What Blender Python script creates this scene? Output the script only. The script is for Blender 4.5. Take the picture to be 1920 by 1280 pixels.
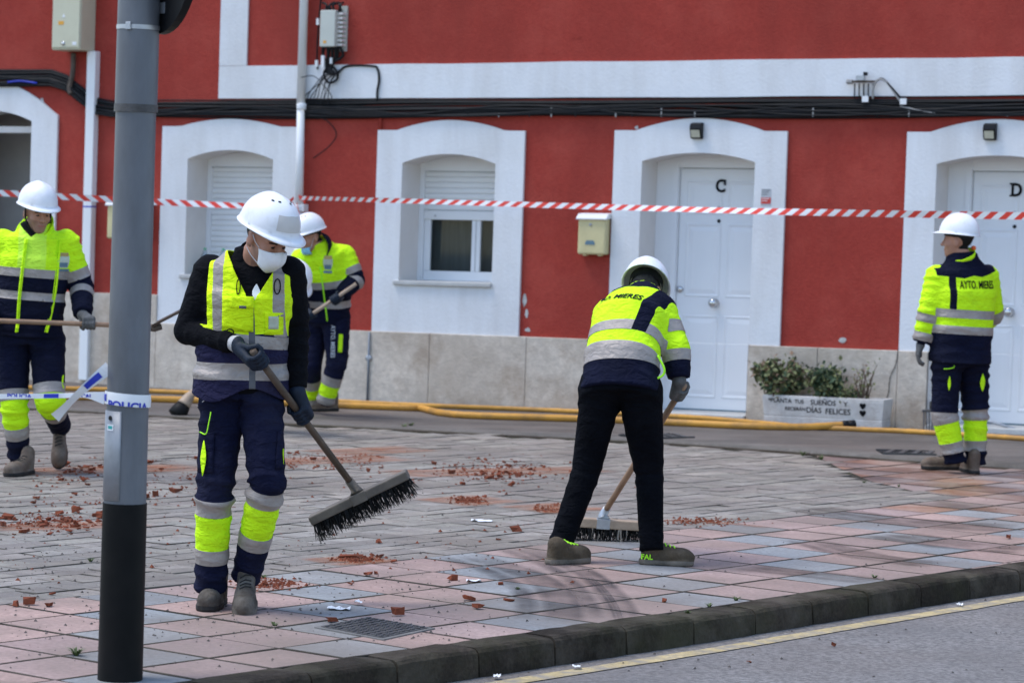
import bpy, math, random
import numpy as np
from mathutils import Vector, Matrix
from mathutils.bvhtree import BVHTree

# ------------------------------------------------------------------ camera, sky, sun
scene = bpy.context.scene
for o in list(bpy.data.objects):
    bpy.data.objects.remove(o, do_unlink=True)
FPX, PITCH, ROLL, EYE = 5500.0, 0.0435, 0.0337, 1.749      # focal length in 1920-wide pixels, tilt, roll, eye height
cam_data = bpy.data.cameras.new('camera')
cam_data.sensor_width = 36.0
cam_data.lens = FPX / 1920.0 * 36.0
cam_data.clip_start, cam_data.clip_end = 0.1, 500.0
cam_data.dof.use_dof = True
cam_data.dof.focus_distance = 13.4
cam_data.dof.aperture_fstop = 5.0
cam = bpy.data.objects.new('camera', cam_data)
scene.collection.objects.link(cam)
cam.matrix_world = Matrix.Translation((0, 0, EYE)) @ Matrix.Rotation(math.pi / 2 - PITCH, 4, 'X') @ Matrix.Rotation(ROLL, 4, 'Z')
scene.camera = cam

SUN_ELEV, SUN_AZ = math.radians(66), math.radians(-92)       # azimuth clockwise from +Y: high on the left
world = bpy.data.worlds.new('World')
scene.world = world
world.use_nodes = True
wn = world.node_tree.nodes
sky = wn.new('ShaderNodeTexSky')
sky.sky_type = 'NISHITA'
sky.sun_disc = False
sky.sun_elevation = SUN_ELEV
sky.sun_rotation = SUN_AZ
sky.air_density, sky.dust_density, sky.ozone_density = 1.0, 0.6, 1.5
world.node_tree.links.new(sky.outputs[0], wn['Background'].inputs[0])
wn['Background'].inputs[1].default_value = 0.15
sun_data = bpy.data.lights.new('sun', 'SUN')
sun_data.energy = 1.35
sun_data.angle = math.radians(26)
sun_data.color = (1.0, 0.97, 0.93)
sun = bpy.data.objects.new('sun', sun_data)
scene.collection.objects.link(sun)
sd = Vector((math.sin(SUN_AZ) * math.cos(SUN_ELEV), math.cos(SUN_AZ) * math.cos(SUN_ELEV), math.sin(SUN_ELEV)))
sun.rotation_euler = sd.to_track_quat('Z', 'Y').to_euler()
scene.view_settings.view_transform = 'Standard'
scene.view_settings.look = 'None'
scene.view_settings.gamma = 1.0
scene.view_settings.exposure = 1.0
scene.render.engine = 'CYCLES'

rng = random.Random(7)
nrg = np.random.default_rng(7)

# ------------------------------------------------------------------ survey helpers (picture point -> place)
def ray(px, py):
    x, y = px - 960.0, py - 640.0
    c, s = math.cos(ROLL), math.sin(ROLL)
    x, y = x * c + y * s, -x * s + y * c
    u, v = x / FPX, -y / FPX
    c, s = math.cos(PITCH), math.sin(PITCH)
    return np.array([u, c + v * s, -s + v * c])
def gnd(px, py, z=0.0):
    r = ray(px, py)
    return r * ((z - EYE) / r[2]) + np.array([0, 0, EYE])
def at(px, py, D):
    r = ray(px, py)
    return r * (D / r[1]) + np.array([0, 0, EYE])
WANG = math.atan(0.45)                                      # the house front runs at this angle to the picture
WU = np.array([math.cos(WANG), -math.sin(WANG), 0.0])
WN = np.array([-math.sin(WANG), -math.cos(WANG), 0.0])
WO = np.array([0.0, 26.0, 0.0])
WRISE = 0.014                                               # the street climbs slightly to the right
def F(u, v, w=0.0):
    return WO + WU * u + WN * w + np.array([0, 0, v + WRISE * u])

# ------------------------------------------------------------------ scene helpers
C = scene.collection
def tag(o, label=None, cat=None, group=None, kind=None):
    if label: o['label'] = label
    if cat: o['category'] = cat
    if group: o['group'] = group
    if kind: o['kind'] = kind
    return o
def adopt(o, parent):
    o.parent = parent
    if parent.type == 'EMPTY': o.matrix_parent_inverse = Matrix.Translation(parent.location).inverted()
def empty(name, loc, label=None, cat=None, group=None):
    o = bpy.data.objects.new(name, None)
    o.empty_display_size = 0.1
    C.objects.link(o)
    o.location = Vector([float(c) for c in loc])
    return tag(o, label, cat, group)
def mesh_obj(name, verts, faces, mats, parent=None, smooth=False, midx=None):
    me = bpy.data.meshes.new(name)
    me.from_pydata([tuple(map(float, v)) for v in verts], [], [tuple(int(i) for i in f) for f in faces])
    if not isinstance(mats, (list, tuple)): mats = [mats]
    for m in mats: me.materials.append(m)
    if midx is not None: me.polygons.foreach_set('material_index', np.asarray(midx, np.int32))
    if smooth: me.polygons.foreach_set('use_smooth', np.ones(len(me.polygons), bool))
    me.update()
    o = bpy.data.objects.new(name, me)
    C.objects.link(o)
    if parent is not None: adopt(o, parent)
    return o
def bevel(o, w, seg=2):
    m = o.modifiers.new('bevel', 'BEVEL'); m.width = w; m.segments = seg; m.limit_method = 'ANGLE'; m.angle_limit = 0.6
    return o
def nrm(v):
    v = np.asarray(v, float); return v / (np.linalg.norm(v) + 1e-12)
def frame_from(z, hint=(0, 0, 1)):
    z = nrm(z); x = np.cross(hint, z)
    if np.linalg.norm(x) < 1e-4: x = np.cross((1, 0, 0), z)
    x = nrm(x); return x, np.cross(z, x), z

class MB:
    def __init__(s): s.v = []; s.f = []
    def add(s, vs, fs):
        b = len(s.v); s.v += [np.asarray(q, float) for q in vs]; s.f += [tuple(b + i for i in f) for f in fs]; return s
    def box8(s, p):
        return s.add(p, [(0, 3, 2, 1), (4, 5, 6, 7), (0, 1, 5, 4), (1, 2, 6, 5), (2, 3, 7, 6), (3, 0, 4, 7)])
    def fbox(s, u0, u1, v0, v1, w0, w1):
        return s.box8([F(u0, v0, w0), F(u1, v0, w0), F(u1, v0, w1), F(u0, v0, w1), F(u0, v1, w0), F(u1, v1, w0), F(u1, v1, w1), F(u0, v1, w1)])
    def box(s, c, ax, ay, az, hx, hy, hz):
        c = np.asarray(c, float); X, Y, Z = np.asarray(ax) * hx, np.asarray(ay) * hy, np.asarray(az) * hz
        return s.box8([c - X - Y - Z, c + X - Y - Z, c + X + Y - Z, c - X + Y - Z, c - X - Y + Z, c + X - Y + Z, c + X + Y + Z, c - X + Y + Z])
    def tube(s, pts, rad, n=10, caps=True):
        pts = [np.asarray(p, float) for p in pts]
        if not hasattr(rad, '__len__'): rad = [rad] * len(pts)
        b = len(s.v); x = None
        for i, p in enumerate(pts):
            t = nrm(pts[min(i + 1, len(pts) - 1)] - pts[max(i - 1, 0)])
            if x is None: x = frame_from(t, (0.13, 0.21, 0.97))[0]
            x = nrm(x - t * (x @ t)); y = np.cross(t, x)
            for k in range(n):
                a = 2 * math.pi * k / n
                s.v.append(p + rad[i] * (x * math.cos(a) + y * math.sin(a)))
        for i in range(len(pts) - 1):
            for k in range(n):
                k2 = (k + 1) % n
                s.f.append((b + i * n + k, b + i * n + k2, b + (i + 1) * n + k2, b + (i + 1) * n + k))
        if caps:
            s.f.append(tuple(b + k for k in reversed(range(n))))
            s.f.append(tuple(b + (len(pts) - 1) * n + k for k in range(n)))
        return s
    def lathe(s, prof, origin, axis, n=24, hint=(0, 0, 1)):
        x, y, z = frame_from(axis, hint); b = len(s.v); o = np.asarray(origin, float)
        for r, h in prof:
            for k in range(n):
                a = 2 * math.pi * k / n
                s.v.append(o + z * h + r * (x * math.cos(a) + y * math.sin(a)))
        for i in range(len(prof) - 1):
            for k in range(n):
                k2 = (k + 1) % n
                s.f.append((b + i * n + k, b + i * n + k2, b + (i + 1) * n + k2, b + (i + 1) * n + k))
        s.f.append(tuple(b + k for k in reversed(range(n))))
        s.f.append(tuple(b + (len(prof) - 1) * n + k for k in range(n)))
        return s
    def prism(s, poly, z0, z1, fn=None):
        n = len(poly); fn = fn or (lambda x, y, z: (x, y, z))
        return s.add([fn(x, y, z0) for x, y in poly] + [fn(x, y, z1) for x, y in poly],
                     [tuple(reversed(range(n))), tuple(range(n, 2 * n))] + [(i, (i + 1) % n, n + (i + 1) % n, n + i) for i in range(n)])
    def build(s, name, mat, parent=None, smooth=False):
        return mesh_obj(name, s.v, s.f, mat, parent, smooth)
def smooth_curve(pts, n=8):
    P = [np.asarray(p, float) for p in pts]; P = [2 * P[0] - P[1]] + P + [2 * P[-1] - P[-2]]
    out = []
    for i in range(1, len(P) - 2):
        for k in range(n):
            t = k / n; a, b, c, d = P[i - 1], P[i], P[i + 1], P[i + 2]
            out.append(0.5 * (2 * b + (c - a) * t + (2 * a - 5 * b + 4 * c - d) * t * t + (-a + 3 * b - 3 * c + d) * t ** 3))
    out.append(P[-2]); return out
def text_mesh(body, size, extrude=0.0, shear=0.0, bold=0.0):
    cu = bpy.data.curves.new('lettering', 'FONT')
    cu.body = body; cu.size = size; cu.extrude = extrude; cu.shear = shear; cu.offset = bold
    cu.align_x = 'CENTER'; cu.align_y = 'CENTER'; cu.resolution_u = 3
    to = bpy.data.objects.new('lettering', cu); C.objects.link(to)
    dg = bpy.context.evaluated_depsgraph_get()
    me = bpy.data.meshes.new_from_object(to.evaluated_get(dg))
    V = np.array([v.co[:] for v in me.vertices]).reshape(-1, 3); Fs = [tuple(p.vertices) for p in me.polygons]
    bpy.data.objects.remove(to, do_unlink=True); bpy.data.meshes.remove(me); bpy.data.curves.remove(cu)
    return V, Fs

# ------------------------------------------------------------------ materials
MATS = {}
def mat(name, col, rough=0.7, var=0.12, vscale=3.0, bump=0.0, bscale=60.0, metal=0.0, dirt=None, dirt_amt=0.0, dscale=1.5,
        spec=0.4, coord='Position', stretch=None, attr=False, sheen=0.0, fine=0.0, rvar=0.0, dthr=0.55, fscale=45, bdist=0.01, big=None, bump2=None):
    m = bpy.data.materials.new(name); MATS[name] = m
    m.use_nodes = True; nt = m.node_tree; N = nt.nodes; L = nt.links
    b = N['Principled BSDF']
    b.inputs['Roughness'].default_value = rough; b.inputs['Metallic'].default_value = metal
    b.inputs['Specular IOR Level'].default_value = spec
    if sheen: b.inputs['Sheen Weight'].default_value = sheen
    if coord == 'Position': src = N.new('ShaderNodeNewGeometry').outputs['Position']
    else: src = N.new('ShaderNodeTexCoord').outputs[coord]
    if stretch:
        mp = N.new('ShaderNodeMapping'); mp.inputs['Scale'].default_value = stretch; L.new(src, mp.inputs[0]); src = mp.outputs[0]
    def noise(sc, det=4.0, rg=0.6):
        n = N.new('ShaderNodeTexNoise'); n.inputs['Scale'].default_value = sc; n.inputs['Detail'].default_value = det
        n.inputs['Roughness'].default_value = rg; L.new(src, n.inputs['Vector']); return n.outputs['Fac']
    def mixc(fac, a, bb, mode='MIX'):
        x = N.new('ShaderNodeMix'); x.data_type = 'RGBA'; x.blend_type = mode
        if isinstance(fac, float): x.inputs[0].default_value = fac
        else: L.new(fac, x.inputs[0])
        for sock, val in ((x.inputs[6], a), (x.inputs[7], bb)):
            if isinstance(val, tuple): sock.default_value = (*val, 1)
            else: L.new(val, sock)
        return x.outputs[2]
    def rng_(fac, lo, hi, a=0.0, bb=1.0):
        x = N.new('ShaderNodeMapRange'); L.new(fac, x.inputs[0])
        x.inputs[1].default_value = lo; x.inputs[2].default_value = hi; x.inputs[3].default_value = a; x.inputs[4].default_value = bb
        return x.outputs[0]
    n1 = noise(vscale)
    c1 = tuple(max(0, min(1, q * (1 - var))) for q in col); c2 = tuple(max(0, min(1, q * (1 + var))) for q in col)
    out = mixc(rng_(n1, 0.3, 0.7), c1, c2)
    if fine:
        n3 = noise(vscale * fscale, 2.0)
        out = mixc(rng_(n3, 0.35, 0.65, 0.0, fine), out, tuple(q * 0.35 for q in col))
    if attr:
        at_ = N.new('ShaderNodeAttribute'); at_.attribute_name = 'tone'
        out = mixc(1.0, out, at_.outputs['Color'], 'MULTIPLY')
    if dirt:
        n2 = noise(dscale, 6.0, 0.65)
        out = mixc(rng_(n2, dthr - 0.1, dthr + 0.13, 0.0, dirt_amt), out, dirt)
        if rvar: L.new(rng_(n2, dthr - 0.1, dthr + 0.13, rough, rough - rvar), b.inputs['Roughness'])
    if big:                                                  # broad weathering: (colour, amount, scale, stretch)
        mp2 = N.new('ShaderNodeMapping'); mp2.inputs['Scale'].default_value = big[3]; L.new(src, mp2.inputs[0])
        nb = N.new('ShaderNodeTexNoise'); nb.inputs['Scale'].default_value = big[2]; nb.inputs['Detail'].default_value = 7.0; nb.inputs['Roughness'].default_value = 0.62; L.new(mp2.outputs[0], nb.inputs['Vector'])
        out = mixc(rng_(nb.outputs['Fac'], 0.44, 0.70, 0.0, big[1]), out, big[0])
    L.new(out, b.inputs['Base Color'])
    if bump:
        bp = N.new('ShaderNodeBump'); bp.inputs['Strength'].default_value = bump; bp.inputs['Distance'].default_value = bdist
        L.new(noise(bscale, 5.0), bp.inputs['Height'])
        if bump2:                                            # (strength, scale, distance): slack folds on top of the weave
            b2 = N.new('ShaderNodeBump'); b2.inputs['Strength'].default_value = bump2[0]; b2.inputs['Distance'].default_value = bump2[2]
            n2_ = N.new('ShaderNodeTexNoise'); n2_.inputs['Scale'].default_value = bump2[1]; n2_.inputs['Detail'].default_value = 2.5; n2_.inputs['Distortion'].default_value = 0.9
            m2_ = N.new('ShaderNodeMapping'); m2_.inputs['Scale'].default_value = (1, 1, 1.9); L.new(src, m2_.inputs[0]); L.new(m2_.outputs[0], n2_.inputs['Vector'])
            L.new(n2_.outputs['Fac'], b2.inputs['Height']); L.new(bp.outputs[0], b2.inputs['Normal']); L.new(b2.outputs[0], b.inputs['Normal'])
        else: L.new(bp.outputs[0], b.inputs['Normal'])
    return m
mat('red_render', (0.370, 0.052, 0.038), 0.9, 0.06, 0.9, 0.6, 55, dirt=(0.45, 0.085, 0.062), dirt_amt=0.5, dscale=2.2, fine=0.18, fscale=30, spec=0.15, big=((0.255, 0.040, 0.030), 0.62, 0.9, (1.8, 1.8, 0.38)))
mat('white_render', (0.77, 0.77, 0.78), 0.85, 0.03, 1.6, 0.35, 40, dirt=(0.55, 0.53, 0.50), dirt_amt=0.35, dscale=1.6, dthr=0.60, spec=0.2, big=((0.50, 0.47, 0.44), 0.42, 1.5, (1.8, 1.8, 0.3)))
mat('reveal_render', (0.72, 0.68, 0.65), 0.8, 0.04, 2.0, 0.2, 60, dirt=(0.5, 0.46, 0.42), dirt_amt=0.3, dscale=2.5, dthr=0.6)
mat('plinth_stone', (0.70, 0.605, 0.505), 0.85, 0.12, 2.6, 0.6, 45, dirt=(0.30, 0.205, 0.135), dirt_amt=0.8, dscale=1.9, fine=0.28, dthr=0.57, fscale=6, spec=0.2, big=((0.42, 0.34, 0.265), 0.75, 1.1, (1, 1, 0.8)))
mat('sill_stone', (0.50, 0.49, 0.47), 0.75, 0.1, 8, 0.3, 80)
mat('chip', (0.52, 0.50, 0.47), 0.9, 0.2, 14, 0.6, 60)
mat('white_paint', (0.80, 0.81, 0.83), 0.45, 0.02, 3, 0.05, 30)
mat('white_plastic', (0.80, 0.80, 0.80), 0.35, 0.02, 3)
mat('shutter_white', (0.80, 0.80, 0.80), 0.5, 0.03, 4)
mat('cream_metal', (0.66, 0.57, 0.31), 0.45, 0.05, 6, 0.05, 60, dirt=(0.5, 0.42, 0.22), dirt_amt=0.4, dscale=8, spec=0.3)
mat('cabinet_cream', (0.60, 0.575, 0.42), 0.5, 0.05, 4, dirt=(0.45, 0.41, 0.29), dirt_amt=0.4, dscale=4)
mat('cream_grey', (0.52, 0.53, 0.47), 0.5, 0.04, 4)
mat('black_plastic', (0.006, 0.006, 0.007), 0.5, 0.2, 6, spec=0.25)
mat('cable_black', (0.005, 0.0055, 0.007), 0.55, 0.3, 8, spec=0.25)
mat('cable_grey', (0.30, 0.29, 0.28), 0.6, 0.2, 8)
mat('lamp_lens', (0.55, 0.52, 0.40), 0.3, 0.1, 20)
mat('chrome', (0.55, 0.55, 0.56), 0.22, 0.05, 20, metal=0.9)
mat('galvanised', (0.42, 0.43, 0.45), 0.45, 0.1, 30, metal=0.7)
mat('ink', (0.006, 0.006, 0.008), 0.8, 0.1, 10, spec=0.1)
mat('sticker_red', (0.55, 0.05, 0.04), 0.5, 0.1, 50)
mat('sticker_grey', (0.45, 0.46, 0.48), 0.5, 0.15, 80)
mat('sticker_orange', (0.75, 0.36, 0.05), 0.5, 0.05, 10)
mat('curtain', (0.085, 0.095, 0.098), 0.9, 0.2, 5, stretch=(6, 6, 0.4))  # gloom of the room behind the glass, put in as colour
mat('dark_room', (0.50, 0.50, 0.49), 0.9, 0.1, 3)
mat('pole_metal', (0.155, 0.165, 0.185), 0.48, 0.16, 2.5, 0.06, 120, metal=0.25, dirt=(0.07, 0.068, 0.068), dirt_amt=0.55, dscale=3.0, stretch=(1, 1, 0.35), dthr=0.5)
mat('pole_light', (0.27, 0.28, 0.295), 0.5, 0.12, 6, 0.05, 120, metal=0.2, dirt=(0.13, 0.12, 0.12), dirt_amt=0.5, dscale=3.5)
mat('pole_black', (0.0032, 0.0034, 0.004), 0.5, 0.3, 5, 0.05, 80, dirt=(0.010, 0.009, 0.009), dirt_amt=0.5, dscale=6, spec=0.15)
mat('sign_back', (0.20, 0.22, 0.25), 0.5, 0.1, 6, metal=0.4)
mat('teal', (0.02, 0.34, 0.32), 0.4, 0.05, 10)
mat('paving_pink', (0.455, 0.315, 0.275), 0.78, 0.12, 2.2, 0.5, 110, dirt=(0.22, 0.165, 0.135), dirt_amt=0.7, dscale=1.6, fine=0.38, attr=True, fscale=18, spec=0.25, big=((0.23, 0.18, 0.15), 0.75, 0.6, (1, 1, 1)))
mat('paving_blue', (0.325, 0.325, 0.322), 0.78, 0.12, 2.2, 0.5, 110, dirt=(0.19, 0.162, 0.14), dirt_amt=0.65, dscale=1.6, fine=0.38, attr=True, fscale=18, spec=0.25, big=((0.20, 0.17, 0.148), 0.75, 0.6, (1, 1, 1)))
mat('paving_wet', (0.33, 0.165, 0.11), 0.42, 0.30, 2.6, 0.25, 90, dirt=(0.42, 0.33, 0.28), dirt_amt=0.8, dscale=2.6, fine=0.3, attr=True, spec=0.5, fscale=12)
mat('slate', (0.372, 0.332, 0.282), 0.62, 0.2, 4.0, 0.8, 30, dirt=(0.18, 0.157, 0.138), dirt_amt=0.75, dscale=2.6, fine=0.5, attr=True, stretch=(1.0, 2.0, 1), spec=0.35, fscale=9, bdist=0.02, big=((0.17, 0.135, 0.11), 0.7, 0.42, (1, 0.6, 1)))
mat('mortar', (0.060, 0.052, 0.042), 0.95, 0.35, 5, 0.5, 80, dirt=(0.085, 0.085, 0.040), dirt_amt=0.7, dscale=2, spec=0.1)
mat('lane_concrete', (0.15, 0.13, 0.115), 0.62, 0.28, 1.8, 0.6, 50, dirt=(0.070, 0.062, 0.054), dirt_amt=0.85, dscale=1.4, fine=0.45, stretch=(1, 2.5, 1), spec=0.35, fscale=10, big=((0.21, 0.175, 0.15), 0.6, 0.5, (1, 1, 1)))
mat('kerb_stone', (0.034, 0.026, 0.019), 0.92, 0.3, 6, 1.0, 34, dirt=(0.135, 0.112, 0.088), dirt_amt=0.6, dscale=2.6, fine=0.5, attr=True, spec=0.15, fscale=10, dthr=0.56, big=((0.055, 0.055, 0.025), 0.5, 2.2, (1, 1, 1)))
mat('asphalt', (0.315, 0.29, 0.272), 0.82, 0.14, 2.0, 1.0, 150, dirt=(0.19, 0.18, 0.175), dirt_amt=0.5, dscale=1.2, fine=0.75, spec=0.2, fscale=24, big=((0.20, 0.165, 0.145), 0.45, 0.8, (1, 1, 1)))
mat('yellow_marking', (0.60, 0.47, 0.25), 0.8, 0.15, 5, 0.6, 150, dirt=(0.27, 0.245, 0.225), dirt_amt=0.9, dscale=11, fine=0.45, dthr=0.53, fscale=8, spec=0.15)
mat('cast_iron', (0.085, 0.08, 0.078), 0.55, 0.3, 20, 0.3, 80, metal=0.3)
mat('hole_dark', (0.01, 0.01, 0.01), 0.9, 0.1, 5)
mat('cement', (0.17, 0.16, 0.15), 0.9, 0.2, 8, 0.6, 60)
mat('brick_red', (0.235, 0.066, 0.035), 0.92, 0.35, 9, 0.7, 120, coord='Position', dirt=(0.10, 0.045, 0.03), dirt_amt=0.8, dscale=9, spec=0.1)
mat('brick_dust', (0.36, 0.14, 0.075), 0.95, 0.3, 8, 0.3, 120)
mat('paper', (0.78, 0.78, 0.78), 0.8, 0.05, 20)
mat('pebble', (0.10, 0.085, 0.075), 0.9, 0.4, 14, 0.5, 120)
mat('weed', (0.075, 0.105, 0.03), 0.7, 0.4, 30)
mat('hose_yellow', (0.60, 0.29, 0.045), 0.55, 0.18, 3, 0.3, 60, dirt=(0.26, 0.14, 0.05), dirt_amt=0.7, dscale=5)
mat('tape_white', (0.80, 0.80, 0.80), 0.45, 0.03, 8, 0.2, 25)
mat('tape_red', (0.72, 0.055, 0.035), 0.45, 0.08, 8, 0.2, 25)
mat('tape_blue', (0.02, 0.04, 0.42), 0.45, 0.08, 8)
mat('hivis_yellow', (0.61, 0.99, 0.010), 0.75, 0.04, 6, 0.35, 55, dirt=(0.36, 0.55, 0.02), dirt_amt=0.5, dscale=9, coord='Object', dthr=0.63, spec=0.2, bump2=(0.55, 17, 0.03))
mat('hivis_shirt', (0.58, 0.92, 0.055), 0.8, 0.05, 6, 0.35, 45, coord='Object', bump2=(0.5, 17, 0.03))
mat('hivis_vest', (0.73, 0.99, 0.008), 0.75, 0.04, 6, 0.35, 55, dirt=(0.30, 0.38, 0.02), dirt_amt=0.6, dscale=10, coord='Object', dthr=0.63, spec=0.2, bump2=(0.6, 16, 0.03))
mat('hivis_lime', (0.42, 0.98, 0.02), 0.7, 0.05, 6, coord='Object')
mat('navy', (0.0045, 0.0058, 0.019), 0.9, 0.25, 5, 0.5, 45, dirt=(0.014, 0.015, 0.028), dirt_amt=0.4, dscale=4, coord='Object', spec=0.12, bump2=(0.55, 13, 0.035))
mat('navy_work', (0.0065, 0.0080, 0.027), 0.9, 0.25, 5, 0.6, 40, dirt=(0.022, 0.022, 0.036), dirt_amt=0.45, dscale=5, coord='Object', spec=0.12, bump2=(0.55, 13, 0.035))
mat('vest_purple', (0.018, 0.017, 0.048), 0.9, 0.2, 5, 0.45, 45, dirt=(0.034, 0.031, 0.048), dirt_amt=0.4, dscale=5, coord='Object', spec=0.12, bump2=(0.7, 15, 0.035))
mat('black_cloth', (0.0038, 0.0040, 0.006), 0.9, 0.25, 6, 0.6, 40, coord='Object', spec=0.12, bump2=(0.4, 14, 0.035))
mat('jeans_black', (0.0022, 0.0026, 0.0045), 0.9, 0.3, 6, 0.5, 45, coord='Object', dirt=(0.006, 0.007, 0.010), dirt_amt=0.4, dscale=5, spec=0.08, bump2=(0.5, 12, 0.035))
mat('reflective', (0.34, 0.295, 0.265), 0.5, 0.10, 9, 0.25, 45, metal=0.1, coord='Object', dirt=(0.22, 0.19, 0.17), dirt_amt=0.5, dscale=8, bump2=(0.45, 16, 0.02))
mat('zip_grey', (0.10, 0.10, 0.11), 0.5, 0.1, 30)
mat('skin', (0.42, 0.205, 0.135), 0.55, 0.10, 18, 0.12, 140, coord='Object')
mat('skin_beard', (0.33, 0.175, 0.125), 0.65, 0.12, 30, 0.2, 200, coord='Object')
mat('lip', (0.36, 0.13, 0.10), 0.5, 0.05, 20)
mat('hair_dark', (0.008, 0.0065, 0.006), 0.6, 0.5, 60, 0.8, 160, coord='Object', spec=0.2)
mat('hair_grey', (0.020, 0.018, 0.018), 0.6, 0.6, 60, 0.9, 160, coord='Object', stretch=(1, 1, 0.3), spec=0.2)
mat('eye_dark', (0.02, 0.014, 0.012), 0.3, 0.1, 20)
mat('helmet_white', (0.82, 0.82, 0.84), 0.36, 0.03, 9, 0.05, 60, dirt=(0.55, 0.52, 0.48), dirt_amt=0.45, dscale=13, coord='Object', spec=0.45, dthr=0.63)
mat('helmet_sticker', (0.60, 0.56, 0.52), 0.5, 0.05, 20)
mat('mask_white', (0.78, 0.78, 0.80), 0.8, 0.05, 20, 0.2, 60, coord='Object')
mat('mask_blue', (0.25, 0.52, 0.66), 0.8, 0.1, 20)
mat('elastic', (0.62, 0.62, 0.64), 0.7, 0.05, 20)
mat('glove_navy', (0.009, 0.016, 0.030), 0.6, 0.3, 20, 0.3, 90, coord='Object', spec=0.25)
mat('glove_grey', (0.115, 0.112, 0.108), 0.75, 0.3, 18, 0.5, 90, coord='Object', dirt=(0.05, 0.045, 0.04), dirt_amt=0.6, dscale=14)
mat('glove_cuff', (0.50, 0.49, 0.49), 0.85, 0.15, 40, 0.4, 120, coord='Object', dirt=(0.2, 0.19, 0.18), dirt_amt=0.4, dscale=20)
mat('boot_leather', (0.080, 0.066, 0.054), 0.85, 0.3, 14, 0.6, 70, coord='Object', dirt=(0.20, 0.175, 0.15), dirt_amt=0.75, dscale=11, spec=0.2)
mat('boot_brown', (0.115, 0.080, 0.058), 0.8, 0.3, 14, 0.5, 70, coord='Object', dirt=(0.22, 0.18, 0.145), dirt_amt=0.7, dscale=9)
mat('shoe_olive', (0.075, 0.055, 0.035), 0.8, 0.3, 16, 0.6, 80, coord='Object', dirt=(0.14, 0.11, 0.08), dirt_amt=0.6, dscale=12, spec=0.2)
mat('sole_dark', (0.022, 0.020, 0.019), 0.8, 0.4, 14, 0.5, 60, coord='Object')
mat('sole_grey', (0.16, 0.135, 0.11), 0.8, 0.3, 14, 0.4, 60, coord='Object', spec=0.2)
mat('lace_dark', (0.02, 0.018, 0.017), 0.8, 0.2, 30)
mat('wood_dark', (0.105, 0.070, 0.046), 0.65, 0.35, 6, 0.3, 60, coord='Object', dirt=(0.05, 0.036, 0.028), dirt_amt=0.7, dscale=5)
mat('wood_handle', (0.29, 0.175, 0.105), 0.6, 0.25, 6, 0.25, 60, coord='Object', dirt=(0.16, 0.095, 0.06), dirt_amt=0.6, dscale=5)
mat('wood_pale', (0.42, 0.31, 0.22), 0.65, 0.2, 10, 0.25, 60, coord='Object', dirt=(0.24, 0.17, 0.12), dirt_amt=0.5, dscale=8)
mat('wood_greybrown', (0.15, 0.125, 0.10), 0.7, 0.2, 10, 0.3, 60, coord='Object', dirt=(0.07, 0.06, 0.05), dirt_amt=0.6, dscale=8)
mat('bristle', (0.006, 0.006, 0.006), 0.6, 0.5, 60, spec=0.2)
mat('bristle_pale', (0.42, 0.36, 0.30), 0.7, 0.3, 60)
mat('rust_steel', (0.10, 0.075, 0.06), 0.65, 0.35, 14, 0.4, 80, metal=0.3)
mat('trough_white', (0.60, 0.57, 0.54), 0.85, 0.08, 7, 0.5, 50, dirt=(0.36, 0.30, 0.26), dirt_amt=0.6, dscale=5, dthr=0.57, spec=0.2)
mat('soil', (0.035, 0.026, 0.020), 0.95, 0.3, 20, 0.8, 60)
mat('leaf_sage', (0.21, 0.22, 0.095), 0.65, 0.45, 22, coord='Position')
mat('leaf_dark', (0.045, 0.078, 0.036), 0.65, 0.5, 22)
mat('leaf_dry', (0.20, 0.13, 0.085), 0.8, 0.45, 22)
mat('stem_brown', (0.15, 0.10, 0.07), 0.8, 0.3, 20)
mat('bottle_green', (0.10, 0.42, 0.24), 0.4, 0.1, 10)
mat('crest_gold', (0.42, 0.30, 0.10), 0.6, 0.1, 40)
mat('crest_blue', (0.12, 0.20, 0.25), 0.6, 0.1, 40)
mat('crest_pale', (0.50, 0.54, 0.42), 0.6, 0.1, 40)
mat('earplug', (0.9, 0.14, 0.03), 0.6, 0.05, 10)
M = MATS
def glassy(name, col, fac):
    m = bpy.data.materials.new(name); MATS[name] = m; m.use_nodes = True; nt = m.node_tree
    nt.nodes.clear(); N = nt.nodes; L = nt.links
    o = N.new('ShaderNodeOutputMaterial'); mx = N.new('ShaderNodeMixShader'); t = N.new('ShaderNodeBsdfTransparent'); g = N.new('ShaderNodeBsdfGlossy')
    t.inputs[0].default_value = (*col, 1); g.inputs['Roughness'].default_value = 0.03
    fr = N.new('ShaderNodeFresnel'); fr.inputs[0].default_value = 1.3
    ad = N.new('ShaderNodeMath'); ad.operation = 'ADD'; ad.inputs[1].default_value = fac; ad.use_clamp = True
    L.new(fr.outputs[0], ad.inputs[0]); L.new(ad.outputs[0], mx.inputs[0]); L.new(t.outputs[0], mx.inputs[1]); L.new(g.outputs[0], mx.inputs[2]); L.new(mx.outputs[0], o.inputs[0])
    return m
glassy('glass', (0.85, 0.90, 0.90), 0.0)
mat('slate_joint', (0.11, 0.096, 0.08), 0.95, 0.5, 3, 0.4, 80, dirt=(0.23, 0.205, 0.175), dirt_amt=0.95, dscale=1.8, spec=0.1, dthr=0.50)
mat('joint_dirt', (0.055, 0.047, 0.038), 0.95, 0.4, 7, 0.4, 80, dirt=(0.10, 0.085, 0.065), dirt_amt=0.8, dscale=3, spec=0.1)
glassy('bottle_clear', (0.86, 0.93, 0.97), 0.05)
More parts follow.
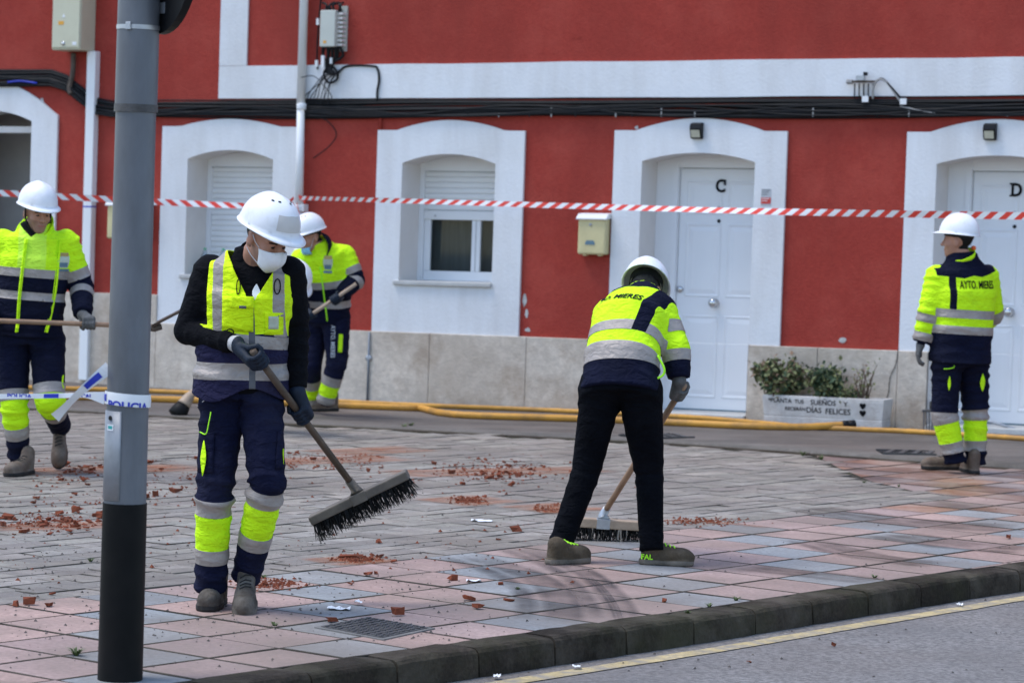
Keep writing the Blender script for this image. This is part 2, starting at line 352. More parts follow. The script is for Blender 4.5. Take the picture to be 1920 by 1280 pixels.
def tone(o, v):
    ca = o.data.color_attributes.new('tone', 'FLOAT_COLOR', 'CORNER')
    if np.ndim(v) == 0 or len(v) == 3 and not hasattr(v[0], '__len__'):
        v = [(v, v, v) if np.ndim(v) == 0 else v] * len(o.data.loops)
    arr = np.ones((len(o.data.loops), 4), np.float32); arr[:, :3] = np.asarray(v, np.float32).reshape(-1, 3)
    ca.data.foreach_set('color', arr.ravel())
# ------------------------------------------------------------------ ground: road, kerb, pavement, plaza
TH, TS = 0.9065, 0.40                                        # paving grid: direction and tile size
G1 = np.array([math.cos(TH), math.sin(TH)]); G2 = np.array([math.sin(TH), -math.cos(TH)])
G0 = np.array([-1.1534, 13.8035])
def grid(i, j): return G0 + TS * (i * G1 + j * G2)
def to_grid(p): d = (np.asarray(p)[:2] - G0) / TS; return d @ G1, d @ G2
ROAD_Z = -0.115
def sheet(name, poly, z, m, kind='structure', thick=None):
    n = len(poly)
    if thick:
        b = MB(); b.prism([tuple(p[:2]) for p in poly], z - thick, z); o = b.build(name, m)
    else:
        o = mesh_obj(name, [(p[0], p[1], z) for p in poly], [tuple(range(n))], m)
    return tag(o, kind=kind)
road = sheet('road', [(-90, -40), (90, -40), (90, 90), (-90, 90)], ROAD_Z, M['asphalt'])

# kerb line (outer edge), surveyed from its joints, carried on at both ends
kerb_pts = [(-2.9, 8.0), (-1.75, 9.64), (-1.00, 10.60), (-0.69, 10.98), (-0.386, 11.356), (-0.08, 11.72), (0.225, 12.088), (0.537, 12.461), (0.845, 12.83), (1.162, 13.23), (1.472, 13.63),
            (1.785, 14.02), (2.112, 14.425), (2.454, 14.86), (2.79, 15.24), (3.14, 15.66), (3.5, 16.08), (4.25, 16.96), (5.2, 18.06), (6.3, 19.3), (9.0, 22.3)]
kc = [q for q in smooth_curve([np.array(p) for p in kerb_pts], 10)]
kl = np.cumsum([0] + [np.linalg.norm(kc[i + 1] - kc[i]) for i in range(len(kc) - 1)])
kx = np.array(kc)
def kerb_at(s, off=0.0):
    i = min(max(np.searchsorted(kl, s) - 1, 0), len(kc) - 2)
    t = (s - kl[i]) / (kl[i + 1] - kl[i]); p = kx[i] * (1 - t) + kx[i + 1] * t
    d = nrm(kx[min(i + 2, len(kc) - 1)] - kx[max(i - 1, 0)]); nn = np.array([-d[1], d[0]])
    return p + nn * off                                      # positive offset = towards the pavement
KW = 0.17
kerb_total = kl[-1]
kerb = tag(mesh_obj('kerb', [(*kerb_at(s, o), z) for s in np.linspace(0, kerb_total, 60) for o, z in ((0.02, -0.14), (0.02, -0.03), (KW, -0.03))],
                    [(3 * i + k, 3 * i + 3 + k, 3 * i + 4 + k, 3 * i + 1 + k) for i in range(59) for k in range(2)], M['mortar']), kind='structure')
s0 = 0.0
base_s = kl[np.argmin(np.linalg.norm(kx - np.array([0.225, 12.088]), axis=1))]
s_list = np.arange(base_s - 0.486 * int(base_s / 0.486), kerb_total - 0.5, 0.486)
for k, sa in enumerate(s_list):
    b = MB(); n = 6; lift = rng.uniform(-0.004, 0.006)
    prof = [(KW - 0.004, -0.135), (KW - 0.004, 0.004), (0.10, 0.005), (0.030, 0.004), (0.014, -0.003), (0.004, -0.016), (0.0, -0.040), (-0.003, -0.09), (-0.004, -0.135)]
    for q in range(n + 1):
        s = sa + 0.005 + (0.486 - 0.010) * q / n
        endr = 0.006 if q in (0, n) else 0.0
        for o, z in prof:
            jit = nrg.normal(0, 0.0011, 2)
            p = kerb_at(s, o + (endr if o < 0.05 else 0) + jit[0]); b.v.append(np.array([p[0], p[1], z + lift - endr + jit[1]]))
    m_ = len(prof)
    for q in range(n):
        for c in range(m_ - 1): b.f.append((q * m_ + c, q * m_ + c + 1, (q + 1) * m_ + c + 1, (q + 1) * m_ + c))
    b.f.append(tuple(reversed(range(m_)))); b.f.append(tuple(n * m_ + c for c in range(m_)))
    o = b.build('kerb_stone', M['kerb_stone'], kerb, smooth=False); tone(o, rng.uniform(0.85, 1.6))
# yellow edge line on the road, broken up by wear
ys = np.linspace(0.4, kerb_total - 0.4, 90)
yl = mesh_obj('road_marking', [(*kerb_at(s, -0.112 + nrg.normal(0, 0.0025)), ROAD_Z + 0.004) for s in ys] + [(*kerb_at(s, -0.208 + nrg.normal(0, 0.0025)), ROAD_Z + 0.004) for s in ys],
              [(i + 1, i, 90 + i, 91 + i) for i in range(89)], M['yellow_marking'])
tag(yl, kind='structure')

# polygon clipping for pieces that meet an edge
def clip_poly(poly, a, n):
    out = []
    for i in range(len(poly)):
        p, q = np.asarray(poly[i]), np.asarray(poly[(i + 1) % len(poly)])
        dp, dq = (p - a) @ n, (q - a) @ n
        if dp >= 0: out.append(p)
        if dp * dq < 0: out.append(p + (q - p) * dp / (dp - dq))
    return out
def piece(poly, ztop, depth=0.022, ch=0.008, tilt=(0, 0), drop=0.0022):
    """one slab: chamfered top, sides going down into the joint"""
    c = np.mean(poly, axis=0); P = np.asarray(poly); n = len(P)
    d = P - c; ln = np.linalg.norm(d, axis=1, keepdims=True)
    inner = c + d * np.maximum(0.2, (ln - ch * 1.4) / ln)
    zt = lambda p, z: z + (p - c) @ np.array(tilt)
    v = [(*p, zt(p, ztop - depth)) for p in P] + [(*p, zt(p, ztop - drop)) for p in P] + [(*p, zt(p, ztop)) for p in inner]
    f = [(i, (i + 1) % n, n + (i + 1) % n, n + i) for i in range(n)] + [(n + i, n + (i + 1) % n, 2 * n + (i + 1) % n, 2 * n + i) for i in range(n)] + [tuple(range(2 * n, 3 * n))]
    return v, f
strip_edge = [(-14.0, 27.2), (-4.25, 24.35), (-1.61, 23.55), (0.0, 23.15), (1.25, 22.85), (2.31, 22.32), (3.71, 21.55), (6.0, 20.4), (12.0, 17.4)]
# red wet corner (same grid) is convex: A-B-C, paving line, lane edge
RED = [np.array(p) for p in [(2.31, 22.32), (2.37, 21.2), (2.50, 20.05), (2.70, 19.45), (2.96, 19.09)]]
red_edge = RED + [grid(34, 0), np.array([7.0, 24.0]), np.array([3.71, 21.58])]
def in_red(poly):
    for a, b in zip(RED[:-1], RED[1:]):
        d = b - a; poly = clip_poly(poly, a, np.array([-d[1], d[0]])) if len(poly) > 2 else []
    for a, b in ((np.array([2.31, 22.32]), np.array([3.71, 21.55])), (np.array([3.71, 21.55]), np.array([6.0, 20.4]))):
        d = b - a; poly = clip_poly(poly, a, np.array([d[1], -d[0]])) if len(poly) > 2 else []
    return poly
inner_line = [kerb_at(s, KW) for s in np.linspace(0, kerb_total, 50)]
pav_poly = inner_line + [grid(60, -12), grid(60, -1), grid(14.0, 0), grid(-16, 0)]
pav = tag(mesh_obj('pavement', [(*p, -0.007) for p in inner_line] + [(*(p + (grid(0, -30) - grid(0, 0)) * 1.0), -0.007) for p in inner_line],
          [(i, i + 1, 51 + i, 50 + i) for i in range(49)], M['mortar']), kind='structure')
TILE_SKIP = []
mh = [gnd(x, y)[:2] for x, y in ((602, 1177), (690, 1160), (803, 1179), (716, 1198))]      # manhole cover corners
mh_c = np.mean(mh, axis=0)
def clip_kerb(poly):
    for q in range(1):
        c = np.mean(poly, axis=0); i = int(np.argmin([np.linalg.norm(c - p) for p in inner_line])); i = min(max(i, 1), 48)
        d = inner_line[i + 1] - inner_line[i - 1]; n = nrm(np.array([-d[1], d[0]]))
        poly = clip_poly(poly, inner_line[i] + n * 0.004, n)
    return poly
full_mesh = {}
ntile = 0
for j in range(-9, 9):
    for i in range(-16, 24):
        g = 0.004
        poly = [grid(i + g / TS, j + g / TS), grid(i + g / TS, j + 1 - g / TS), grid(i + 1 - g / TS, j + 1 - g / TS), grid(i + 1 - g / TS, j + g / TS)]
        c = np.mean(poly, axis=0)
        if not (2.0 < c[1] < 24) or abs(c[0]) > c[1] * 0.20 + 0.6 or c[1] < 9.6: continue
        red = j < 0
        full = 4 == len(poly)
        if red:
            p2 = in_red(poly)
            if len(p2) < 3: continue
            full = len(p2) == 4 and np.allclose(np.mean(p2, axis=0), c)
            poly = p2
        else:
            p2 = clip_kerb(poly)
            if len(p2) < 3: continue
            full = len(p2) == 4 and np.allclose(np.mean(p2, axis=0), c)
            poly = p2
        if len(poly) >= 3:
            P = np.array(poly); area = 0.5 * abs(np.sum(P[:, 0] * np.roll(P[:, 1], -1) - P[:, 1] * np.roll(P[:, 0], -1)))
            if area < 0.006: continue
        blue = (i + j) % 3 == 0
        wet = red or (i - 0.9 * j > 13 and rng.random() < 0.55)
        mm = M['paving_wet'] if wet else (M['paving_blue'] if blue else M['paving_pink'])
        zt = rng.uniform(-0.0015, 0.002)
        v, f = piece(poly, zt, tilt=(rng.uniform(-.004, .004), rng.uniform(-.004, .004)))
        o = mesh_obj('paving_tile', v, f, [mm, M['joint_dirt']], pav, midx=[1] * (len(f) - 1) + [0])
        t = rng.uniform(0.86, 1.1); w = rng.uniform(-0.04, 0.04)
        if wet: t = rng.uniform(0.55, 1.25)
        if blue and wet: tone(o, (0.8 * t, 1.1 * t, 1.5 * t))
        else: tone(o, (t * (1 + w), t, t * (1 - w)))
        ntile += 1
print('paving tiles', ntile)

# grey slate plaza: coursed slabs, the nearest 300 single, the far ones joined
plaza = tag(mesh_obj('plaza_paving', [(*grid(-40, -0.0), -0.0095), (*grid(26, -0.0), -0.0095), (*grid(26, -34), -0.0095), (*grid(-40, -34), -0.0095)], [(0, 1, 2, 3)], M['slate_joint']), kind='structure')
def red_clip_out(c):
    poly = in_red([c + np.array([-.02, -.02]), c + np.array([.02, -.02]), c + np.array([.02, .02]), c + np.array([-.02, .02])])
    return len(poly) >= 3
def lane_side(c):
    for a, b in zip(strip_edge[:-1], strip_edge[1:]):
        if a[0] <= c[0] <= b[0]:
            t = (c[0] - a[0]) / (b[0] - a[0]); return c[1] - (a[1] * (1 - t) + b[1] * t)
    return 1.0
slabs = []
row = 0; jy = 0.0
while jy > -30:
    hgt = rng.choice([0.30, 0.36, 0.42]); x = -40 + rng.uniform(0, 1)
    while x < 26:
        ln = rng.choice([0.5, 0.7, 0.9, 1.1])
        g = 0.009
        poly = [grid(x + g, jy - hgt + g), grid(x + g, jy - g), grid(x + ln - g, jy - g), grid(x + ln - g, jy - hgt + g)]
        poly = [p + nrg.normal(0, 0.005, 2) for p in poly]
        c = np.mean(poly, axis=0); x += ln
        if c[1] < 9 or abs(c[0]) > c[1] * 0.20 + 0.5: continue
        if lane_side(c) > -0.12 or red_clip_out(c): continue
        slabs.append((c[1], poly))
    jy -= hgt
slabs.sort(key=lambda q: q[0])
SV, SF, ST, SM = [], [], [], []
for k, (dist, poly) in enumerate(slabs):
    v, f = piece(poly, rng.uniform(-0.003, 0.003), depth=0.02, ch=rng.choice([0.001, 0.002, 0.005]), tilt=(rng.uniform(-.008, .008), rng.uniform(-.008, .008)))
    t = rng.uniform(0.78, 1.18); col = (t * rng.uniform(.97, 1.04), t, t * rng.uniform(.97, 1.03))
    if k < 300:
        tone(mesh_obj('slate_slab', v, f, [M['slate'], M['slate_joint']], plaza, midx=[1] * (len(f) - 1) + [0]), col)
    else:
        b = len(SV); SV += v; SF += [tuple(b + i for i in q) for q in f]; ST += [col] * sum(len(q) for q in f); SM += [1] * (len(f) - 1) + [0]
if SV:
    o = mesh_obj('far_slate_slabs', SV, SF, [M['slate'], M['slate_joint']], plaza, midx=SM); tag(o, kind='stuff'); tone(o, ST)
print('slabs', len(slabs))

# dark lane along the house
def lane_z(p):                                               # the lane climbs with the street towards the right of the house
    p = np.asarray(p); u = (p[:2] - WO[:2]) @ WU[:2]; dist = max(0.0, (p[:2] - WO[:2]) @ WN[:2]); return 0.010 + WRISE * 1.1 * max(0.0, u) * max(0.0, 1 - dist / 3.2)
LV, LF = [], []
lx = np.linspace(-14, 12, 53)
for x in lx:
    e = np.array([x, np.interp(x, [q[0] for q in strip_edge], [q[1] for q in strip_edge])])
    u = x / WU[0]; wl = (WO + WU * u)[:2] - WN[:2] * 0.5                # just inside the wall
    for t in np.linspace(0, 1, 8):
        p = e * (1 - t) + wl * t; LV.append((p[0], p[1], lane_z(p)))
    LV.append((e[0], e[1], -0.04))
for i in range(52):
    for k in range(7): LF.append((9 * i + k, 9 * i + 9 + k, 9 * i + 10 + k, 9 * i + 1 + k))
    LF.append((9 * i + 8, 9 * i + 17, 9 * i + 9, 9 * i))
lane = tag(mesh_obj('lane', LV, LF, M['lane_concrete'], None, True), kind='structure')
# edging stones between lane and plaza
for a, b in zip(strip_edge[1:6], strip_edge[2:7]):
    a, b = np.array(a), np.array(b); L = np.linalg.norm(b - a); n_ = max(1, int(L / 0.9)); d = (b - a) / L; nn = np.array([-d[1], d[0]])
    for q in range(n_):
        p0, p1 = a + d * (L * q / n_ + 0.006), a + d * (L * (q + 1) / n_ - 0.006)
        v, f = piece([p0 - nn * 0.13, p1 - nn * 0.13, p1 - nn * 0.005, p0 - nn * 0.005], 0.004 + rng.uniform(-.002, .003), depth=0.03)
        tone(mesh_obj('edging_stone', v, f, M['kerb_stone'], lane), rng.uniform(1.2, 1.8))

# manhole cover in its cement collar
def quad_bi(c, s, t): return (c[0] * (1 - s) + c[1] * s) * (1 - t) + (c[3] * (1 - s) + c[2] * s) * t
mroot = empty('manhole_cover', (*mh_c, 0), 'square cast iron manhole cover set in the pink and blue pavement', 'manhole cover')
ex = [mh_c + (p - mh_c) * 1.13 for p in mh]
MB().prism([tuple(p) for p in ex], -0.02, 0.0055).build('collar', M['cement'], mroot)
MB().prism([tuple(p) for p in mh], -0.01, 0.0085).build('plate', M['cast_iron'], mroot)
b = MB()
for a in range(9):
    for c in range(9):
        s, t = (a + 0.5) / 9, (c + 0.5) / 9; q = 0.036
        if (a + c) % 2 == 0: b.prism([tuple(quad_bi(mh, s - q, t - q * .45)), tuple(quad_bi(mh, s + q, t - q * .45)), tuple(quad_bi(mh, s + q, t + q * .45)), tuple(quad_bi(mh, s - q, t + q * .45))], 0.0086, 0.013)
        else: b.prism([tuple(quad_bi(mh, s - q * .45, t - q)), tuple(quad_bi(mh, s + q * .45, t - q)), tuple(quad_bi(mh, s + q * .45, t + q)), tuple(quad_bi(mh, s - q * .45, t + q))], 0.0086, 0.013)
b.build('raised_tread', M['cast_iron'], mroot)

# slotted drain grates in the lane
def drain(x0, y0, x1, y1, label):
    a, b_ = gnd(x0, y0)[:2], gnd(x1, y1)[:2]; d = nrm(b_ - a); nn = np.array([-d[1], d[0]]); L = np.linalg.norm(b_ - a); W = 0.30
    zl = lane_z((a + b_) / 2) - 0.010
    r = empty('drain_grate', (*((a + b_) / 2), 0.01), label, 'drain grate', 'slotted drain grates along the lane')
    fr = MB().prism([tuple(a), tuple(b_), tuple(b_ + nn * W), tuple(a + nn * W)], zl, zl + 0.0165).build('pit', M['hole_dark'], r)
    nb = max(4, int(L / 0.085))
    for k in range(nb):
        p = a + d * (L * (k + 0.1) / nb); q = a + d * (L * (k + 0.5) / nb); sk = d * 0.10
        MB().prism([tuple(p), tuple(q), tuple(q + nn * W + sk), tuple(p + nn * W + sk)], zl + 0.012, zl + 0.024).build('bar', M['cast_iron'], r)
    for o_ in (-0.02, W):
        MB().prism([tuple(a + nn * o_), tuple(b_ + nn * o_), tuple(b_ + nn * (o_ + .02)), tuple(a + nn * (o_ + .02))], zl + 0.004, zl + 0.025).build('rim', M['cast_iron'], r)
drain(1655, 858, 1755, 861, 'slotted iron drain grate behind the boots of the worker by door D')
drain(1205, 828, 1300, 826, 'slotted iron drain grate below the doorstep of door C')
# ------------------------------------------------------------------ the house front
house = empty('terraced_house', F(0, 0, -0.4), 'red rendered terraced house with white trim, pale stone plinth and arched openings', 'house')
UL, UR, VT = -13.5, 12.5, 6.4
class Opening:
    def __init__(s, u0, u1, v0, spring, rise, kind): s.u0, s.u1, s.v0, s.sp, s.rise, s.kind = u0, u1, v0, spring, rise, kind
    def arch(s, u):
        t = (u - s.u0) / (s.u1 - s.u0); R = ((s.u1 - s.u0) ** 2 / 4 + s.rise ** 2) / (2 * s.rise)
        x = (t - 0.5) * (s.u1 - s.u0); return s.sp + math.sqrt(max(R * R - x * x, 0)) - (R - s.rise)
    def outline(s, n=16):
        pts = [(s.u0, s.v0), (s.u0, s.sp)] + [(s.u0 + (s.u1 - s.u0) * k / n, s.arch(s.u0 + (s.u1 - s.u0) * k / n)) for k in range(1, n)] + [(s.u1, s.sp), (s.u1, s.v0)]
        return pts
OPS = dict(
    left_door=Opening(-6.05, -5.09, -0.2, 2.545, 0.10, 'door'),
    left_window=Opening(-3.358, -2.452, 1.13, 2.203, 0.085, 'window'),
    window=Opening(-1.128, -0.205, 1.13, 2.185, 0.085, 'window'),
    door_c=Opening(1.191, 2.229, -0.2, 2.225, 0.075, 'door'),
    door_d=Opening(3.823, 4.86, -0.2, 2.225, 0.075, 'door'))
PL = 0.665
def pl_top(u): return 0.93 if u < -3.64 else PL                # the plinth steps up at the left house
# red wall: solid panels with columns above and below each opening (front face + back skin)
def wall_front(w, fn_holes):
    b = MB(); us = [UL]
    ops = sorted(fn_holes, key=lambda o: o.u0)
    def col(u0, u1, a0, a1, b0, b1): b.add([F(u0, a0, w), F(u1, a1, w), F(u1, b1, w), F(u0, b0, w)], [(0, 1, 2, 3)])
    cur = UL
    for o in ops:
        col(cur, o.u0, -0.25, -0.25, VT, VT)
        n = 16
        for k in range(n):
            ua, ub = o.u0 + (o.u1 - o.u0) * k / n, o.u0 + (o.u1 - o.u0) * (k + 1) / n
            col(ua, ub, o.arch(ua), o.arch(ub), VT, VT)
        if o.v0 > 0: col(o.u0, o.u1, -0.25, -0.25, o.v0, o.v0)
        cur = o.u1
    col(cur, UR, -0.25, -0.25, VT, VT)
    return b
wb = wall_front(0.0, OPS.values())
wb.build('wall', M['red_render'], house)
body = MB(); body.fbox(UL, UR, -0.25, VT, -6.5, -1.2); body.build('back_volume', M['dark_room'], house)
rf = MB()
for q in range(1): rf.add([F(UL - .3, VT, .45), F(UR + .3, VT, .45), F(UR + .3, VT + 1.7, -3.5), F(UL - .3, VT + 1.7, -3.5), F(UL - .3, VT, -7.2), F(UR + .3, VT, -7.2)], [(0, 1, 2, 3), (3, 2, 5, 4), (0, 4, 5, 1), (0, 3, 4), (1, 5, 2)])
rf.build('roof', M['brick_red'], house)
# white string course and upright band of the upper floor
def ribbon(u0, u1, v0, v1, w0, w1, n, jit=0.004):
    b = MB(); us = np.linspace(u0, u1, n + 1); js = nrg.normal(0, jit, (n + 1, 2))
    for k in range(n + 1):
        b.v += [F(us[k], v0(us[k]) + js[k][0], w0), F(us[k], v0(us[k]) + js[k][0], w1), F(us[k], v1(us[k]) + js[k][1], w1), F(us[k], v1(us[k]) + js[k][1], w0)]
    for k in range(n):
        a, c = 4 * k, 4 * k + 4
        b.f += [(a + 1, c + 1, c + 2, a + 2), (a + 2, c + 2, c + 3, a + 3), (a, c, c + 1, a + 1)]
    b.f += [(0, 1, 2, 3), (4 * n + 3, 4 * n + 2, 4 * n + 1, 4 * n)]
    return b
ribbon(-3.055, UR, lambda u: 2.76 + 0.004 * (u + 3), lambda u: 3.062 + 0.0065 * (u + 3), -0.01, 0.022, 40, 0.002).build('string_course', M['white_render'], house)
MB().fbox(-3.056, -2.768, 3.066, VT, -0.01, 0.0215).build('upright_band', M['white_render'], house)
# plinth of dressed stones
def plinth_run(u0, u1, top):
    u = u0
    while u < u1 - 0.02:
        ln = min(rng.choice([0.62, 0.8, 0.95, 1.1]), u1 - u)
        if u1 - u - ln < 0.3: ln = u1 - u
        h1 = top - 0.0
        o = MB().fbox(u + 0.0015, u + ln - 0.0015, -0.22, h1, -0.02, 0.045 + rng.uniform(-.002, .002)).build('plinth_stone', M['plinth_stone'], house); bevel(o, 0.006, 2)
        u += ln
plinth_run(UL, -6.05, 0.93); plinth_run(-5.09, -3.64, 0.93); plinth_run(-3.64, 1.185, PL); plinth_run(2.235, 3.56, PL); plinth_run(3.56, 3.818, PL); plinth_run(4.866, UR, PL)
RV = -0.36                                                     # depth of the window and door frames in the wall
def surround(o, ua, ub, vbot, vsh, crown, name, shoulder=0.20, cut_at=None):
    """flat white border with raised arched head, its opening lined back to the frame"""
    b = MB(); w0, w1 = -0.02, 0.030
    um = (o.u0 + o.u1) / 2
    def head(u):
        lo, hi = ua + shoulder, ub - shoulder
        if u <= lo or u >= hi: return vsh
        t = (u - lo) / (hi - lo); return vsh + (crown - vsh) * (math.sin(math.pi * t) ** 0.85)
    us = sorted(set([ua, o.u0, o.u1, ub] + list(np.linspace(ua, o.u0, 5)) + list(np.linspace(o.u0, o.u1, 21)) + list(np.linspace(o.u1, ub, 5))))
    for a, c in zip(us[:-1], us[1:]):
        mid = (a + c) / 2
        if o.u0 < mid < o.u1:
            b.add([F(a, o.arch(a), w1), F(c, o.arch(c), w1), F(c, head(c), w1), F(a, head(a), w1)], [(0, 1, 2, 3)])
            if o.v0 > vbot: b.add([F(a, vbot, w1), F(c, vbot, w1), F(c, o.v0, w1), F(a, o.v0, w1)], [(0, 1, 2, 3)])
        else:
            b.add([F(a, vbot, w1), F(c, vbot, w1), F(c, head(c), w1), F(a, head(a), w1)], [(0, 1, 2, 3)])
        b.add([F(a, head(a), w1), F(c, head(c), w1), F(c, head(c), w0), F(a, head(a), w0)], [(0, 1, 2, 3)])
        b.add([F(a, vbot, w0), F(c, vbot, w0), F(c, vbot, w1), F(a, vbot, w1)], [(0, 1, 2, 3)])
    b.add([F(ua, vbot, w0), F(ua, vbot, w1), F(ua, vsh, w1), F(ua, vsh, w0)], [(0, 1, 2, 3)])
    b.add([F(ub, vbot, w1), F(ub, vbot, w0), F(ub, vsh, w0), F(ub, vsh, w1)], [(0, 1, 2, 3)])
    s = b.build(name, M['white_render'], house)
    r = MB(); ol = o.outline(20)
    for (a, va), (c, vc) in zip(ol[:-1], ol[1:]):
        r.add([F(a, va, w1 - 0.0004), F(c, vc, w1 - 0.0004), F(c, vc, RV - 0.12), F(a, va, RV - 0.12)], [(3, 2, 1, 0)])
    r.build('reveal', M['reveal_render'], s)
    return s
surround(OPS['left_door'], -6.35, -4.80, 0.94, 2.60, 2.93, 'door_surround', 0.02)
surround(OPS['left_window'], -3.64, -2.20, PL, 2.505, 2.575, 'window_surround')
surround(OPS['window'], -1.385, 0.070, PL, 2.480, 2.572, 'window_surround')
surround(OPS['door_c'], 0.925, 2.508, PL, 2.490, 2.597, 'door_surround', 0.21)
surround(OPS['door_d'], 3.560, 5.13, PL, 2.490, 2.597, 'door_surround', 0.21)

def frame_bars(rects, w0, w1):
    b = MB()
    for r in rects: b.fbox(*r, w0, w1)
    return b
def window(o, shut_v, pane=True, sill_ov=0.035):
    W = RV
    ul, ur = o.u0 + 0.001, o.u1 - 0.001
    fw = 0.055
    wf = frame_bars([(ul, ul + 0.045, o.v0, o.sp + .02), (ul + .0448, ur - .0448, o.v0, o.v0 + .0035), (ur - 0.045, ur, o.v0, o.sp + .02)], W - .05, W + .015).build('window', M['white_paint'], house)
    hd = MB()
    n = 14
    for k in range(n):
        a, c = o.u0 + (o.u1 - o.u0) * k / n, o.u0 + (o.u1 - o.u0) * (k + 1) / n
        hd.add([F(a, o.sp - .06, W + .013), F(c, o.sp - .06, W + .013), F(c, o.arch(c) - .001, W + .013), F(a, o.arch(a) - .001, W + .013)], [(0, 1, 2, 3)])
    hd.build('head_panel', M['white_paint'], wf)
    v = o.sp - 0.062; k = 0
    while v - 0.052 > shut_v + 0.055:
        s = MB(); z0, z1 = v - 0.050, v
        prof = [(z0, W - .014), (z0 + .005, W - .005), (z0 + .018, W - .001), (z0 + .036, W - .002), (z1 - .001, W - .006), (z1, W - .014)]
        for u in (ul + .046, ur - .046): s.v += [F(u, a, c) for a, c in prof]
        m_ = len(prof); s.f += [(q + 1, q, m_ + q, m_ + q + 1) for q in range(m_ - 1)]
        s.build('shutter_slat', M['shutter_white'], wf)
        v -= 0.0505
    if shut_v > o.v0 + 0.1:
        bb = MB().fbox(ul + .046, ur - .046, shut_v, v - 0.002, W - .03, W + .004).build('bottom_bar', M['shutter_white'], wf); bevel(bb, .004)
        for uu in (ul + .16, ur - .07): MB().lathe([(.010, 0), (.010, .008), (.006, .014)], F(uu, shut_v + .035, W + .004), WN, 10).build('stopper', M['sticker_grey'], wf)
        # casement: left leaf, mullion, right leaf
        um = ul + (ur - ul) * 0.60
        vb = o.v0 + 0.004
        cs = frame_bars([(ul + .046, ur - .046, vb, vb + .085), (ul + .047, ul + .105, vb + .086, shut_v), (um - .03, um + .055, vb + .0861, shut_v), (ur - .10, ur - .047, vb + .086, shut_v)], W - .06, W - .012).build('casement', M['white_paint'], wf); bevel(cs, .006)
        MB().fbox(um + .010, um + .018, vb + .087, shut_v - .002, W - .0118, W - .0085).build('centre_bead', M['sticker_grey'], wf)
        for a, c in ((ul + .105, um - .03), (um + .055, ur - .10)):
            MB().fbox(a, c, vb + .086, shut_v + .04, W - .040, W - .034).build('pane', M['glass'], wf)
        MB().fbox(ul, ur, vb, o.sp, W - .17, W - .16).build('curtain', M['curtain'], wf)  # added dark sheet behind the panes, standing in for the unlit room
    so = MB().fbox(o.u0 - 0.045, o.u1 + 0.006, o.v0 - 0.040, o.v0, W - .06, 0.060).build('sill', M['sill_stone'], wf); bevel(so, .008)
    return wf
window(OPS['left_window'], 1.14)
window(OPS['window'], 1.685)

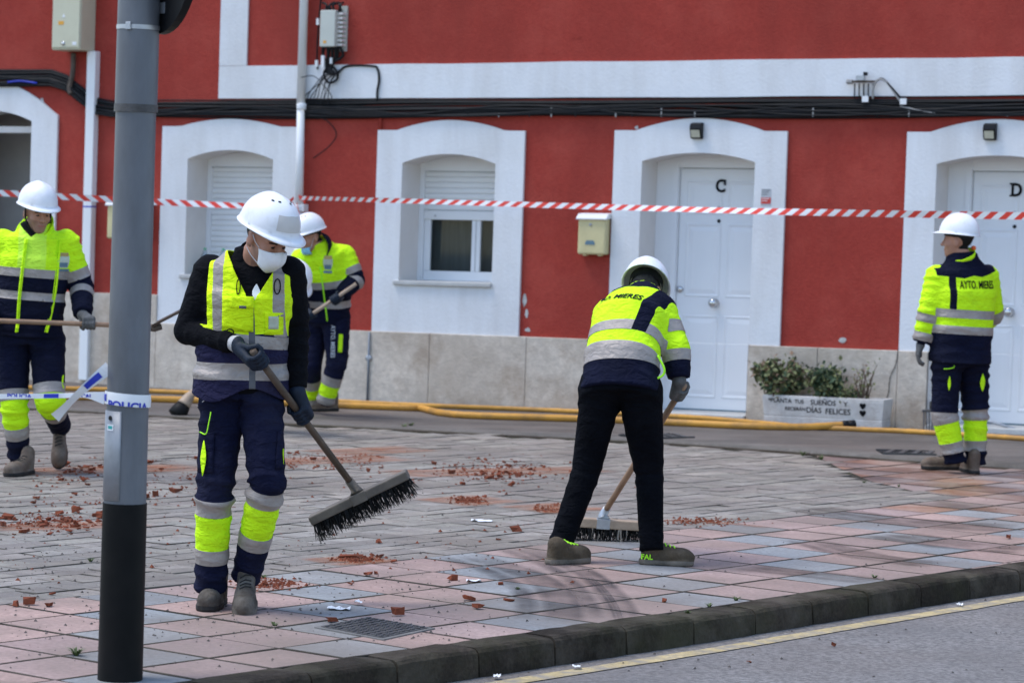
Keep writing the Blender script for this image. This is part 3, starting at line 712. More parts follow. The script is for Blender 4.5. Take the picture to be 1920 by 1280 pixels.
def door(o, letter, knob_u):
    W = RV
    ul, ur = o.u0 + 0.001, o.u1 - 0.001; vb = 0.075
    fr = frame_bars([(ul, ul + 0.15, -0.1, o.sp + .05), (ul + .1501, ul + 0.205, -0.1, o.sp + .05)], W - .08, W + .02)
    fr.fbox(ul + .155, ul + .20, -0.1, o.sp, W + .0202, W + .032)
    n = 14
    for k in range(n):
        a, c = ul + .2052 + (ur - ul - .2052) * k / n, ul + .2052 + (ur - ul - .2052) * (k + 1) / n
        fr.add([F(a, o.sp - .045, W + .012), F(c, o.sp - .045, W + .012), F(c, o.arch(c) - .001, W + .012), F(a, o.arch(a) - .001, W + .012)], [(0, 1, 2, 3)])
    d = fr.build('door', M['white_paint'], house)
    dl, dr = ul + 0.209, ur + 0.02; dt = o.sp - .05
    lf = MB().fbox(dl, dr, vb, dt, W - .06, W - .018).build('leaf', M['white_paint'], d)
    cw = (dr - dl)
    for a, c in ((0.08, 0.47), (0.53, 0.92)):
        for v0, v1 in ((vb + .10, vb + .82), (vb + .98, vb + 1.62), (vb + 1.70, dt - .11)):
            u0, u1 = dl + cw * a, dl + cw * c
            b = MB(); w0, w1, g = W - .018, W - .0105, 0.028
            for k_, (x0, x1, y0, y1) in enumerate(((u0, u1, v0, v1),)):
                o_ = [F(x0, y0, w0), F(x1, y0, w0), F(x1, y1, w0), F(x0, y1, w0)]; p_ = [F(x0 + .008, y0 + .008, w1), F(x1 - .008, y0 + .008, w1), F(x1 - .008, y1 - .008, w1), F(x0 + .008, y1 - .008, w1)]
                q_ = [F(x0 + g, y0 + g, w0 + .001), F(x1 - g, y0 + g, w0 + .001), F(x1 - g, y1 - g, w0 + .001), F(x0 + g, y1 - g, w0 + .001)]
                r_ = [F(x0 + 2.4 * g, y0 + 2.4 * g, w1), F(x1 - 2.4 * g, y0 + 2.4 * g, w1), F(x1 - 2.4 * g, y1 - 2.4 * g, w1), F(x0 + 2.4 * g, y1 - 2.4 * g, w1)]
                b.add(o_ + p_ + q_ + r_, [(s_ * 4 + e, s_ * 4 + (e + 1) % 4, s_ * 4 + 4 + (e + 1) % 4, s_ * 4 + 4 + e) for s_ in range(3) for e in range(4)] + [(12, 13, 14, 15)])
            b.build('door_panel', M['white_paint'], d)
    ku = dl + cw * knob_u
    kb = MB().lathe([(.040, 0), (.040, .006), (.018, .010), (.016, .030), (.034, .040), (.042, .058), (.036, .074), (.015, .082)], F(ku, vb + .93, W - .018), WN, 20).build('knob', M['chrome'], d, smooth=True)
    MB().lathe([(.030, 0), (.030, .012), (.022, .018), (.012, .022)], F(dl + .03, vb + 1.04, W - .018), WN, 16).build('lock', M['chrome'], d, smooth=True)
    MB().lathe([(.016, 0), (.016, .006), (.010, .010)], F(ku + .01, vb + 1.645, W - .018), WN, 14).build('peephole', M['black_plastic'], d)
    MB().fbox(ku - .012, ku + .022, dt - .38, dt - .325, W - .018, W - .014).build('name_plate', M['sticker_grey'], d)
    # slab-serif letter
    V, Fs = text_mesh(letter, 0.155, 0.006, 0.0, 0.004)
    lc = (ku + 0.015, dt - 0.155)
    L = mesh_obj('letter', [F(lc[0] + p[0] * 0.85, lc[1] + p[1], W - .0105 + p[2]) for p in V], Fs, M['ink'], d)
    b = MB(); x0, x1, y0, y1 = V[:, 0].min() * .85, V[:, 0].max() * .85, V[:, 1].min(), V[:, 1].max()
    if letter == 'D':
        for y in (y0, y1 - .014): b.fbox(lc[0] + x0 - .014, lc[0] + x0 + .012, lc[1] + y, lc[1] + y + .014, W - .0165, W - .004)
    else:
        b.fbox(lc[0] + x1 - .012, lc[0] + x1 + .004, lc[1] + y1 - .052, lc[1] + y1 - .004, W - .0165, W - .004)
    b.build('serif', M['ink'], L)
    MB().fbox(dl, dr, vb - .012, vb - .001, W - .05, W - .012).build('draught_strip', M['crest_blue'], d)
    st = MB().fbox(o.u0 - 0.0, o.u1, -0.2, vb - .013, W - .1, 0.075).build('doorstep', M['sill_stone'], d); bevel(st, .012)
    return d
door(OPS['door_c'], 'C', 0.425)
door(OPS['door_d'], 'D', 0.42)
# left doorway: dim porch with pale lintel
o = OPS['left_door']
pb = MB()
pb.add([F(o.u0 - .3, -.2, -1.15), F(o.u1 + .3, -.2, -1.15), F(o.u1 + .3, 2.9, -1.15), F(o.u0 - .3, 2.9, -1.15)], [(0, 1, 2, 3)])
pd = pb.build('porch', M['dark_room'], house)
MB().fbox(o.u0, o.u1, 2.44, 2.50, -.30, -.10).build('lintel', M['reveal_render'], pd)
# patched and chipped render
def chip(u, v, du, dv, w=0.004, m='chip', name='chipped_patch'):
    n = 11; ph = rng.uniform(0, 6)
    pts = [(u + du * math.cos(6.283 * k / n) * rng.uniform(.6, 1.1), v + dv * math.sin(6.283 * k / n) * rng.uniform(.6, 1.1)) for k in range(n)]
    mesh_obj(name, [F(a, b_, w) for a, b_ in pts], [tuple(range(n))], M[m], house)
chip(0.110, 0.99, .022, .07); chip(0.135, 0.87, .02, .045); chip(0.15, 0.725, .032, .02); chip(3.06, 0.735, .045, .025); chip(-2.35, 2.63, .045, .03, m='white_render')
chip(1.12, 2.515, .02, .018); chip(0.52, 3.30, .05, .012, m='red_render'); chip(-5.0, 2.72, .03, .05)
crack = smooth_curve([F(3.56, .68, .046), F(3.545, .55, .047), F(3.50, .44, .047), F(3.49, .30, .047), F(3.45, .2, .047)], 5)
MB().tube(crack, [0.0035, .0022] * (len(crack) // 2) + [0.0015] * (len(crack) % 2), 5).build('crack', M['hole_dark'], house)
# notices on the right jamb of door C
st = MB().fbox(2.295, 2.385, 1.855, 2.00, .030, .0325).build('notice', M['sticker_grey'], house)
MB().fbox(2.296, 2.384, 1.872, 1.925, .0327, .0337).build('red_notice', M['sticker_red'], st)
for k in range(3): MB().fbox(2.303, 2.375 - .012 * k, 1.985 - .018 * k, 1.989 - .018 * k, .0327, .0335).build('print_line', M['ink'], st)
for k in range(2): MB().fbox(2.303, 2.372 - .02 * k, 1.912 - .018 * k, 1.917 - .018 * k, .0339, .0345).build('print_line', M['paper'], st)

# ------------------------------------------------------------------ things fixed to the front
dp = empty('downpipe', F(-2.16, 1.4, .07), 'round white plastic rainwater downpipe on the red wall left of the central window', 'downpipe')
MB().tube([F(-2.165, VT, .068), F(-2.16, 2.71, .068)], .040, 18).build('upper_pipe', M['white_plastic'], dp, True)
MB().tube([F(-2.16, 2.712, .068), F(-2.145, 1.73, .068)], .0365, 18).build('middle_pipe', M['white_plastic'], dp, True)
MB().tube([F(-2.145, 1.728, .068), F(-2.145, 0.5, .068), F(-2.145, .02, .068)], .033, 18).build('lower_pipe', M['white_plastic'], dp, True)
for v in (2.66, 1.735): MB().lathe([(.043, 0), (.046, .006), (.046, .05), (.043, .056)], F(-2.152, v, .068), (0, 0, 1), 18).build('collar', M['white_plastic'], dp, True)
bk = MB().fbox(-2.118, -2.085, 1.73, 1.80, .0, .09).build('bracket', M['white_plastic'], dp); bevel(bk, .005)
gp = empty('earth_pipe', F(-1.40, .3, .06), 'thin grey metal pipe clipped to the stone plinth beside the central window', 'pipe')
MB().tube([F(-1.392, .655, .057), F(-1.392, 0.0, .057)], .010, 10).build('rod', M['sign_back'], gp, True)
MB().lathe([(.030, -.006), (.033, 0), (.03, .012), (.016, .016)], F(-1.392, .42, .05), WN, 14).build('clip', M['galvanised'], gp, True)
rp = MB().tube([F(-1.372, 2.66, .016), F(-1.366, 2.49, .016)], .016, 10).build('red_conduit', M['red_render'], None, True)
tag(rp, 'short red painted conduit between the cables and the window surround', 'conduit')
# meter cabinet and its white duct
mc = empty('meter_cabinet', F(-4.54, 3.2, .1), 'tall cream electricity cabinet on the red wall above a white duct', 'cabinet')
cb = MB().fbox(-4.735, -4.42, 3.205, 4.15, 0.0, .26).build('case', M['cabinet_cream'], mc); bevel(cb, .012)
cd = MB().fbox(-4.728, -4.427, 3.225, 4.14, .2602, .272).build('cabinet_door', M['cabinet_cream'], mc); bevel(cd, .006)
MB().fbox(-4.66, -4.60, 3.44, 3.475, .2721, .274).build('warning_label', M['sticker_orange'], mc)
MB().fbox(-4.50, -4.455, 3.25, 3.28, .2721, .274).build('small_label', M['paper'], mc)
MB().lathe([(.020, 0), (.02, .006), (.008, .010)], F(-4.60, 3.265, .272), WN, 14).build('lock', M['chrome'], mc, True)
MB().prism([(-4.62, 3.51), (-4.585, 3.51), (-4.6025, 3.545)], .2721, .274, lambda x, y, z: F(x, y, z)).build('warning_triangle', M['paper'], mc)
du = empty('cable_duct', F(-4.40, 1.2, .05), 'square white cable duct running down from the electricity cabinet', 'duct')
o = MB().fbox(-4.455, -4.360, 0.10, 3.204, 0.0, .085).build('duct_channel', M['white_plastic'], du); bevel(o, .006)
MB().fbox(-4.4555, -4.3595, 1.735, 1.748, .001, .0858).build('blue_mark', M['tape_blue'], du)
# small bundle hanging under the cabinet
MB().tube(smooth_curve([F(-4.62, 3.19, .06), F(-4.63, 3.0, .05), F(-4.66, 2.86, .05), F(-4.64, 2.80, .06)], 6), .026, 8).build('loose_cable', M['rust_steel'], mc, True)

def mailbox(u, v, label, ww=.265, hh=.315, dd=.11):
    r = empty('mailbox', F(u, v, .06), label, 'mailbox', 'cream letter boxes on the front')
    x = MB().fbox(u - ww / 2, u + ww / 2, v, v + hh, .004, dd).build('box', M['cream_metal'], r); bevel(x, .018, 3)
    lid = MB(); pts = [(-.012, hh + .002), (dd + .022, hh - .012), (dd + .022, hh + .003), (dd * .75, hh + .040), (0.002, hh + .048)]
    n = len(pts)
    for s in (-1, 1): lid.v += [F(u + s * (ww / 2 + .012), v + q, max(w, .002)) for w, q in pts]
    lid.f += [tuple(range(n)), tuple(reversed(range(n, 2 * n)))] + [(i, n + i, n + (i + 1) % n, (i + 1) % n) for i in range(n)]
    x = lid.build('lid', M['white_plastic'], r); bevel(x, .004)
    MB().lathe([(.014, 0), (.014, .006), (.009, .010)], F(u - .012, v + hh - .055, dd), WN, 12).build('lock', M['galvanised'], r)
    MB().prism([(-.045, 0), (.045, 0), (.045, .02), (.03, .038), (-.03, .038), (-.045, .02)], dd, dd + .004, lambda a, b_, w: F(u - .012 + a, v + .085 + b_, w)).build('view_slot', M['crest_blue'], r)
    for s in (-1, 1): MB().fbox(u + s * .07 - .014, u + s * .07 + .014, v - .012, v + .002, .03, .09).build('foot', M['cream_metal'], r)
mailbox(0.775, 1.405, 'cream mailbox with white lid on the red wall between window and door C')
mailbox(-3.95, 1.445, 'wide cream mailbox partly hidden behind the grey pole', .44, .32)

def wall_lamp(u, v, label):
    r = empty('wall_lamp', F(u, v, .05), label, 'wall lamp', 'black solar lamps over the doors')
    b = MB(); hw = .052
    pts = [(.032, .075), (.095, .062), (.105, .02), (.075, -.062), (.032, -.068)]
    n = len(pts)
    for s in (-1, 1): b.v += [F(u + s * hw, v + q, w) for w, q in pts]
    b.f += [tuple(range(n)), tuple(reversed(range(n, 2 * n)))] + [(i, n + i, n + (i + 1) % n, (i + 1) % n) for i in range(n)]
    x = b.build('lamp_body', M['black_plastic'], r); bevel(x, .004)
    l = MB().add([F(u - .040, v + .008, .1045), F(u + .040, v + .008, .1045), F(u + .040, v - .055, .0815), F(u - .040, v - .055, .0815)], [(0, 1, 2, 3)])
    l.v = [p + WN * .0035 for p in l.v]
    l.build('lens', M['lamp_lens'], r)
wall_lamp(1.700, 2.485, 'small black wall lamp over door C')
wall_lamp(4.275, 2.490, 'small black wall lamp over door D')

# telecom box with its tangle
tb = empty('telecom_box', F(-1.83, 3.2, .05), 'pale ribbed telecom box with black cables on the upper red wall', 'telecom box')
o = MB().fbox(-1.945, -1.79, 3.225, 3.555, .02, .15).build('case', M['cream_grey'], tb); bevel(o, .008)
MB().fbox(-1.80, -1.735, 3.19, 3.60, .005, .03).build('back_plate', M['cream_grey'], tb)
for k in range(8): MB().fbox(-1.789, -1.742, 3.235 + .040 * k, 3.255 + .040 * k, .031, .10).build('connector', M['reveal_render'], tb)
MB().fbox(-1.905, -1.875, 3.255, 3.28, .1502, .152).build('orange_label', M['sticker_orange'], tb)
for k in range(6):
    u = -1.93 + .035 * k
    MB().tube(smooth_curve([F(u, 3.54, .09), F(u + rng.uniform(-.03, .03), 3.60, .10), F(u + rng.uniform(-.05, .05), 3.63, .06)], 4), .011, 7).build('gland', M['black_plastic'], tb)
for k in range(9):
    u = -1.94 + .022 * k
    MB().tube(smooth_curve([F(u, 3.23, .09), F(u + rng.uniform(-.02, .02), 3.14, .07), F(-1.88 + rng.uniform(-.05, .04), 3.06, .05), F(-1.87 + rng.uniform(-.06, .06), 2.98, .05)], 5), rng.choice([.008, .011, .013]), 7).build('cable', M['cable_black'], tb, True)
MB().fbox(-1.955, -1.925, 3.04, 3.15, .06, .09).build('splice', M['white_plastic'], tb); MB().fbox(-1.865, -1.845, 3.075, 3.13, .07, .09).build('splice', M['white_plastic'], tb)
MB().tube([F(-1.87 + .07 * math.cos(t), 2.975 + .07 * math.sin(t), .05 + .01 * math.sin(3 * t)) for t in np.linspace(0, 6.9, 26)], .011, 7).build('cable_loop', M['cable_black'], tb, True)
vt_ = MB().tube(smooth_curve([F(-2.0, 3.75, .03), F(-2.02, 3.5, .03), F(-2.03, 3.2, .03), F(-2.02, 3.03, .03)], 5), .008, 7).build('drop_cable', M['cable_black'], tb, True)
for v in (3.43, 3.05): MB().fbox(-2.04, -2.015, v, v + .06, .02, .045).build('splice', M['white_plastic'], tb)
for k in range(9):
    u0 = -2.05 + .035 * k
    MB().tube(smooth_curve([F(-1.93 + .02 * k, 3.02, .045), F((u0 - 1.9) / 2 + rng.uniform(-.05, .05), 2.9, .07 + .01 * k), F(u0 - .08, 2.78, .06), F(u0 - .1 + rng.uniform(-.05, .05), 2.70, .06)], 6), .004, 6).build('thin_wire', M['cable_black'], tb, True)
MB().tube(smooth_curve([F(-2.13, 2.95, .13), F(-2.0, 2.96, .13), F(-1.9, 2.86, .11), F(-1.93, 2.76, .06)], 6), .004, 6).build('thin_wire', M['cable_black'], tb, True)
MB().tube(smooth_curve([F(-2.0, 2.60, .05), F(-1.88, 2.55, .05), F(-1.80, 2.44, .04), F(-1.87, 2.33, .04), F(-2.03, 2.22, .04)], 7), .0055, 6).build('dangling_wire', M['cable_black'], tb, True)
MB().tube(smooth_curve([F(-1.82, 2.98, .04), F(-1.72, 3.055, .03), F(-1.47, 3.056, .03), F(-1.405, 3.03, .035), F(-1.385, 2.93, .035), F(-1.40, 2.83, .035), F(-1.40, 2.74, .03)], 6), .011, 7).build('cable', M['cable_black'], tb, True)

# the run of black cables along the front
cr = empty('cable_run', F(0, 2.7, .05), 'thick run of black cables strung along the front below the white band', 'cables')
def cable(vfun, r, w, u0=-13.3, u1=12.3, m='cable_black', name='cable'):
    us = np.linspace(u0, u1, 150); MB().tube([F(u, vfun(u), w) for u in us], r, 7).build(name, M[m], cr, True)
def leftlift(u):                                              # the cables rise over the left doorway
    if u > -4.25: return 0.0
    t = min(1.0, (-4.25 - u) / 0.62); return 0.30 * (3 * t * t - 2 * t ** 3)
for k in range(11):
    ph, a, l = rng.uniform(0, 6), rng.uniform(.004, .016), rng.uniform(.8, 2.0); v0 = 2.605 + .0135 * k
    cable(lambda u, ph=ph, a=a, l=l, v0=v0: v0 + .004 * u + a * math.sin(u * 2.2 / l + ph) + leftlift(u), rng.uniform(.008, .016), rng.uniform(.022, .05))
for k in range(4):
    ph = rng.uniform(0, 6)
    cable(lambda u, ph=ph, k=k: 2.655 + .004 * u + .045 * math.sin(u * (1.1 + .35 * k) + ph) + leftlift(u), .010, .055)
cable(lambda u: 2.752 + .0055 * (u + 3) - .006 + .004 * math.sin(u * 3) + leftlift(u), .006, .03)
for k in range(24):
    u = -1.3 + .27 * k + rng.uniform(-.08, .08)
    MB().fbox(u, u + .012, 2.60 + .004 * u, 2.60 + .004 * u + rng.uniform(.03, .10), .058, .062).build('cable_tie', M['cable_grey'] if rng.random() < .5 else M['cable_black'], cr)
MB().tube(smooth_curve([F(-5.35, 2.915, .062), F(-5.2, 2.925, .064), F(-5.02, 2.905, .062)], 5), .010, 7).build('blue_sleeve', M['tape_blue'], cr, True)
# aerial bracket with clamps sitting on the cables, right
bx = empty('cable_clamp', F(3.16, 2.75, .06), 'small metal clamp with looped wires standing on the cable run above the wall lamps', 'cable clamp')
MB().fbox(3.06, 3.28, 2.895, 2.915, .06, .08).build('bar', M['rust_steel'], bx)
for k in range(5): MB().tube([F(3.10 + .04 * k, 2.89, .07), F(3.10 + .04 * k, 2.76, .06)], .006, 6).build('prong', M['cable_black'], bx)
MB().fbox(3.115, 3.185, 2.916, 2.955, .05, .09).build('clamp_head', M['galvanised'], bx); MB().fbox(3.175, 3.205, 2.956, 2.985, .05, .08).build('bolt', M['cable_black'], bx)
MB().lathe([(.02, 0), (.024, .01), (.02, .05)], F(3.03, 2.905, .07), WU, 10).build('end_cap', M['cable_grey'], bx)
MB().tube(smooth_curve([F(3.26, 2.76, .06), F(3.265, 2.86, .07), F(3.31, 2.92, .08), F(3.38, 2.90, .08), F(3.47, 2.78, .07), F(3.50, 2.74, .06)], 6), .009, 7).build('loop', M['cable_grey'], bx, True)
MB().tube(smooth_curve([F(3.27, 2.90, .07), F(3.34, 2.93, .075), F(3.42, 2.86, .08), F(3.52, 2.75, .06)], 6), .008, 7).build('loop', M['cable_black'], bx, True)
MB().tube(smooth_curve([F(3.50, 2.70, .06), F(3.65, 2.67, .06), F(3.80, 2.645, .055)], 5), .006, 6).build('loop', M['cable_grey'], bx, True)
for u, v in ((3.17, 2.735), (3.50, 2.715)): MB().fbox(u, u + .055, v, v + .05, .065, .075).build('cable_tag', M['paper'], bx)
# ------------------------------------------------------------------ grey pole, its sign and tapes
PB = gnd(225, 1272)                                          # pole foot
PDIST = PB[1]
def pole_r(z): return 0.0795 - 0.0030 * z
pole = empty('lamp_post', PB, 'grey tapered metal post with black painted foot standing in the pavement', 'post')
def pole_pts(z0, z1, n): return [(PB[0], PB[1], z) for z in np.linspace(z0, z1, n)]
def shell(z0, z1, dr, name, m, n=40, rings=6, a0=0, a1=2 * math.pi):
    b = MB(); zs = np.linspace(z0, z1, rings); full = a1 - a0 > 6.2
    k_ = n if full else n + 1
    for z in zs:
        for k in range(k_):
            a = a0 + (a1 - a0) * k / n; r = pole_r(z) + dr; b.v.append(np.array([PB[0] + r * math.cos(a), PB[1] + r * math.sin(a), z]))
    for i in range(rings - 1):
        for k in range(n):
            k2 = (k + 1) % k_; b.f.append((i * k_ + k, i * k_ + k2, (i + 1) * k_ + k2, (i + 1) * k_ + k))
    return b.build(name, m, pole, True)
shell(0.0, 0.648, 0.003, 'black_foot', M['pole_black'])
shell(0.640, 2.09, 0.0, 'shaft', M['pole_metal'])
shell(2.085, 6.5, 0.004, 'upper_shaft', M['pole_metal'], rings=12)
shell(2.070, 2.098, 0.006, 'joint_ring', M['cast_iron'], rings=3)
hz0, hz1 = 0.66, 0.985
ht = shell(hz0, hz1, 0.0035, 'hatch', M['pole_light'], n=14, rings=3, a0=-math.pi * 0.98, a1=-math.pi * 0.545)
hm = ht.modifiers.new('solid', 'SOLIDIFY'); hm.thickness = .006
def on_pole(a, z, dr=0.0): r = pole_r(z) + dr; return np.array([PB[0] + r * math.cos(a), PB[1] + r * math.sin(a), z])
al = -math.pi * 0.73
MB().lathe([(.0085, 0), (.0085, .003), (.004, .003)], on_pole(al, .960, .0035), (math.cos(al), math.sin(al), 0), 12).build('hatch_lock', M['hole_dark'], pole)
def pole_patch(a, z, w, h, dr, m, name):
    b = MB(); n = 6
    for q in range(n + 1):
        aa = a + (q / n - .5) * w / pole_r(z)
        b.v += [on_pole(aa, z - h / 2, dr), on_pole(aa, z + h / 2, dr)]
    b.f = [(2 * q, 2 * q + 2, 2 * q + 3, 2 * q + 1) for q in range(n)]
    return b.build(name, m, pole)
pole_patch(al, .925, .030, .022, .0045, M['paper'], 'sticker'); pole_patch(al, .926, .021, .012, .0052, M['teal'], 'sticker_print')
# steel strap with buckle
shell(2.368, 2.384, .0062, 'strap', M['galvanised'], rings=2)
bk = MB().box(on_pole(-math.pi * .60, 2.378, .010), (math.cos(-math.pi * .1), math.sin(-math.pi * .1), 0), (math.cos(-math.pi * .6), math.sin(-math.pi * .6), 0), (0, 0, 1), .010, .005, .014).build('buckle', M['galvanised'], pole); bevel(bk, .002)
# round sign strapped to the post, seen almost edge on from behind
sc = PB + np.array([pole_r(2.5) + .085, 0.0, 2.62]); sn = nrm((0.86, 0.51, 0.0))
sg = empty('round_road_sign', sc, 'round metal road sign strapped to the post, seen from behind', 'road sign')
sc = np.array([PB[0] + .085, PB[1] + .045, 2.66])
MB().lathe([(.295, -.002), (.30, .0), (.30, .004), (.297, .006)], sc, sn, 48).build('plate', M['sign_back'], sg)
MB().lathe([(.297, -.024), (.303, -.024), (.303, .007), (.297, .007)], sc, sn, 48).build('rim', M['black_plastic'], sg, False)
for z in (2.45, 2.85): MB().box((PB[0] + .078, PB[1] + .03, z), sn, (-sn[1], sn[0], 0), (0, 0, 1), .012, .055, .02).build('mount', M['galvanised'], sg)

# ---- ribbons: barrier tape built as bands of colour along a path
def ribbon_path(pts, width, ups, twist=None):
    out = []
    for i, p in enumerate(pts): out.append((np.asarray(p, float) - ups[i] * width / 2, np.asarray(p, float) + ups[i] * width / 2))
    return out
def striped_tape(name, label, path, width, period, group, fold=None):
    P = np.array(smooth_curve(path, 24)); L = np.concatenate([[0], np.cumsum(np.linalg.norm(np.diff(P, axis=0), axis=1))])
    total = L[-1]
    r = empty(name, P[0], label, 'barrier tape', group)
    def pt(s):
        return np.array([np.interp(s, L, P[:, k]) for k in range(3)])
    def up(s):
        a = 0.35 * math.sin(s * 0.9 + 1) + 0.2 * math.sin(s * 2.3); d = nrm(pt(min(s + .05, total)) - pt(max(s - .05, 0))); side = nrm(np.cross(d, (0, 0, 1)))
        return np.array([0, 0, 1]) * math.cos(a) + side * math.sin(a)
    nst = int(total / (period / 2))
    sk = period * 0.28
    for colour, par, nm in ((M['tape_red'], 0, 'red_stripes'), (M['tape_white'], 1, 'white_stripes')):
        b = MB()
        for k in range(nst):
            if k % 2 != par: continue
            sa, sb = k * period / 2, (k + 1) * period / 2
            for q in range(3):
                s1, s2 = sa + (sb - sa) * q / 3, sa + (sb - sa) * (q + 1) / 3
                w = width * (fold(s1 / total) if fold else 1)
                cl = lambda s: max(0, min(total, s))
                b.add([pt(cl(s1 - sk)) - up(s1) * w / 2, pt(cl(s2 - sk)) - up(s2) * w / 2, pt(cl(s2 + sk)) + up(s2) * w / 2, pt(cl(s1 + sk)) + up(s1) * w / 2], [(0, 1, 2, 3)])
        b.build(nm, colour, r)
    return r
pj = F(-2.13, 1.855, .115)
striped_tape('barrier_tape', 'red and white striped barrier tape stretched from the downpipe past doors C and D',
             [pj, at(700, 375, 25.7), at(900, 381, 25.0), at(1150, 388.5, 24.3), at(1400, 395.5, 23.6), at(1650, 400.5, 22.9), at(1925, 405, 22.2), at(2300, 410, 21.2)], .062, .128, 'red and white tapes', lambda t: .62 + .4 * t)
striped_tape('barrier_tape', 'red and white striped barrier tape stretched left of the downpipe behind the post',
             [F(-2.16, 1.79, .115), at(470, 386, 26.0), at(300, 379, 25.9), at(120, 369, 25.8), at(0, 362, 25.7), at(-300, 350, 25.6)], .056, .128, 'red and white tapes', lambda t: 1.0)
tail = MB()
for k, (a, b_) in enumerate((((-2.13, 1.86), (-2.05, 1.80)), ((-2.18, 1.84), (-2.26, 1.77)), ((-2.15, 1.80), (-2.10, 1.66)))):
    tail.add([F(a[0], a[1], .11), F(a[0], a[1] + .03, .115), F(b_[0], b_[1] + .03, .13), F(b_[0], b_[1], .125)], [(0, 1, 2, 3)])
tl = tail.build('tape_knot', M['tape_red']); tag(tl, 'loose knotted ends of red tape tied round the white downpipe', 'tape')

pt_ = empty('police_tape', on_pole(-1.57, 1.03, .01), 'white and blue police tape wrapped round the post with a loose twisted tail', 'police tape')
def wrap(z, hh, dr, name, m, a0=0, a1=6.2832, slope=0.0):
    b = MB(); n = 40
    for q in range(n + 1):
        a = a0 + (a1 - a0) * q / n; zz = z - slope * math.cos(a)
        b.v += [on_pole(a, zz - hh / 2, dr), on_pole(a, zz, dr + .0012), on_pole(a, zz + hh / 2, dr)]
    for q in range(n): b.f += [(3 * q, 3 * q + 3, 3 * q + 4, 3 * q + 1), (3 * q + 1, 3 * q + 4, 3 * q + 5, 3 * q + 2)]
    return b.build(name, m, pt_, True)
SL = 0.0055
wrap(1.028, .046, .007, 'wrap', M['tape_white'], slope=SL)
wrap(1.0275, .026, .0085, 'blue_block', M['tape_blue'], -math.pi * .995, -math.pi * .82, slope=SL)
V, Fs = text_mesh('POLICIA', .040, 0.0, 0.0, .0015)
def lettered(V, Fs, az, zc, dr, zmin):
    out, keep = [], []
    pts = [on_pole(az + p[0] / pole_r(zc), zc + p[1] - SL * math.cos(az + p[0] / pole_r(zc)), dr) for p in V]
    return pts
# letters hang over the lower edge of the tape: keep only the printed upper half
zc_l = 1.028 - .023
def cut_below(V, Fs, y0):
    nv, nf = [], []
    for f in Fs:
        poly = [V[i][:2] for i in f]; poly = clip_poly(poly, np.array([0, y0]), np.array([0, 1.0]))
        if len(poly) >= 3: b = len(nv); nv += [(*p, 0) for p in poly]; nf.append(tuple(range(b, b + len(poly))))
    return np.array(nv), nf
V2, F2 = cut_below(V, Fs, 0.0005)
mesh_obj('lettering', lettered(V2, F2, -math.pi * .46, zc_l, .0095, 0), F2, M['tape_blue'], pt_)
# run to the left, off the picture
A = on_pole(-math.pi * .97, 1.028, .009); Bp = np.array(at(110, 741.5, PDIST + .02)); Cp = np.array(at(0, 743, PDIST + .04)); Dp = np.array(at(-260, 745, PDIST + .1))
def flat_ribbon(name, pts, widths, ups, m):
    b = MB()
    for p, w, u in zip(pts, widths, ups):
        u = nrm(u); b.v += [np.asarray(p) - u * w / 2, np.asarray(p) + u * w / 2]
    b.f = [(2 * q, 2 * q + 2, 2 * q + 3, 2 * q + 1) for q in range(len(pts) - 1)]
    return b.build(name, m, pt_)
run = smooth_curve([A, at(160, 740.5, PDIST), Bp, Cp, Dp], 8)
ws = [max(.018, .046 - .030 * min(1, k / 9)) for k in range(len(run))]
flat_ribbon('run', run, ws, [(0, 0, 1)] * len(run), M['tape_white'])
def on_run(px0, px1, m, name, off):
    i0 = [at(px0, 742.3, PDIST - off), at(px1, 741.8, PDIST - off)]
    return flat_ribbon(name, i0, [.0155, .0155], [(0, 0, 1)] * 2, m)
on_run(82, 110, M['tape_blue'], 'blue_block', .004)
for px, body in ((36, 'POLICIA'), (155, 'LOCAL')):
    V, Fs = text_mesh(body, .023 if px < 100 else .021, 0, 0, .001); V2, F2 = cut_below(V, Fs, -.0032)
    o0 = at(px, 742.5, PDIST - .006)
    mesh_obj('lettering', [o0 + np.array([p[0] * 1.05, 0, p[1] * .9 - p[0] * .002]) for p in V2], F2, M['tape_blue'], pt_)
# twisted tail
t0, t1, t2 = at(206, 688, PDIST - .01), at(140, 745, PDIST - .06), at(103, 783, PDIST - .05)
tl_ = smooth_curve([t0, (np.array(t0) + t1) / 2 + np.array([0, -.02, 0.002]), t1, (np.array(t1) + t2) / 2, t2], 6)
ups = []
for k in range(len(tl_)):
    a = .9 * math.sin(2.6 * k / len(tl_)); ups.append(np.array([-.66 * math.cos(a), -math.sin(a), .75 * math.cos(a)]))
flat_ribbon('tail', tl_, [.046 - .010 * math.sin(3.1 * k / len(tl_)) for k in range(len(tl_))], ups, M['tape_white'])
flat_ribbon('blue_block', [p + np.array([.0, -.004, .0]) for p in tl_[3:9]], [.024] * 6, ups[3:9], M['tape_blue'])

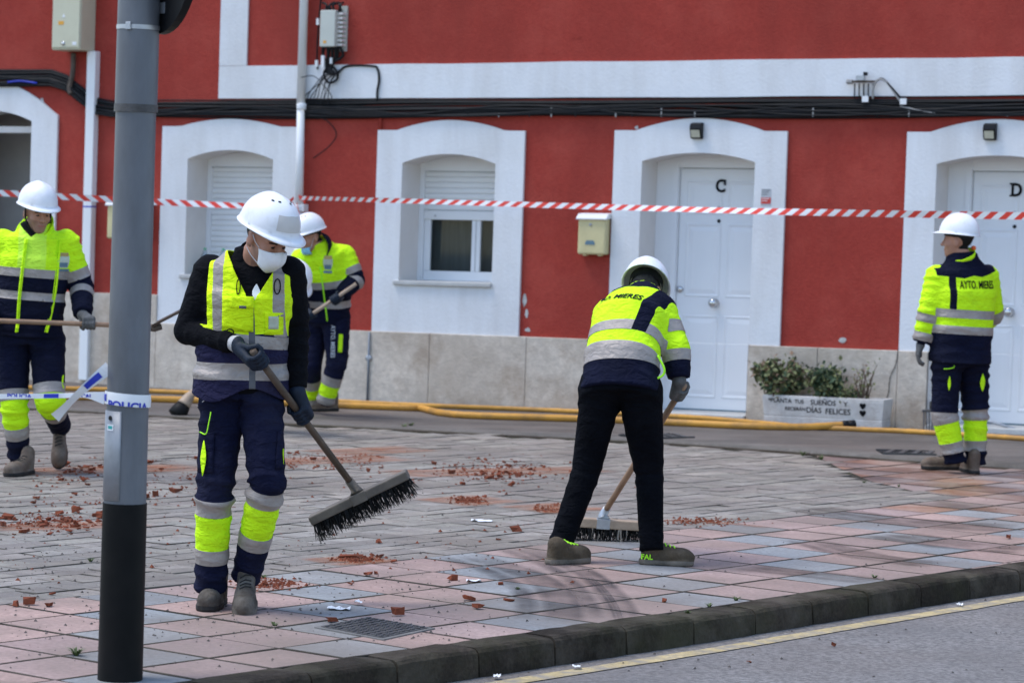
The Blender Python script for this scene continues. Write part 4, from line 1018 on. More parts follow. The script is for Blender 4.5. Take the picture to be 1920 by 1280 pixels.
# ------------------------------------------------------------------ hoses on the ground by the wall
def hose(pts, r, label, coup=None):
    P = smooth_curve(pts, 8); h = empty('hose', P[len(P) // 2], label, 'hose', 'yellow hoses lying along the house')
    MB().tube(P, [r * (1 + .04 * math.sin(3.7 * k)) for k in range(len(P))], 12).build('pipe', M['hose_yellow'], h, True)
    if coup is not None:
        d = nrm(P[-1] - P[-2]); MB().lathe([(.026, 0), (.036, .01), (.036, .05), (.030, .055), (.038, .06), (.038, .11), (.02, .12)], P[-1] - d * .03, d, 14).build('coupling', M['black_plastic'], h, True)
HZ = .055
def hp(px, py, r=.021, z=None):
    zz = .010 + r if z is None else z
    for q in range(6):
        p = gnd(px, py, zz); lim = (p[:2] - WO[:2]) @ WN[:2]
        if z is None: zz = lane_z(p) + r
        else: break
    if lim < .05 + r: p[:2] += WN[:2] * (.055 + r - lim); p[2] = lane_z(p) + r if z is None else z
    return p
hose([hp(-250, 706), hp(0, 724), hp(200, 730), hp(400, 738), hp(630, 752), hp(800, 760), hp(960, 766), hp(1100, 772), hp(1300, 782), hp(1420, 792), hp(1500, 799), hp(1600, 804), hp(1700, 808), hp(1800, 814), hp(1900, 820.5), hp(2100, 835)], .021, 'longer yellow hose lying close to the plinth of the house')
hose([hp(x, y, .029) for x, y in ((-250, 720), (0, 739), (200, 745), (400, 751), (630, 759), (760, 764), (790, 765), (830, 774), (900, 779), (1100, 785), (1250, 791), (1400, 798), (1500, 800))] + [hp(1585, 796, .029, .10)], .029, 'thicker yellow hose with a black coupling ending before the planter', True)

# ------------------------------------------------------------------ planter with its painted motto
pc0, pc1 = F(2.50, .03, .32), F(3.62, .03, .32)
pl = empty('planter_box', (pc0 + pc1) / 2, 'white stone planter box painted with a hand-lettered motto', 'planter')
def trough(u, v, w): return F(2.49 + u, 0.032 + v, w)
TL = 1.06
b = MB()
prof_out = [(0.0, 0.0), (0.0, .065), (.010, .07), (.010, .235), (.022, .235), (.022, .21)]
W0, W1 = .10, .36
def ring(h, ins): return [trough(ins, h, W0 + ins), trough(TL - ins, h, W0 + ins), trough(TL - ins, h, W1 - ins), trough(ins, h, W1 - ins)]
lv = [(0, .012), (.055, .012), (.060, .016), (.066, .012), (.20, 0.0), (.232, 0.0), (.235, .006), (.235, .026), (.20, .03)]
for h, ins in lv: b.v += ring(h, ins)
for q in range(len(lv) - 1): b.f += [(4 * q + (e + 1) % 4, 4 * q + e, 4 * q + 4 + e, 4 * q + 4 + (e + 1) % 4) for e in range(4)]
b.f += [(0, 1, 2, 3)]
tr = b.build('trough', M['trough_white'], pl); bevel(tr, .004)
mesh_obj('soil', ring(.205, .029), [(3, 2, 1, 0)], M['soil'], pl)
def motto(body, size, u, v, sh=0.0, sx=1.0):
    V, Fs = text_mesh(body, size, 0, sh, .0008)
    mesh_obj('lettering', [trough(u + p[0] * sx, v + p[1], W1 - .012 * max(0, (.2 - (v + p[1])) / .134) + .0025) for p in V], Fs, M['ink'], pl)
motto('*PLANTA', .050, .155, .190, 0, 1.0); motto('TUS', .046, .325, .188); motto('SUEÑOS', .060, .535, .186); motto('Y', .055, .73, .182)
motto('RECERÁN', .042, .29, .125, .1); motto('DÍAS', .064, .455, .120); motto('FELICES', .066, .665, .116)
motto('♥', .05, .88, .170); motto('♥', .05, .88, .110)
for v in (.170, .112):                                        # two painted hearts
    hs = [(.017 * (16 * math.sin(t) ** 3) / 16, .0013 * (13 * math.cos(t) - 5 * math.cos(2 * t) - 2 * math.cos(3 * t) - math.cos(4 * t))) for t in np.linspace(0, 6.283, 24)[:-1]]
    mesh_obj('heart', [trough(.875 + a, v + c, W1 + .0026 - .012 * max(0, (.2 - v) / .134)) for a, c in hs], [tuple(range(23))], M['ink'], pl)

def leafy(name, label, centre, rad, n, size, mats, stems, seed, group):
    rg = np.random.default_rng(seed); r = empty(name, centre, label, 'plant', group)
    c = np.asarray(centre)
    tips = []
    sb = MB()
    for k in range(stems):
        a = rg.uniform(0, 6.283); e = c + np.array([rad[0] * .75 * math.cos(a) * rg.uniform(.3, 1), rad[1] * .75 * math.sin(a) * rg.uniform(.3, 1), rad[2] * rg.uniform(1.0, 1.9)])
        mid = (c + e) / 2 + rg.normal(0, .02, 3); P = smooth_curve([c + rg.normal(0, .02, 3) * np.array([1, 1, 0]), mid, e], 5)
        sb.tube(P, np.linspace(.007, .0025, len(P)), 5); tips += P[4:]
    sb.build('stem', M['stem_brown'], r)
    for mi, m in enumerate(mats):
        V, Fs = [], []
        for k in range(n // len(mats)):
            t = tips[rg.integers(len(tips))] + rg.normal(0, .035, 3)
            d = nrm(rg.normal(0, 1, 3) + np.array([0, 0, .3])); x, y, z = frame_from(d, rg.normal(0, 1, 3)); s = size * rg.uniform(.5, 1.2)
            b_ = len(V); V += [t, t + d * s * .5 + x * s * .33 + y * s * .06, t + d * s, t + d * s * .5 - x * s * .33 + y * s * .06, t + d * s * .5 - y * s * .05]
            Fs += [(b_, b_ + 1, b_ + 4), (b_ + 1, b_ + 2, b_ + 4), (b_ + 2, b_ + 3, b_ + 4), (b_ + 3, b_, b_ + 4)]
        tag(mesh_obj('foliage', V, Fs, M[m], r), kind='stuff')
    return r
leafy('sage_shrub', 'rounded sage green shrub growing in the left half of the planter', trough(.13, .20, .24), (.31, .18, .155), 2600, .055, ['leaf_sage', 'leaf_sage', 'leaf_dry', 'leaf_dark'], 26, 3, 'plants in the planter')
leafy('dark_shrub', 'dark green bushy plant growing in the middle of the planter', trough(.52, .20, .24), (.17, .13, .15), 1400, .050, ['leaf_dark', 'leaf_dark', 'leaf_sage'], 15, 4, 'plants in the planter')
leafy('dry_twigs', 'bare dry twiggy plant at the right end of the planter', trough(.86, .20, .24), (.16, .10, .17), 110, .035, ['leaf_dry', 'leaf_sage'], 11, 5, 'plants in the planter')
leafy('low_plant', 'low green sprigs between the bushes in the planter', trough(.72, .19, .25), (.17, .09, .055), 520, .032, ['leaf_dark', 'leaf_sage'], 9, 6, 'plants in the planter')

# ------------------------------------------------------------------ rubble fork lying by doorstep D
fk0 = gnd(1742, 800, .02); fk = empty('rubble_fork', fk0, 'dark metal rubble fork with grey handle leaning at the doorstep of door D', 'fork')
for k in range(6):
    x = -.07 + .028 * k
    MB().tube([at(1744 + 5.2 * k - 12, 808, 24.2), at(1744 + 5.2 * k - 12, 790, 24.25), at(1744 + 5.0 * k - 12, 771, 24.35)], [.006, .007, .007], 6).build('tine', M['cast_iron'], fk)
MB().tube([at(1729, 770, 24.35), at(1762, 769, 24.35)], .012, 8).build('crossbar', M['cast_iron'], fk)
MB().tube([at(1747, 768, 24.36), at(1747, 755, 24.4), at(1752, 750, 24.42)], [.02, .018, .014], 8).build('socket', M['black_plastic'], fk)
MB().tube([at(1752, 752, 24.42), at(1850, 788, 24.2), at(1990, 830, 23.95)], .013, 10).build('handle', M['galvanised'], fk, True)

# water bottles on the left sill
for px, lab in ((372, 'left one of two clear water bottles with green label on the shuttered window sill'), (407, 'right one of two clear water bottles with green label on the shuttered window sill')):
    u = -3.232 if px == 372 else -3.035; bo = empty('water_bottle', F(u, 1.131, -.12), lab, 'bottle', 'water bottles on the sill')
    MB().lathe([(.030, .001), (.033, .01), (.033, .12), (.031, .13), (.033, .14), (.033, .17), (.014, .215), (.013, .23)], F(u, 1.131, -.12), (0, 0, 1), 20).build('body', M['bottle_clear'], bo, True)
    MB().lathe([(.0337, .055), (.0337, .115)], F(u, 1.131, -.12), (0, 0, 1), 20).build('wrapper', M['bottle_green'], bo, True)
    MB().lathe([(.0145, .228), (.0145, .245), (.012, .247)], F(u, 1.131, -.12), (0, 0, 1), 14).build('cap', M['bottle_green'], bo)

# ------------------------------------------------------------------ brick rubble, litter, weeds
def lump(seed, flat):
    rg = np.random.default_rng(seed); b = MB(); h = [.5, .36, .3 if not flat else .16]
    b.box((0, 0, 0), (1, 0, 0), (0, 1, 0), (0, 0, 1), *h)
    V = np.array(b.v); V += rg.normal(0, .09, V.shape); c = rg.integers(0, 8); V[c] *= .45
    V[:, 2] -= V[:, 2].min()
    me = bpy.data.meshes.new('brick_fragment'); me.from_pydata([tuple(v) for v in V], [], b.f); me.materials.append(M['brick_red']); me.update(); return me
LUMPS = [lump(k, k % 2) for k in range(10)]
RUB = []
def cluster(n, x0, x1, y0, y1, smin, smax, label, g=False):
    for k in range(n):
        if g: x, y = rng.gauss((x0 + x1) / 2, (x1 - x0) / 4), rng.gauss((y0 + y1) / 2, (y1 - y0) / 4)
        else: x, y = rng.uniform(x0, x1), rng.uniform(y0, y1)
        RUB.append((x, y, (smin + (smax - smin) * rng.random() ** 2.2) * .85, label))
cluster(52, -20, 195, 965, 998, .018, .062, 'brick fragment in the dense rubble heap beside the post', True)
cluster(14, 100, 195, 950, 980, .03, .07, 'larger brick fragment at the edge of the heap beside the post')
cluster(46, 60, 380, 858, 945, .016, .06, 'brick fragment scattered between the shovel carrier and the masked worker')
cluster(18, 120, 200, 872, 888, .02, .07, 'brick fragment near the lifted boot of the shovel carrier')
cluster(22, 520, 720, 850, 885, .016, .05, 'brick fragment in the dusty strip behind the carried broom handle')
cluster(70, 800, 1060, 862, 905, .016, .055, 'brick fragment in the wide scatter between the two broom workers', True)
cluster(30, 880, 1000, 880, 900, .018, .05, 'brick fragment at the core of the wide scatter between the broom workers', True)
cluster(14, 850, 910, 932, 944, .015, .04, 'brick crumb in the small clump before the wide scatter')
cluster(10, 1000, 1080, 945, 960, .015, .035, 'brick crumb in the clump behind the bent worker')
cluster(16, 560, 1040, 910, 1040, .016, .05, 'lone brick crumb on the grey paving round the carried broom')
cluster(12, 0, 360, 950, 1130, .014, .04, 'lone brick crumb on the grey paving round the post')
TRIO = 'one of three brick chunks in a row at the pavement edge by the post'; RD = 'small dark red brick crumb lying on the asphalt road'
FIX = [(655, 1046, .12, 'largest flat orange tile shard at the border of grey paving and pavement'), (690, 1050, .07, 'brick lump touching the tip of the large orange shard'), (714, 1044, .05, 'small brick piece behind the large orange shard'),
       (739, 1054, .055, 'squarish brick piece on the paving border beyond the orange shard'), (689, 1078, .05, 'dark brick piece on the pink tile before the orange shard'), (619, 1165, .085, 'flat brick shard at the corner of the manhole cover'),
       (747, 1153, .085, 'brick block on the blue tile behind the manhole cover'), (705, 1075, .055, 'rounded brick nub on the tile before the orange shard'), (846, 1087, .06, 'flat brick piece beside the pale crumpled wrapper'),
       (877, 1124, .075, 'brick piece on the pink tile beside the dark sweep marks'), (896, 1140, .06, 'dark brick nub between manhole cover and sweep marks'), (954, 1125, .065, 'brick piece lying inside the curved sweep mark'),
       (966, 995, .09, 'single large brick piece on the grey paving behind the bent worker'), (935, 1012, .045, 'small brick cube on the grey paving near the bent worker'), (710, 1018, .05, 'small brick cube alone on grey paving below the carried broom'),
       (939, 1095, .05, 'small brick piece on the tile joint beside the sweep mark'), (57, 1133, .07, TRIO), (90, 1136, .07, TRIO), (28, 1136, .05, TRIO), (98, 1114, .04, 'small brick chip on grey paving near the three chunks in a row'),
       (1245, 1127, .04, 'tiny brick cube on a pink tile close to the kerb'), (420, 1083, .05, 'brick piece behind the heel of the masked worker'), (495, 1098, .045, 'brick piece beside the raised boot of the masked worker'),
       (655, 1095, .04, 'small brick cube on the tile behind the flat paper strip'), (1563, 1211, .035, RD), (1404, 1241, .03, RD), (1890, 1009, .05, 'dark brick lump on the far pavement tiles near the kerb')]
allr = [(x, y, s * .66, l) for x, y, s, l in FIX] + RUB
cnt = 0
for k, (x, y, s, lab) in enumerate(allr):
    z = 0.003
    p = gnd(x, y, z); gi, gj = to_grid(p)
    cl = 1 if gj > 0 else 0
    if y > 1200 and x > 1250: p = gnd(x, y, ROAD_Z + .002); cl = 2
    if cnt >= 298: break
    o = bpy.data.objects.new('brick_fragment', LUMPS[k % 10]); C.objects.link(o)
    o.location = p; o.scale = (s * rng.uniform(.8, 1.3), s * rng.uniform(.7, 1.1), s * rng.uniform(.6, 1.0)); o.rotation_euler = (rng.uniform(-.2, .2), rng.uniform(-.2, .2), rng.uniform(0, 6.28))
    if k == 0: o.scale = (.10, .05, .03)
    tag(o, lab, 'brick fragment', ('brick rubble on the grey paving', 'brick pieces on the pavement', 'brick crumbs on the road')[cl]); cnt += 1
# uncountable crumbs and grit
def grit(name, n, areas, m, smin, smax, label):
    V, Fs = [], []
    for k in range(n):
        x0, x1, y0, y1, g = areas[rng.randrange(len(areas))]
        if g: x, y = rng.gauss((x0 + x1) / 2, (x1 - x0) / 4), rng.gauss((y0 + y1) / 2, (y1 - y0) / 4)
        else: x, y = rng.uniform(x0, x1), rng.uniform(y0, y1)
        p = gnd(x, y, .003); s = smin + (smax - smin) * rng.random() ** 2
        if (kerb_gap(p)) < KW + .02: p = gnd(x, y, ROAD_Z + .002) if kerb_gap(gnd(x, y, ROAD_Z)) < -.01 else None
        if p is None: continue
        a = rng.uniform(0, 6.28); b = len(V)
        for q in range(3): V.append(p + np.array([s * math.cos(a + 2.1 * q), s * math.sin(a + 2.1 * q) * rng.uniform(.6, 1.2), 0]))
        V.append(p + np.array([rng.uniform(-.3, .3) * s, rng.uniform(-.3, .3) * s, s * rng.uniform(.5, 1.1)]))
        Fs += [(b, b + 1, b + 3), (b + 1, b + 2, b + 3), (b + 2, b, b + 3)]
    o = mesh_obj(name, V, Fs, m); tag(o, label, 'debris', kind='stuff')
def kerb_gap(p):
    d = kx - np.asarray(p)[:2]; i = int(np.argmin((d ** 2).sum(1))); i = min(max(i, 1), len(kx) - 2)
    t = nrm(kx[i + 1] - kx[i - 1]); return (np.asarray(p)[:2] - kx[i]) @ np.array([-t[1], t[0]])
grit('brick_crumbs', 2600, [(-10, 195, 962, 998, True), (60, 380, 855, 950, False), (520, 720, 850, 880, False), (800, 1060, 862, 905, True), (850, 910, 930, 945, True), (620, 720, 1040, 1056, True), (1000, 1080, 945, 960, False), (0, 1100, 850, 1100, False), (440, 560, 1085, 1105, True), (1230, 1400, 970, 985, True)], M['brick_red'], .004, .016, 'scattered fine red brick crumbs')
grit('dark_grit', 1300, [(0, 1920, 830, 1270, False), (0, 900, 1000, 1200, False)], M['pebble'], .003, .010, 'scattered dark grit and specks')
# paper scraps
for i, (x, y, w, h, lab) in enumerate(((635, 1141, .10, .035, 'flat white paper strip lying on a pink paving tile'), (672, 1132, .035, .025, 'crumpled white paper ball beside a flat paper strip'), (903, 976, .12, .04, 'white torn paper lying on the grey plaza paving'),
                               (888, 1089, .07, .035, 'pale crumpled wrapper lying on the pavement tiles'), (1081, 1253, .035, .022, 'white scrap lying on the road beside the yellow line'), (932, 1271, .03, .02, 'small white scrap lying on the road at the kerb'), (1799, 1136, .03, .02, 'pale stone chip lying beside the yellow line'))):
    p = gnd(x, y, .004 if i < 4 else ROAD_Z + .004); n = 7; V, Fs = [], []
    rg = np.random.default_rng(40 + i)
    for a in range(n):
        for c in range(4): V.append(p + np.array([(a / (n - 1) - .5) * w, (c / 3 - .5) * h * 2.2, abs(rg.normal(0, .006)) + (.008 if i in (1, 4, 5, 6) else .001)]))
    for a in range(n - 1):
        for c in range(3): Fs.append((a * 4 + c, a * 4 + 4 + c, a * 4 + 5 + c, a * 4 + 1 + c))
    o = mesh_obj('paper_scrap', V, Fs, M['paper']); tag(o, lab, 'litter', 'litter on the ground')
# weeds in the joints
def tuft(px, py, n, h, label):
    p = gnd(px, py, 0.0); V, Fs = [], []
    for k in range(n):
        a = rng.uniform(0, 6.28); d = np.array([math.cos(a), math.sin(a), 0]); q = p + d * rng.uniform(0, .006); hh = h * rng.uniform(.4, 1.2); s = np.array([-d[1], d[0], 0]) * .004
        b = len(V); V += [q - s, q + s, q + d * hh * .6 + np.array([0, 0, hh * .7]) + s * .6, q + d * hh * .6 + np.array([0, 0, hh * .7]) - s * .6, q + d * hh * 1.3 + np.array([0, 0, hh * .75])]
        Fs += [(b, b + 1, b + 2, b + 3), (b + 3, b + 2, b + 4)]
    o = mesh_obj('weed_tuft', V, Fs, M['weed']); tag(o, label, 'weed', 'weeds in paving joints')
tuft(143, 1229, 60, .035, 'green moss tuft in the pavement joint left of the black foot of the post')
for x, y in ((170, 1052), (515, 1173), (495, 1083), (1640, 1083), (758, 802), (770, 800), (1540, 862), (1505, 854), (1685, 912), (1620, 905), (1290, 1150), (1330, 1137), (970, 1105), (1380, 1125)):
    tuft(x, y, 18, .020 if y > 900 else .045, 'small green weed growing along the kerb' if y > 1110 else 'small green weed growing in a pavement tile joint' if y > 1000 else 'small green weed growing where paving meets lane')

# rubber marks swept across the pavement tiles
def film(name, col, amt):
    m = bpy.data.materials.new(name); MATS[name] = m; m.use_nodes = True; nt = m.node_tree; N = nt.nodes; L = nt.links
    p = N['Principled BSDF']; p.inputs['Base Color'].default_value = (*col, 1); p.inputs['Roughness'].default_value = .8; p.inputs['Specular IOR Level'].default_value = .15
    at_ = N.new('ShaderNodeAttribute'); at_.attribute_name = 'tone'; g = N.new('ShaderNodeNewGeometry'); n = N.new('ShaderNodeTexNoise'); n.inputs['Scale'].default_value = 5; n.inputs['Detail'].default_value = 8
    L.new(g.outputs['Position'], n.inputs['Vector']); r = N.new('ShaderNodeMapRange'); r.inputs[1].default_value = .15; r.inputs[2].default_value = .75; r.inputs[4].default_value = amt; L.new(n.outputs['Fac'], r.inputs[0])
    mu = N.new('ShaderNodeMath'); mu.operation = 'MULTIPLY'; L.new(r.outputs[0], mu.inputs[0]); L.new(at_.outputs['Fac'], mu.inputs[1]); L.new(mu.outputs[0], p.inputs['Alpha'])
    return m
film('rubber_film', (0.06, 0.053, 0.055), .68); film('dust_film', (0.42, 0.17, 0.09), .8); film('wash_film', (0.10, 0.075, 0.065), .7)
def mark(path, width, m, label, z=.0055):
    P = np.array(smooth_curve([gnd(x, y, z) for x, y in path], 10)); n = len(P); nc = 8; V, Fs, T = [], [], []
    for i in range(n):
        t = nrm(P[min(i + 1, n - 1)] - P[max(i - 1, 0)]); s = np.array([-t[1], t[0], 0]); e = math.sin(math.pi * min(1, (i + .6) / (n * .18)) / 2) * math.sin(math.pi * min(1, (n - i - .4) / (n * .18)) / 2)
        for c in range(nc + 1):
            V.append(P[i] + s * width * (c / nc - .5)); f_ = max(0.0, e * (.25 + .75 * abs(math.sin(c * 1.9 + .6))) * (0 if c in (0, nc) else 1)); T.append(f_)
    for i in range(n - 1):
        for c in range(nc): Fs.append((i * (nc + 1) + c, (i + 1) * (nc + 1) + c, (i + 1) * (nc + 1) + c + 1, i * (nc + 1) + c + 1))
    o = mesh_obj('ground_mark', V, Fs, m); ca = o.data.color_attributes.new('tone', 'FLOAT_COLOR', 'POINT'); ar = np.ones((len(V), 4), np.float32); ar[:, :3] = np.array(T)[:, None]; ca.data.foreach_set('color', ar.ravel())
    tag(o, label, 'stain', kind='stuff')
mark([(860, 1040), (960, 1072), (1010, 1100), (1030, 1130), (1028, 1162)], .34, M['rubber_film'], 'curved dark sweep mark on the pavement tiles')
mark([(960, 1025), (1060, 1062), (1110, 1095), (1140, 1130), (1152, 1158)], .26, M['rubber_film'], 'longer curved dark sweep mark on the pavement tiles', .0062)
mark([(1100, 1080), (1125, 1100), (1148, 1130), (1160, 1160)], .05, M['rubber_film'], 'thin dark arc at the edge of the sweep marks', .007)
mark([(1500, 1010), (1620, 1040), (1760, 1058)], .30, M['wash_film'], 'damp brown streak across the pavement tiles'); mark([(1400, 1062), (1520, 1075), (1640, 1088)], .3, M['wash_film'], 'damp brown streak near the kerb')
mark([(1500, 950), (1680, 975), (1900, 990)], .5, M['wash_film'], 'broad damp brown streak across the far tiles'); mark([(1660, 1000), (1790, 1020), (1920, 1030)], .5, M['wash_film'], 'broad damp brown streak over the tiles by the kerb')
mark([(1235, 974), (1330, 978), (1440, 988)], .07, M['dust_film'], 'narrow orange line of swept brick dust')
for k, (x, y, L_) in enumerate(((120, 985, 150), (620, 862, 130), (930, 884, 200), (880, 938, 60), (200, 880, 180), (655, 1050, 60), (1040, 952, 60), (690, 845, 100))):
    mark([(x - L_, y + 4), (x, y), (x + L_, y - 5)], .5 if y < 960 else .35, M['dust_film'], 'faint orange brick dust round the rubble', .0050 + .0002 * k)
# ------------------------------------------------------------------ implicit surfaces for bodies and clothes
def rcone(p, a, b, ra, rb):
    ab = b - a; t = np.clip(((p - a) @ ab) / (ab @ ab), 0, 1)
    return np.linalg.norm(p - a - t[:, None] * ab, axis=1) - (ra + (rb - ra) * t)
def ell(p, c, rad, R=None):
    q = p - np.asarray(c)
    if R is not None: q = q @ R
    rad = np.asarray(rad, float); k = np.linalg.norm(q / rad, axis=1)
    return (k - 1) * rad.min()
def smin(a, b, k):
    h = np.clip(0.5 + 0.5 * (b - a) / k, 0, 1); return b * (1 - h) + a * h - k * h * (1 - h)
def chain(p, pts, rads, k=0.02):
    d = None
    for i in range(len(pts) - 1):
        q = rcone(p, pts[i], pts[i + 1], rads[i], rads[i + 1]); d = q if d is None else np.minimum(d, q)
    return d
def rings_sdf(p, rings, cap=0.02, ex=2.3):
    """rings: (centre, lateral, forward, halfwidth, halfdepth) stacked along a spine"""
    best = None; n = len(rings)
    for i in range(n - 1):
        a, b = rings[i], rings[i + 1]; ab = b[0] - a[0]; L2 = ab @ ab; tr = ((p - a[0]) @ ab) / L2; t = np.clip(tr, 0, 1)
        c = a[0] + t[:, None] * ab; q = p - c
        lat = a[1] * (1 - t)[:, None] + b[1] * t[:, None]; fw = a[2] * (1 - t)[:, None] + b[2] * t[:, None]
        w = a[3] + (b[3] - a[3]) * t; dd = a[4] + (b[4] - a[4]) * t
        x = np.abs((q * lat).sum(1)) / w; y = np.abs((q * fw).sum(1)) / dd
        sl = math.sqrt(L2); over = np.maximum(-tr * sl - (0.005 if i == 0 else 0.03), (tr - 1) * sl - (0.005 if i == n - 2 else 0.03))
        k = (x ** ex + y ** ex) ** (1 / ex)
        d = np.maximum((k - 1) * np.minimum(w, dd), over)
        best = d if best is None else smin(best, d, .018)
    return best
def surf(fn, lo, hi, h):
    lo, hi = np.asarray(lo, float), np.asarray(hi, float)
    st = 4; n = np.ceil((hi - lo) / (h * st)).astype(int) + 1
    ax = [lo[k] + h * st * np.arange(n[k]) for k in range(3)]
    Gc = np.stack(np.meshgrid(*ax, indexing='ij'), -1).reshape(-1, 3)
    Dc = fn(Gc).reshape(n)
    near = np.abs(Dc) < h * st * 1.9
    nf = (n - 1) * st + 1
    # a fine point is near when any coarse corner around it is near
    nm = near.copy()
    for a in range(3):
        sh = np.roll(near, -1, a); sl = [slice(None)] * 3; sl[a] = -1; sh[tuple(sl)] = False; nm = nm | sh; near = nm.copy()
    rep = lambda A: A.repeat(st, 0).repeat(st, 1).repeat(st, 2)[:nf[0], :nf[1], :nf[2]]
    Mf = rep(nm); D = rep(Dc).astype(np.float64)
    idx = np.argwhere(Mf)
    D[Mf] = fn(lo + idx * h)
    s = D < 0
    cs = np.zeros(tuple(nf - 1), np.int8)
    for dx in (0, 1):
        for dy in (0, 1):
            for dz in (0, 1): cs += s[dx:nf[0] - 1 + dx, dy:nf[1] - 1 + dy, dz:nf[2] - 1 + dz]
    cells = np.argwhere((cs > 0) & (cs < 8))
    cidx = -np.ones(tuple(nf - 1), np.int64); cidx[tuple(cells.T)] = np.arange(len(cells))
    off = np.array([(a, b, c) for a in (0, 1) for b in (0, 1) for c in (0, 1)])
    vals = np.stack([D[tuple((cells + o).T)] for o in off], 1)
    acc = np.zeros((len(cells), 3)); cn = np.zeros(len(cells))
    for i in range(8):
        for j in range(i + 1, 8):
            if np.abs(off[i] - off[j]).sum() != 1: continue
            m = (vals[:, i] < 0) != (vals[:, j] < 0)
            t = vals[m, i] / (vals[m, i] - vals[m, j])
            acc[m] += off[i] + t[:, None] * (off[j] - off[i]); cn[m] += 1
    V = lo + (cells + acc / cn[:, None]) * h
    Q = []
    for a in range(3):
        b, c = (a + 1) % 3, (a + 2) % 3
        sl0 = [slice(None)] * 3; sl1 = [slice(None)] * 3; sl0[a] = slice(0, -1); sl1[a] = slice(1, None)
        e = np.argwhere(s[tuple(sl0)] != s[tuple(sl1)])
        e = e[(e[:, b] > 0) & (e[:, c] > 0) & (e[:, b] < nf[b] - 1) & (e[:, c] < nf[c] - 1)]
        ub = np.zeros(3, int); ub[b] = 1; uc = np.zeros(3, int); uc[c] = 1
        q = np.stack([cidx[tuple((e - ub - uc).T)], cidx[tuple((e - uc).T)], cidx[tuple(e.T)], cidx[tuple((e - ub).T)]], 1)
        ins = s[tuple(e.T)]
        q[~ins] = q[~ins][:, ::-1]
        Q.append(q)
    Q = np.concatenate(Q); Q = Q[(Q >= 0).all(1)]
    return V, Q
def vnormals(V, Q):
    n = np.cross(V[Q[:, 2]] - V[Q[:, 0]], V[Q[:, 3]] - V[Q[:, 1]]); N = np.zeros_like(V)
    for k in range(4): np.add.at(N, Q[:, k], n)
    return N / (np.linalg.norm(N, axis=1, keepdims=True) + 1e-12)
def wob(V, f, seed, n=5):
    rg = np.random.default_rng(seed); r = np.zeros(len(V))
    for k in range(n):
        d = nrm(rg.normal(0, 1, 3)); r += np.sin(V @ d * f * rg.uniform(.7, 1.5) + rg.uniform(0, 6.28))
    return r / n
def arc(V, pts):
    """arc length of the nearest point on a polyline, and its distance"""
    best = np.full(len(V), 1e9); s = np.zeros(len(V)); acc = 0.0; n = len(pts)
    for i in range(n - 1):
        a, b = pts[i], pts[i + 1]; ab = b - a; L = np.linalg.norm(ab); t = ((V - a) @ ab) / L ** 2
        tc = np.clip(t, 0, 1); d = np.linalg.norm(V - a - tc[:, None] * ab, axis=1)
        te = np.where((t < 0) & (i == 0) | (t > 1) & (i == n - 2), t, tc)
        m = d < best; best[m] = d[m]; s[m] = (acc + te * L)[m]; acc += L
    return s, best
def folds(V, N, s, joints, amp, lam, seed, base=.35, spread=.10):
    env = base + sum(np.exp(-((s - j) / spread) ** 2) for j in joints)
    ph = s * 2 * math.pi / lam + 2.6 * wob(V, 9, seed) * 1.6 + 1.5 * wob(V, 22, seed + 1)
    rid = 1 - np.abs(np.sin(ph * .5)) * 1.6
    am = np.clip(.55 + .9 * wob(V, 7, seed + 2), 0.05, 1.4)
    big = wob(V, 11, seed + 3)
    return V + N * (amp * env * am * rid + amp * .9 * big)[:, None]
def regions(V, Q, rules):
    """cut the mesh along the zero lines of each rule's field and give the inside its material number"""
    V = [v for v in V]; G = [list(r) for r in np.stack([r[0] for r in rules], 1)] if rules else []
    polys = [tuple(q) for q in Q]; mid = [0] * len(polys)
    for k, (_, m) in enumerate(rules):
        g = np.array([x[k] for x in G]); npol, nmid = [], []; cache = {}
        for poly, old in zip(polys, mid):
            sg = [g[i] > 0 if i < len(g) else G[i][k] > 0 for i in poly]
            if all(sg): npol.append(poly); nmid.append(m)
            elif not any(sg): npol.append(poly); nmid.append(old)
            else:
                ins, out = [], []; L = len(poly)
                for a in range(L):
                    i, j = poly[a], poly[(a + 1) % L]; gi, gj = G[i][k], G[j][k]
                    (ins if gi > 0 else out).append(i)
                    if (gi > 0) != (gj > 0):
                        key = (min(i, j), max(i, j))
                        if key not in cache:
                            t = gi / (gi - gj); V.append(V[i] + t * (V[j] - V[i])); G.append([x + t * (y - x) for x, y in zip(G[i], G[j])]); cache[key] = len(V) - 1
                        ins.append(cache[key]); out.append(cache[key])
                if len(ins) > 2: npol.append(tuple(ins)); nmid.append(m)
                if len(out) > 2: npol.append(tuple(out)); nmid.append(old)
        polys, mid = npol, nmid
    return np.array(V), polys, mid
def submesh(V, polys, mid, want, off=0.0, N=None):
    sel = [p for p, m in zip(polys, mid) if m == want]; idx = {}; nv = []
    for p in sel:
        for i in p:
            if i not in idx: idx[i] = len(nv); nv.append(V[i])
    return np.array(nv).reshape(-1, 3), [tuple(idx[i] for i in p) for p in sel]
def push(V, polys, d):
    N = np.zeros_like(V)
    for p in polys:
        a = V[list(p)]; n = np.cross(a[1] - a[0], a[2] - a[0]) if len(p) == 3 else np.cross(a[2] - a[0], a[-1] - a[1])
        for i in p: N[i] += n
    return V + N / (np.linalg.norm(N, axis=1, keepdims=True) + 1e-12) * d
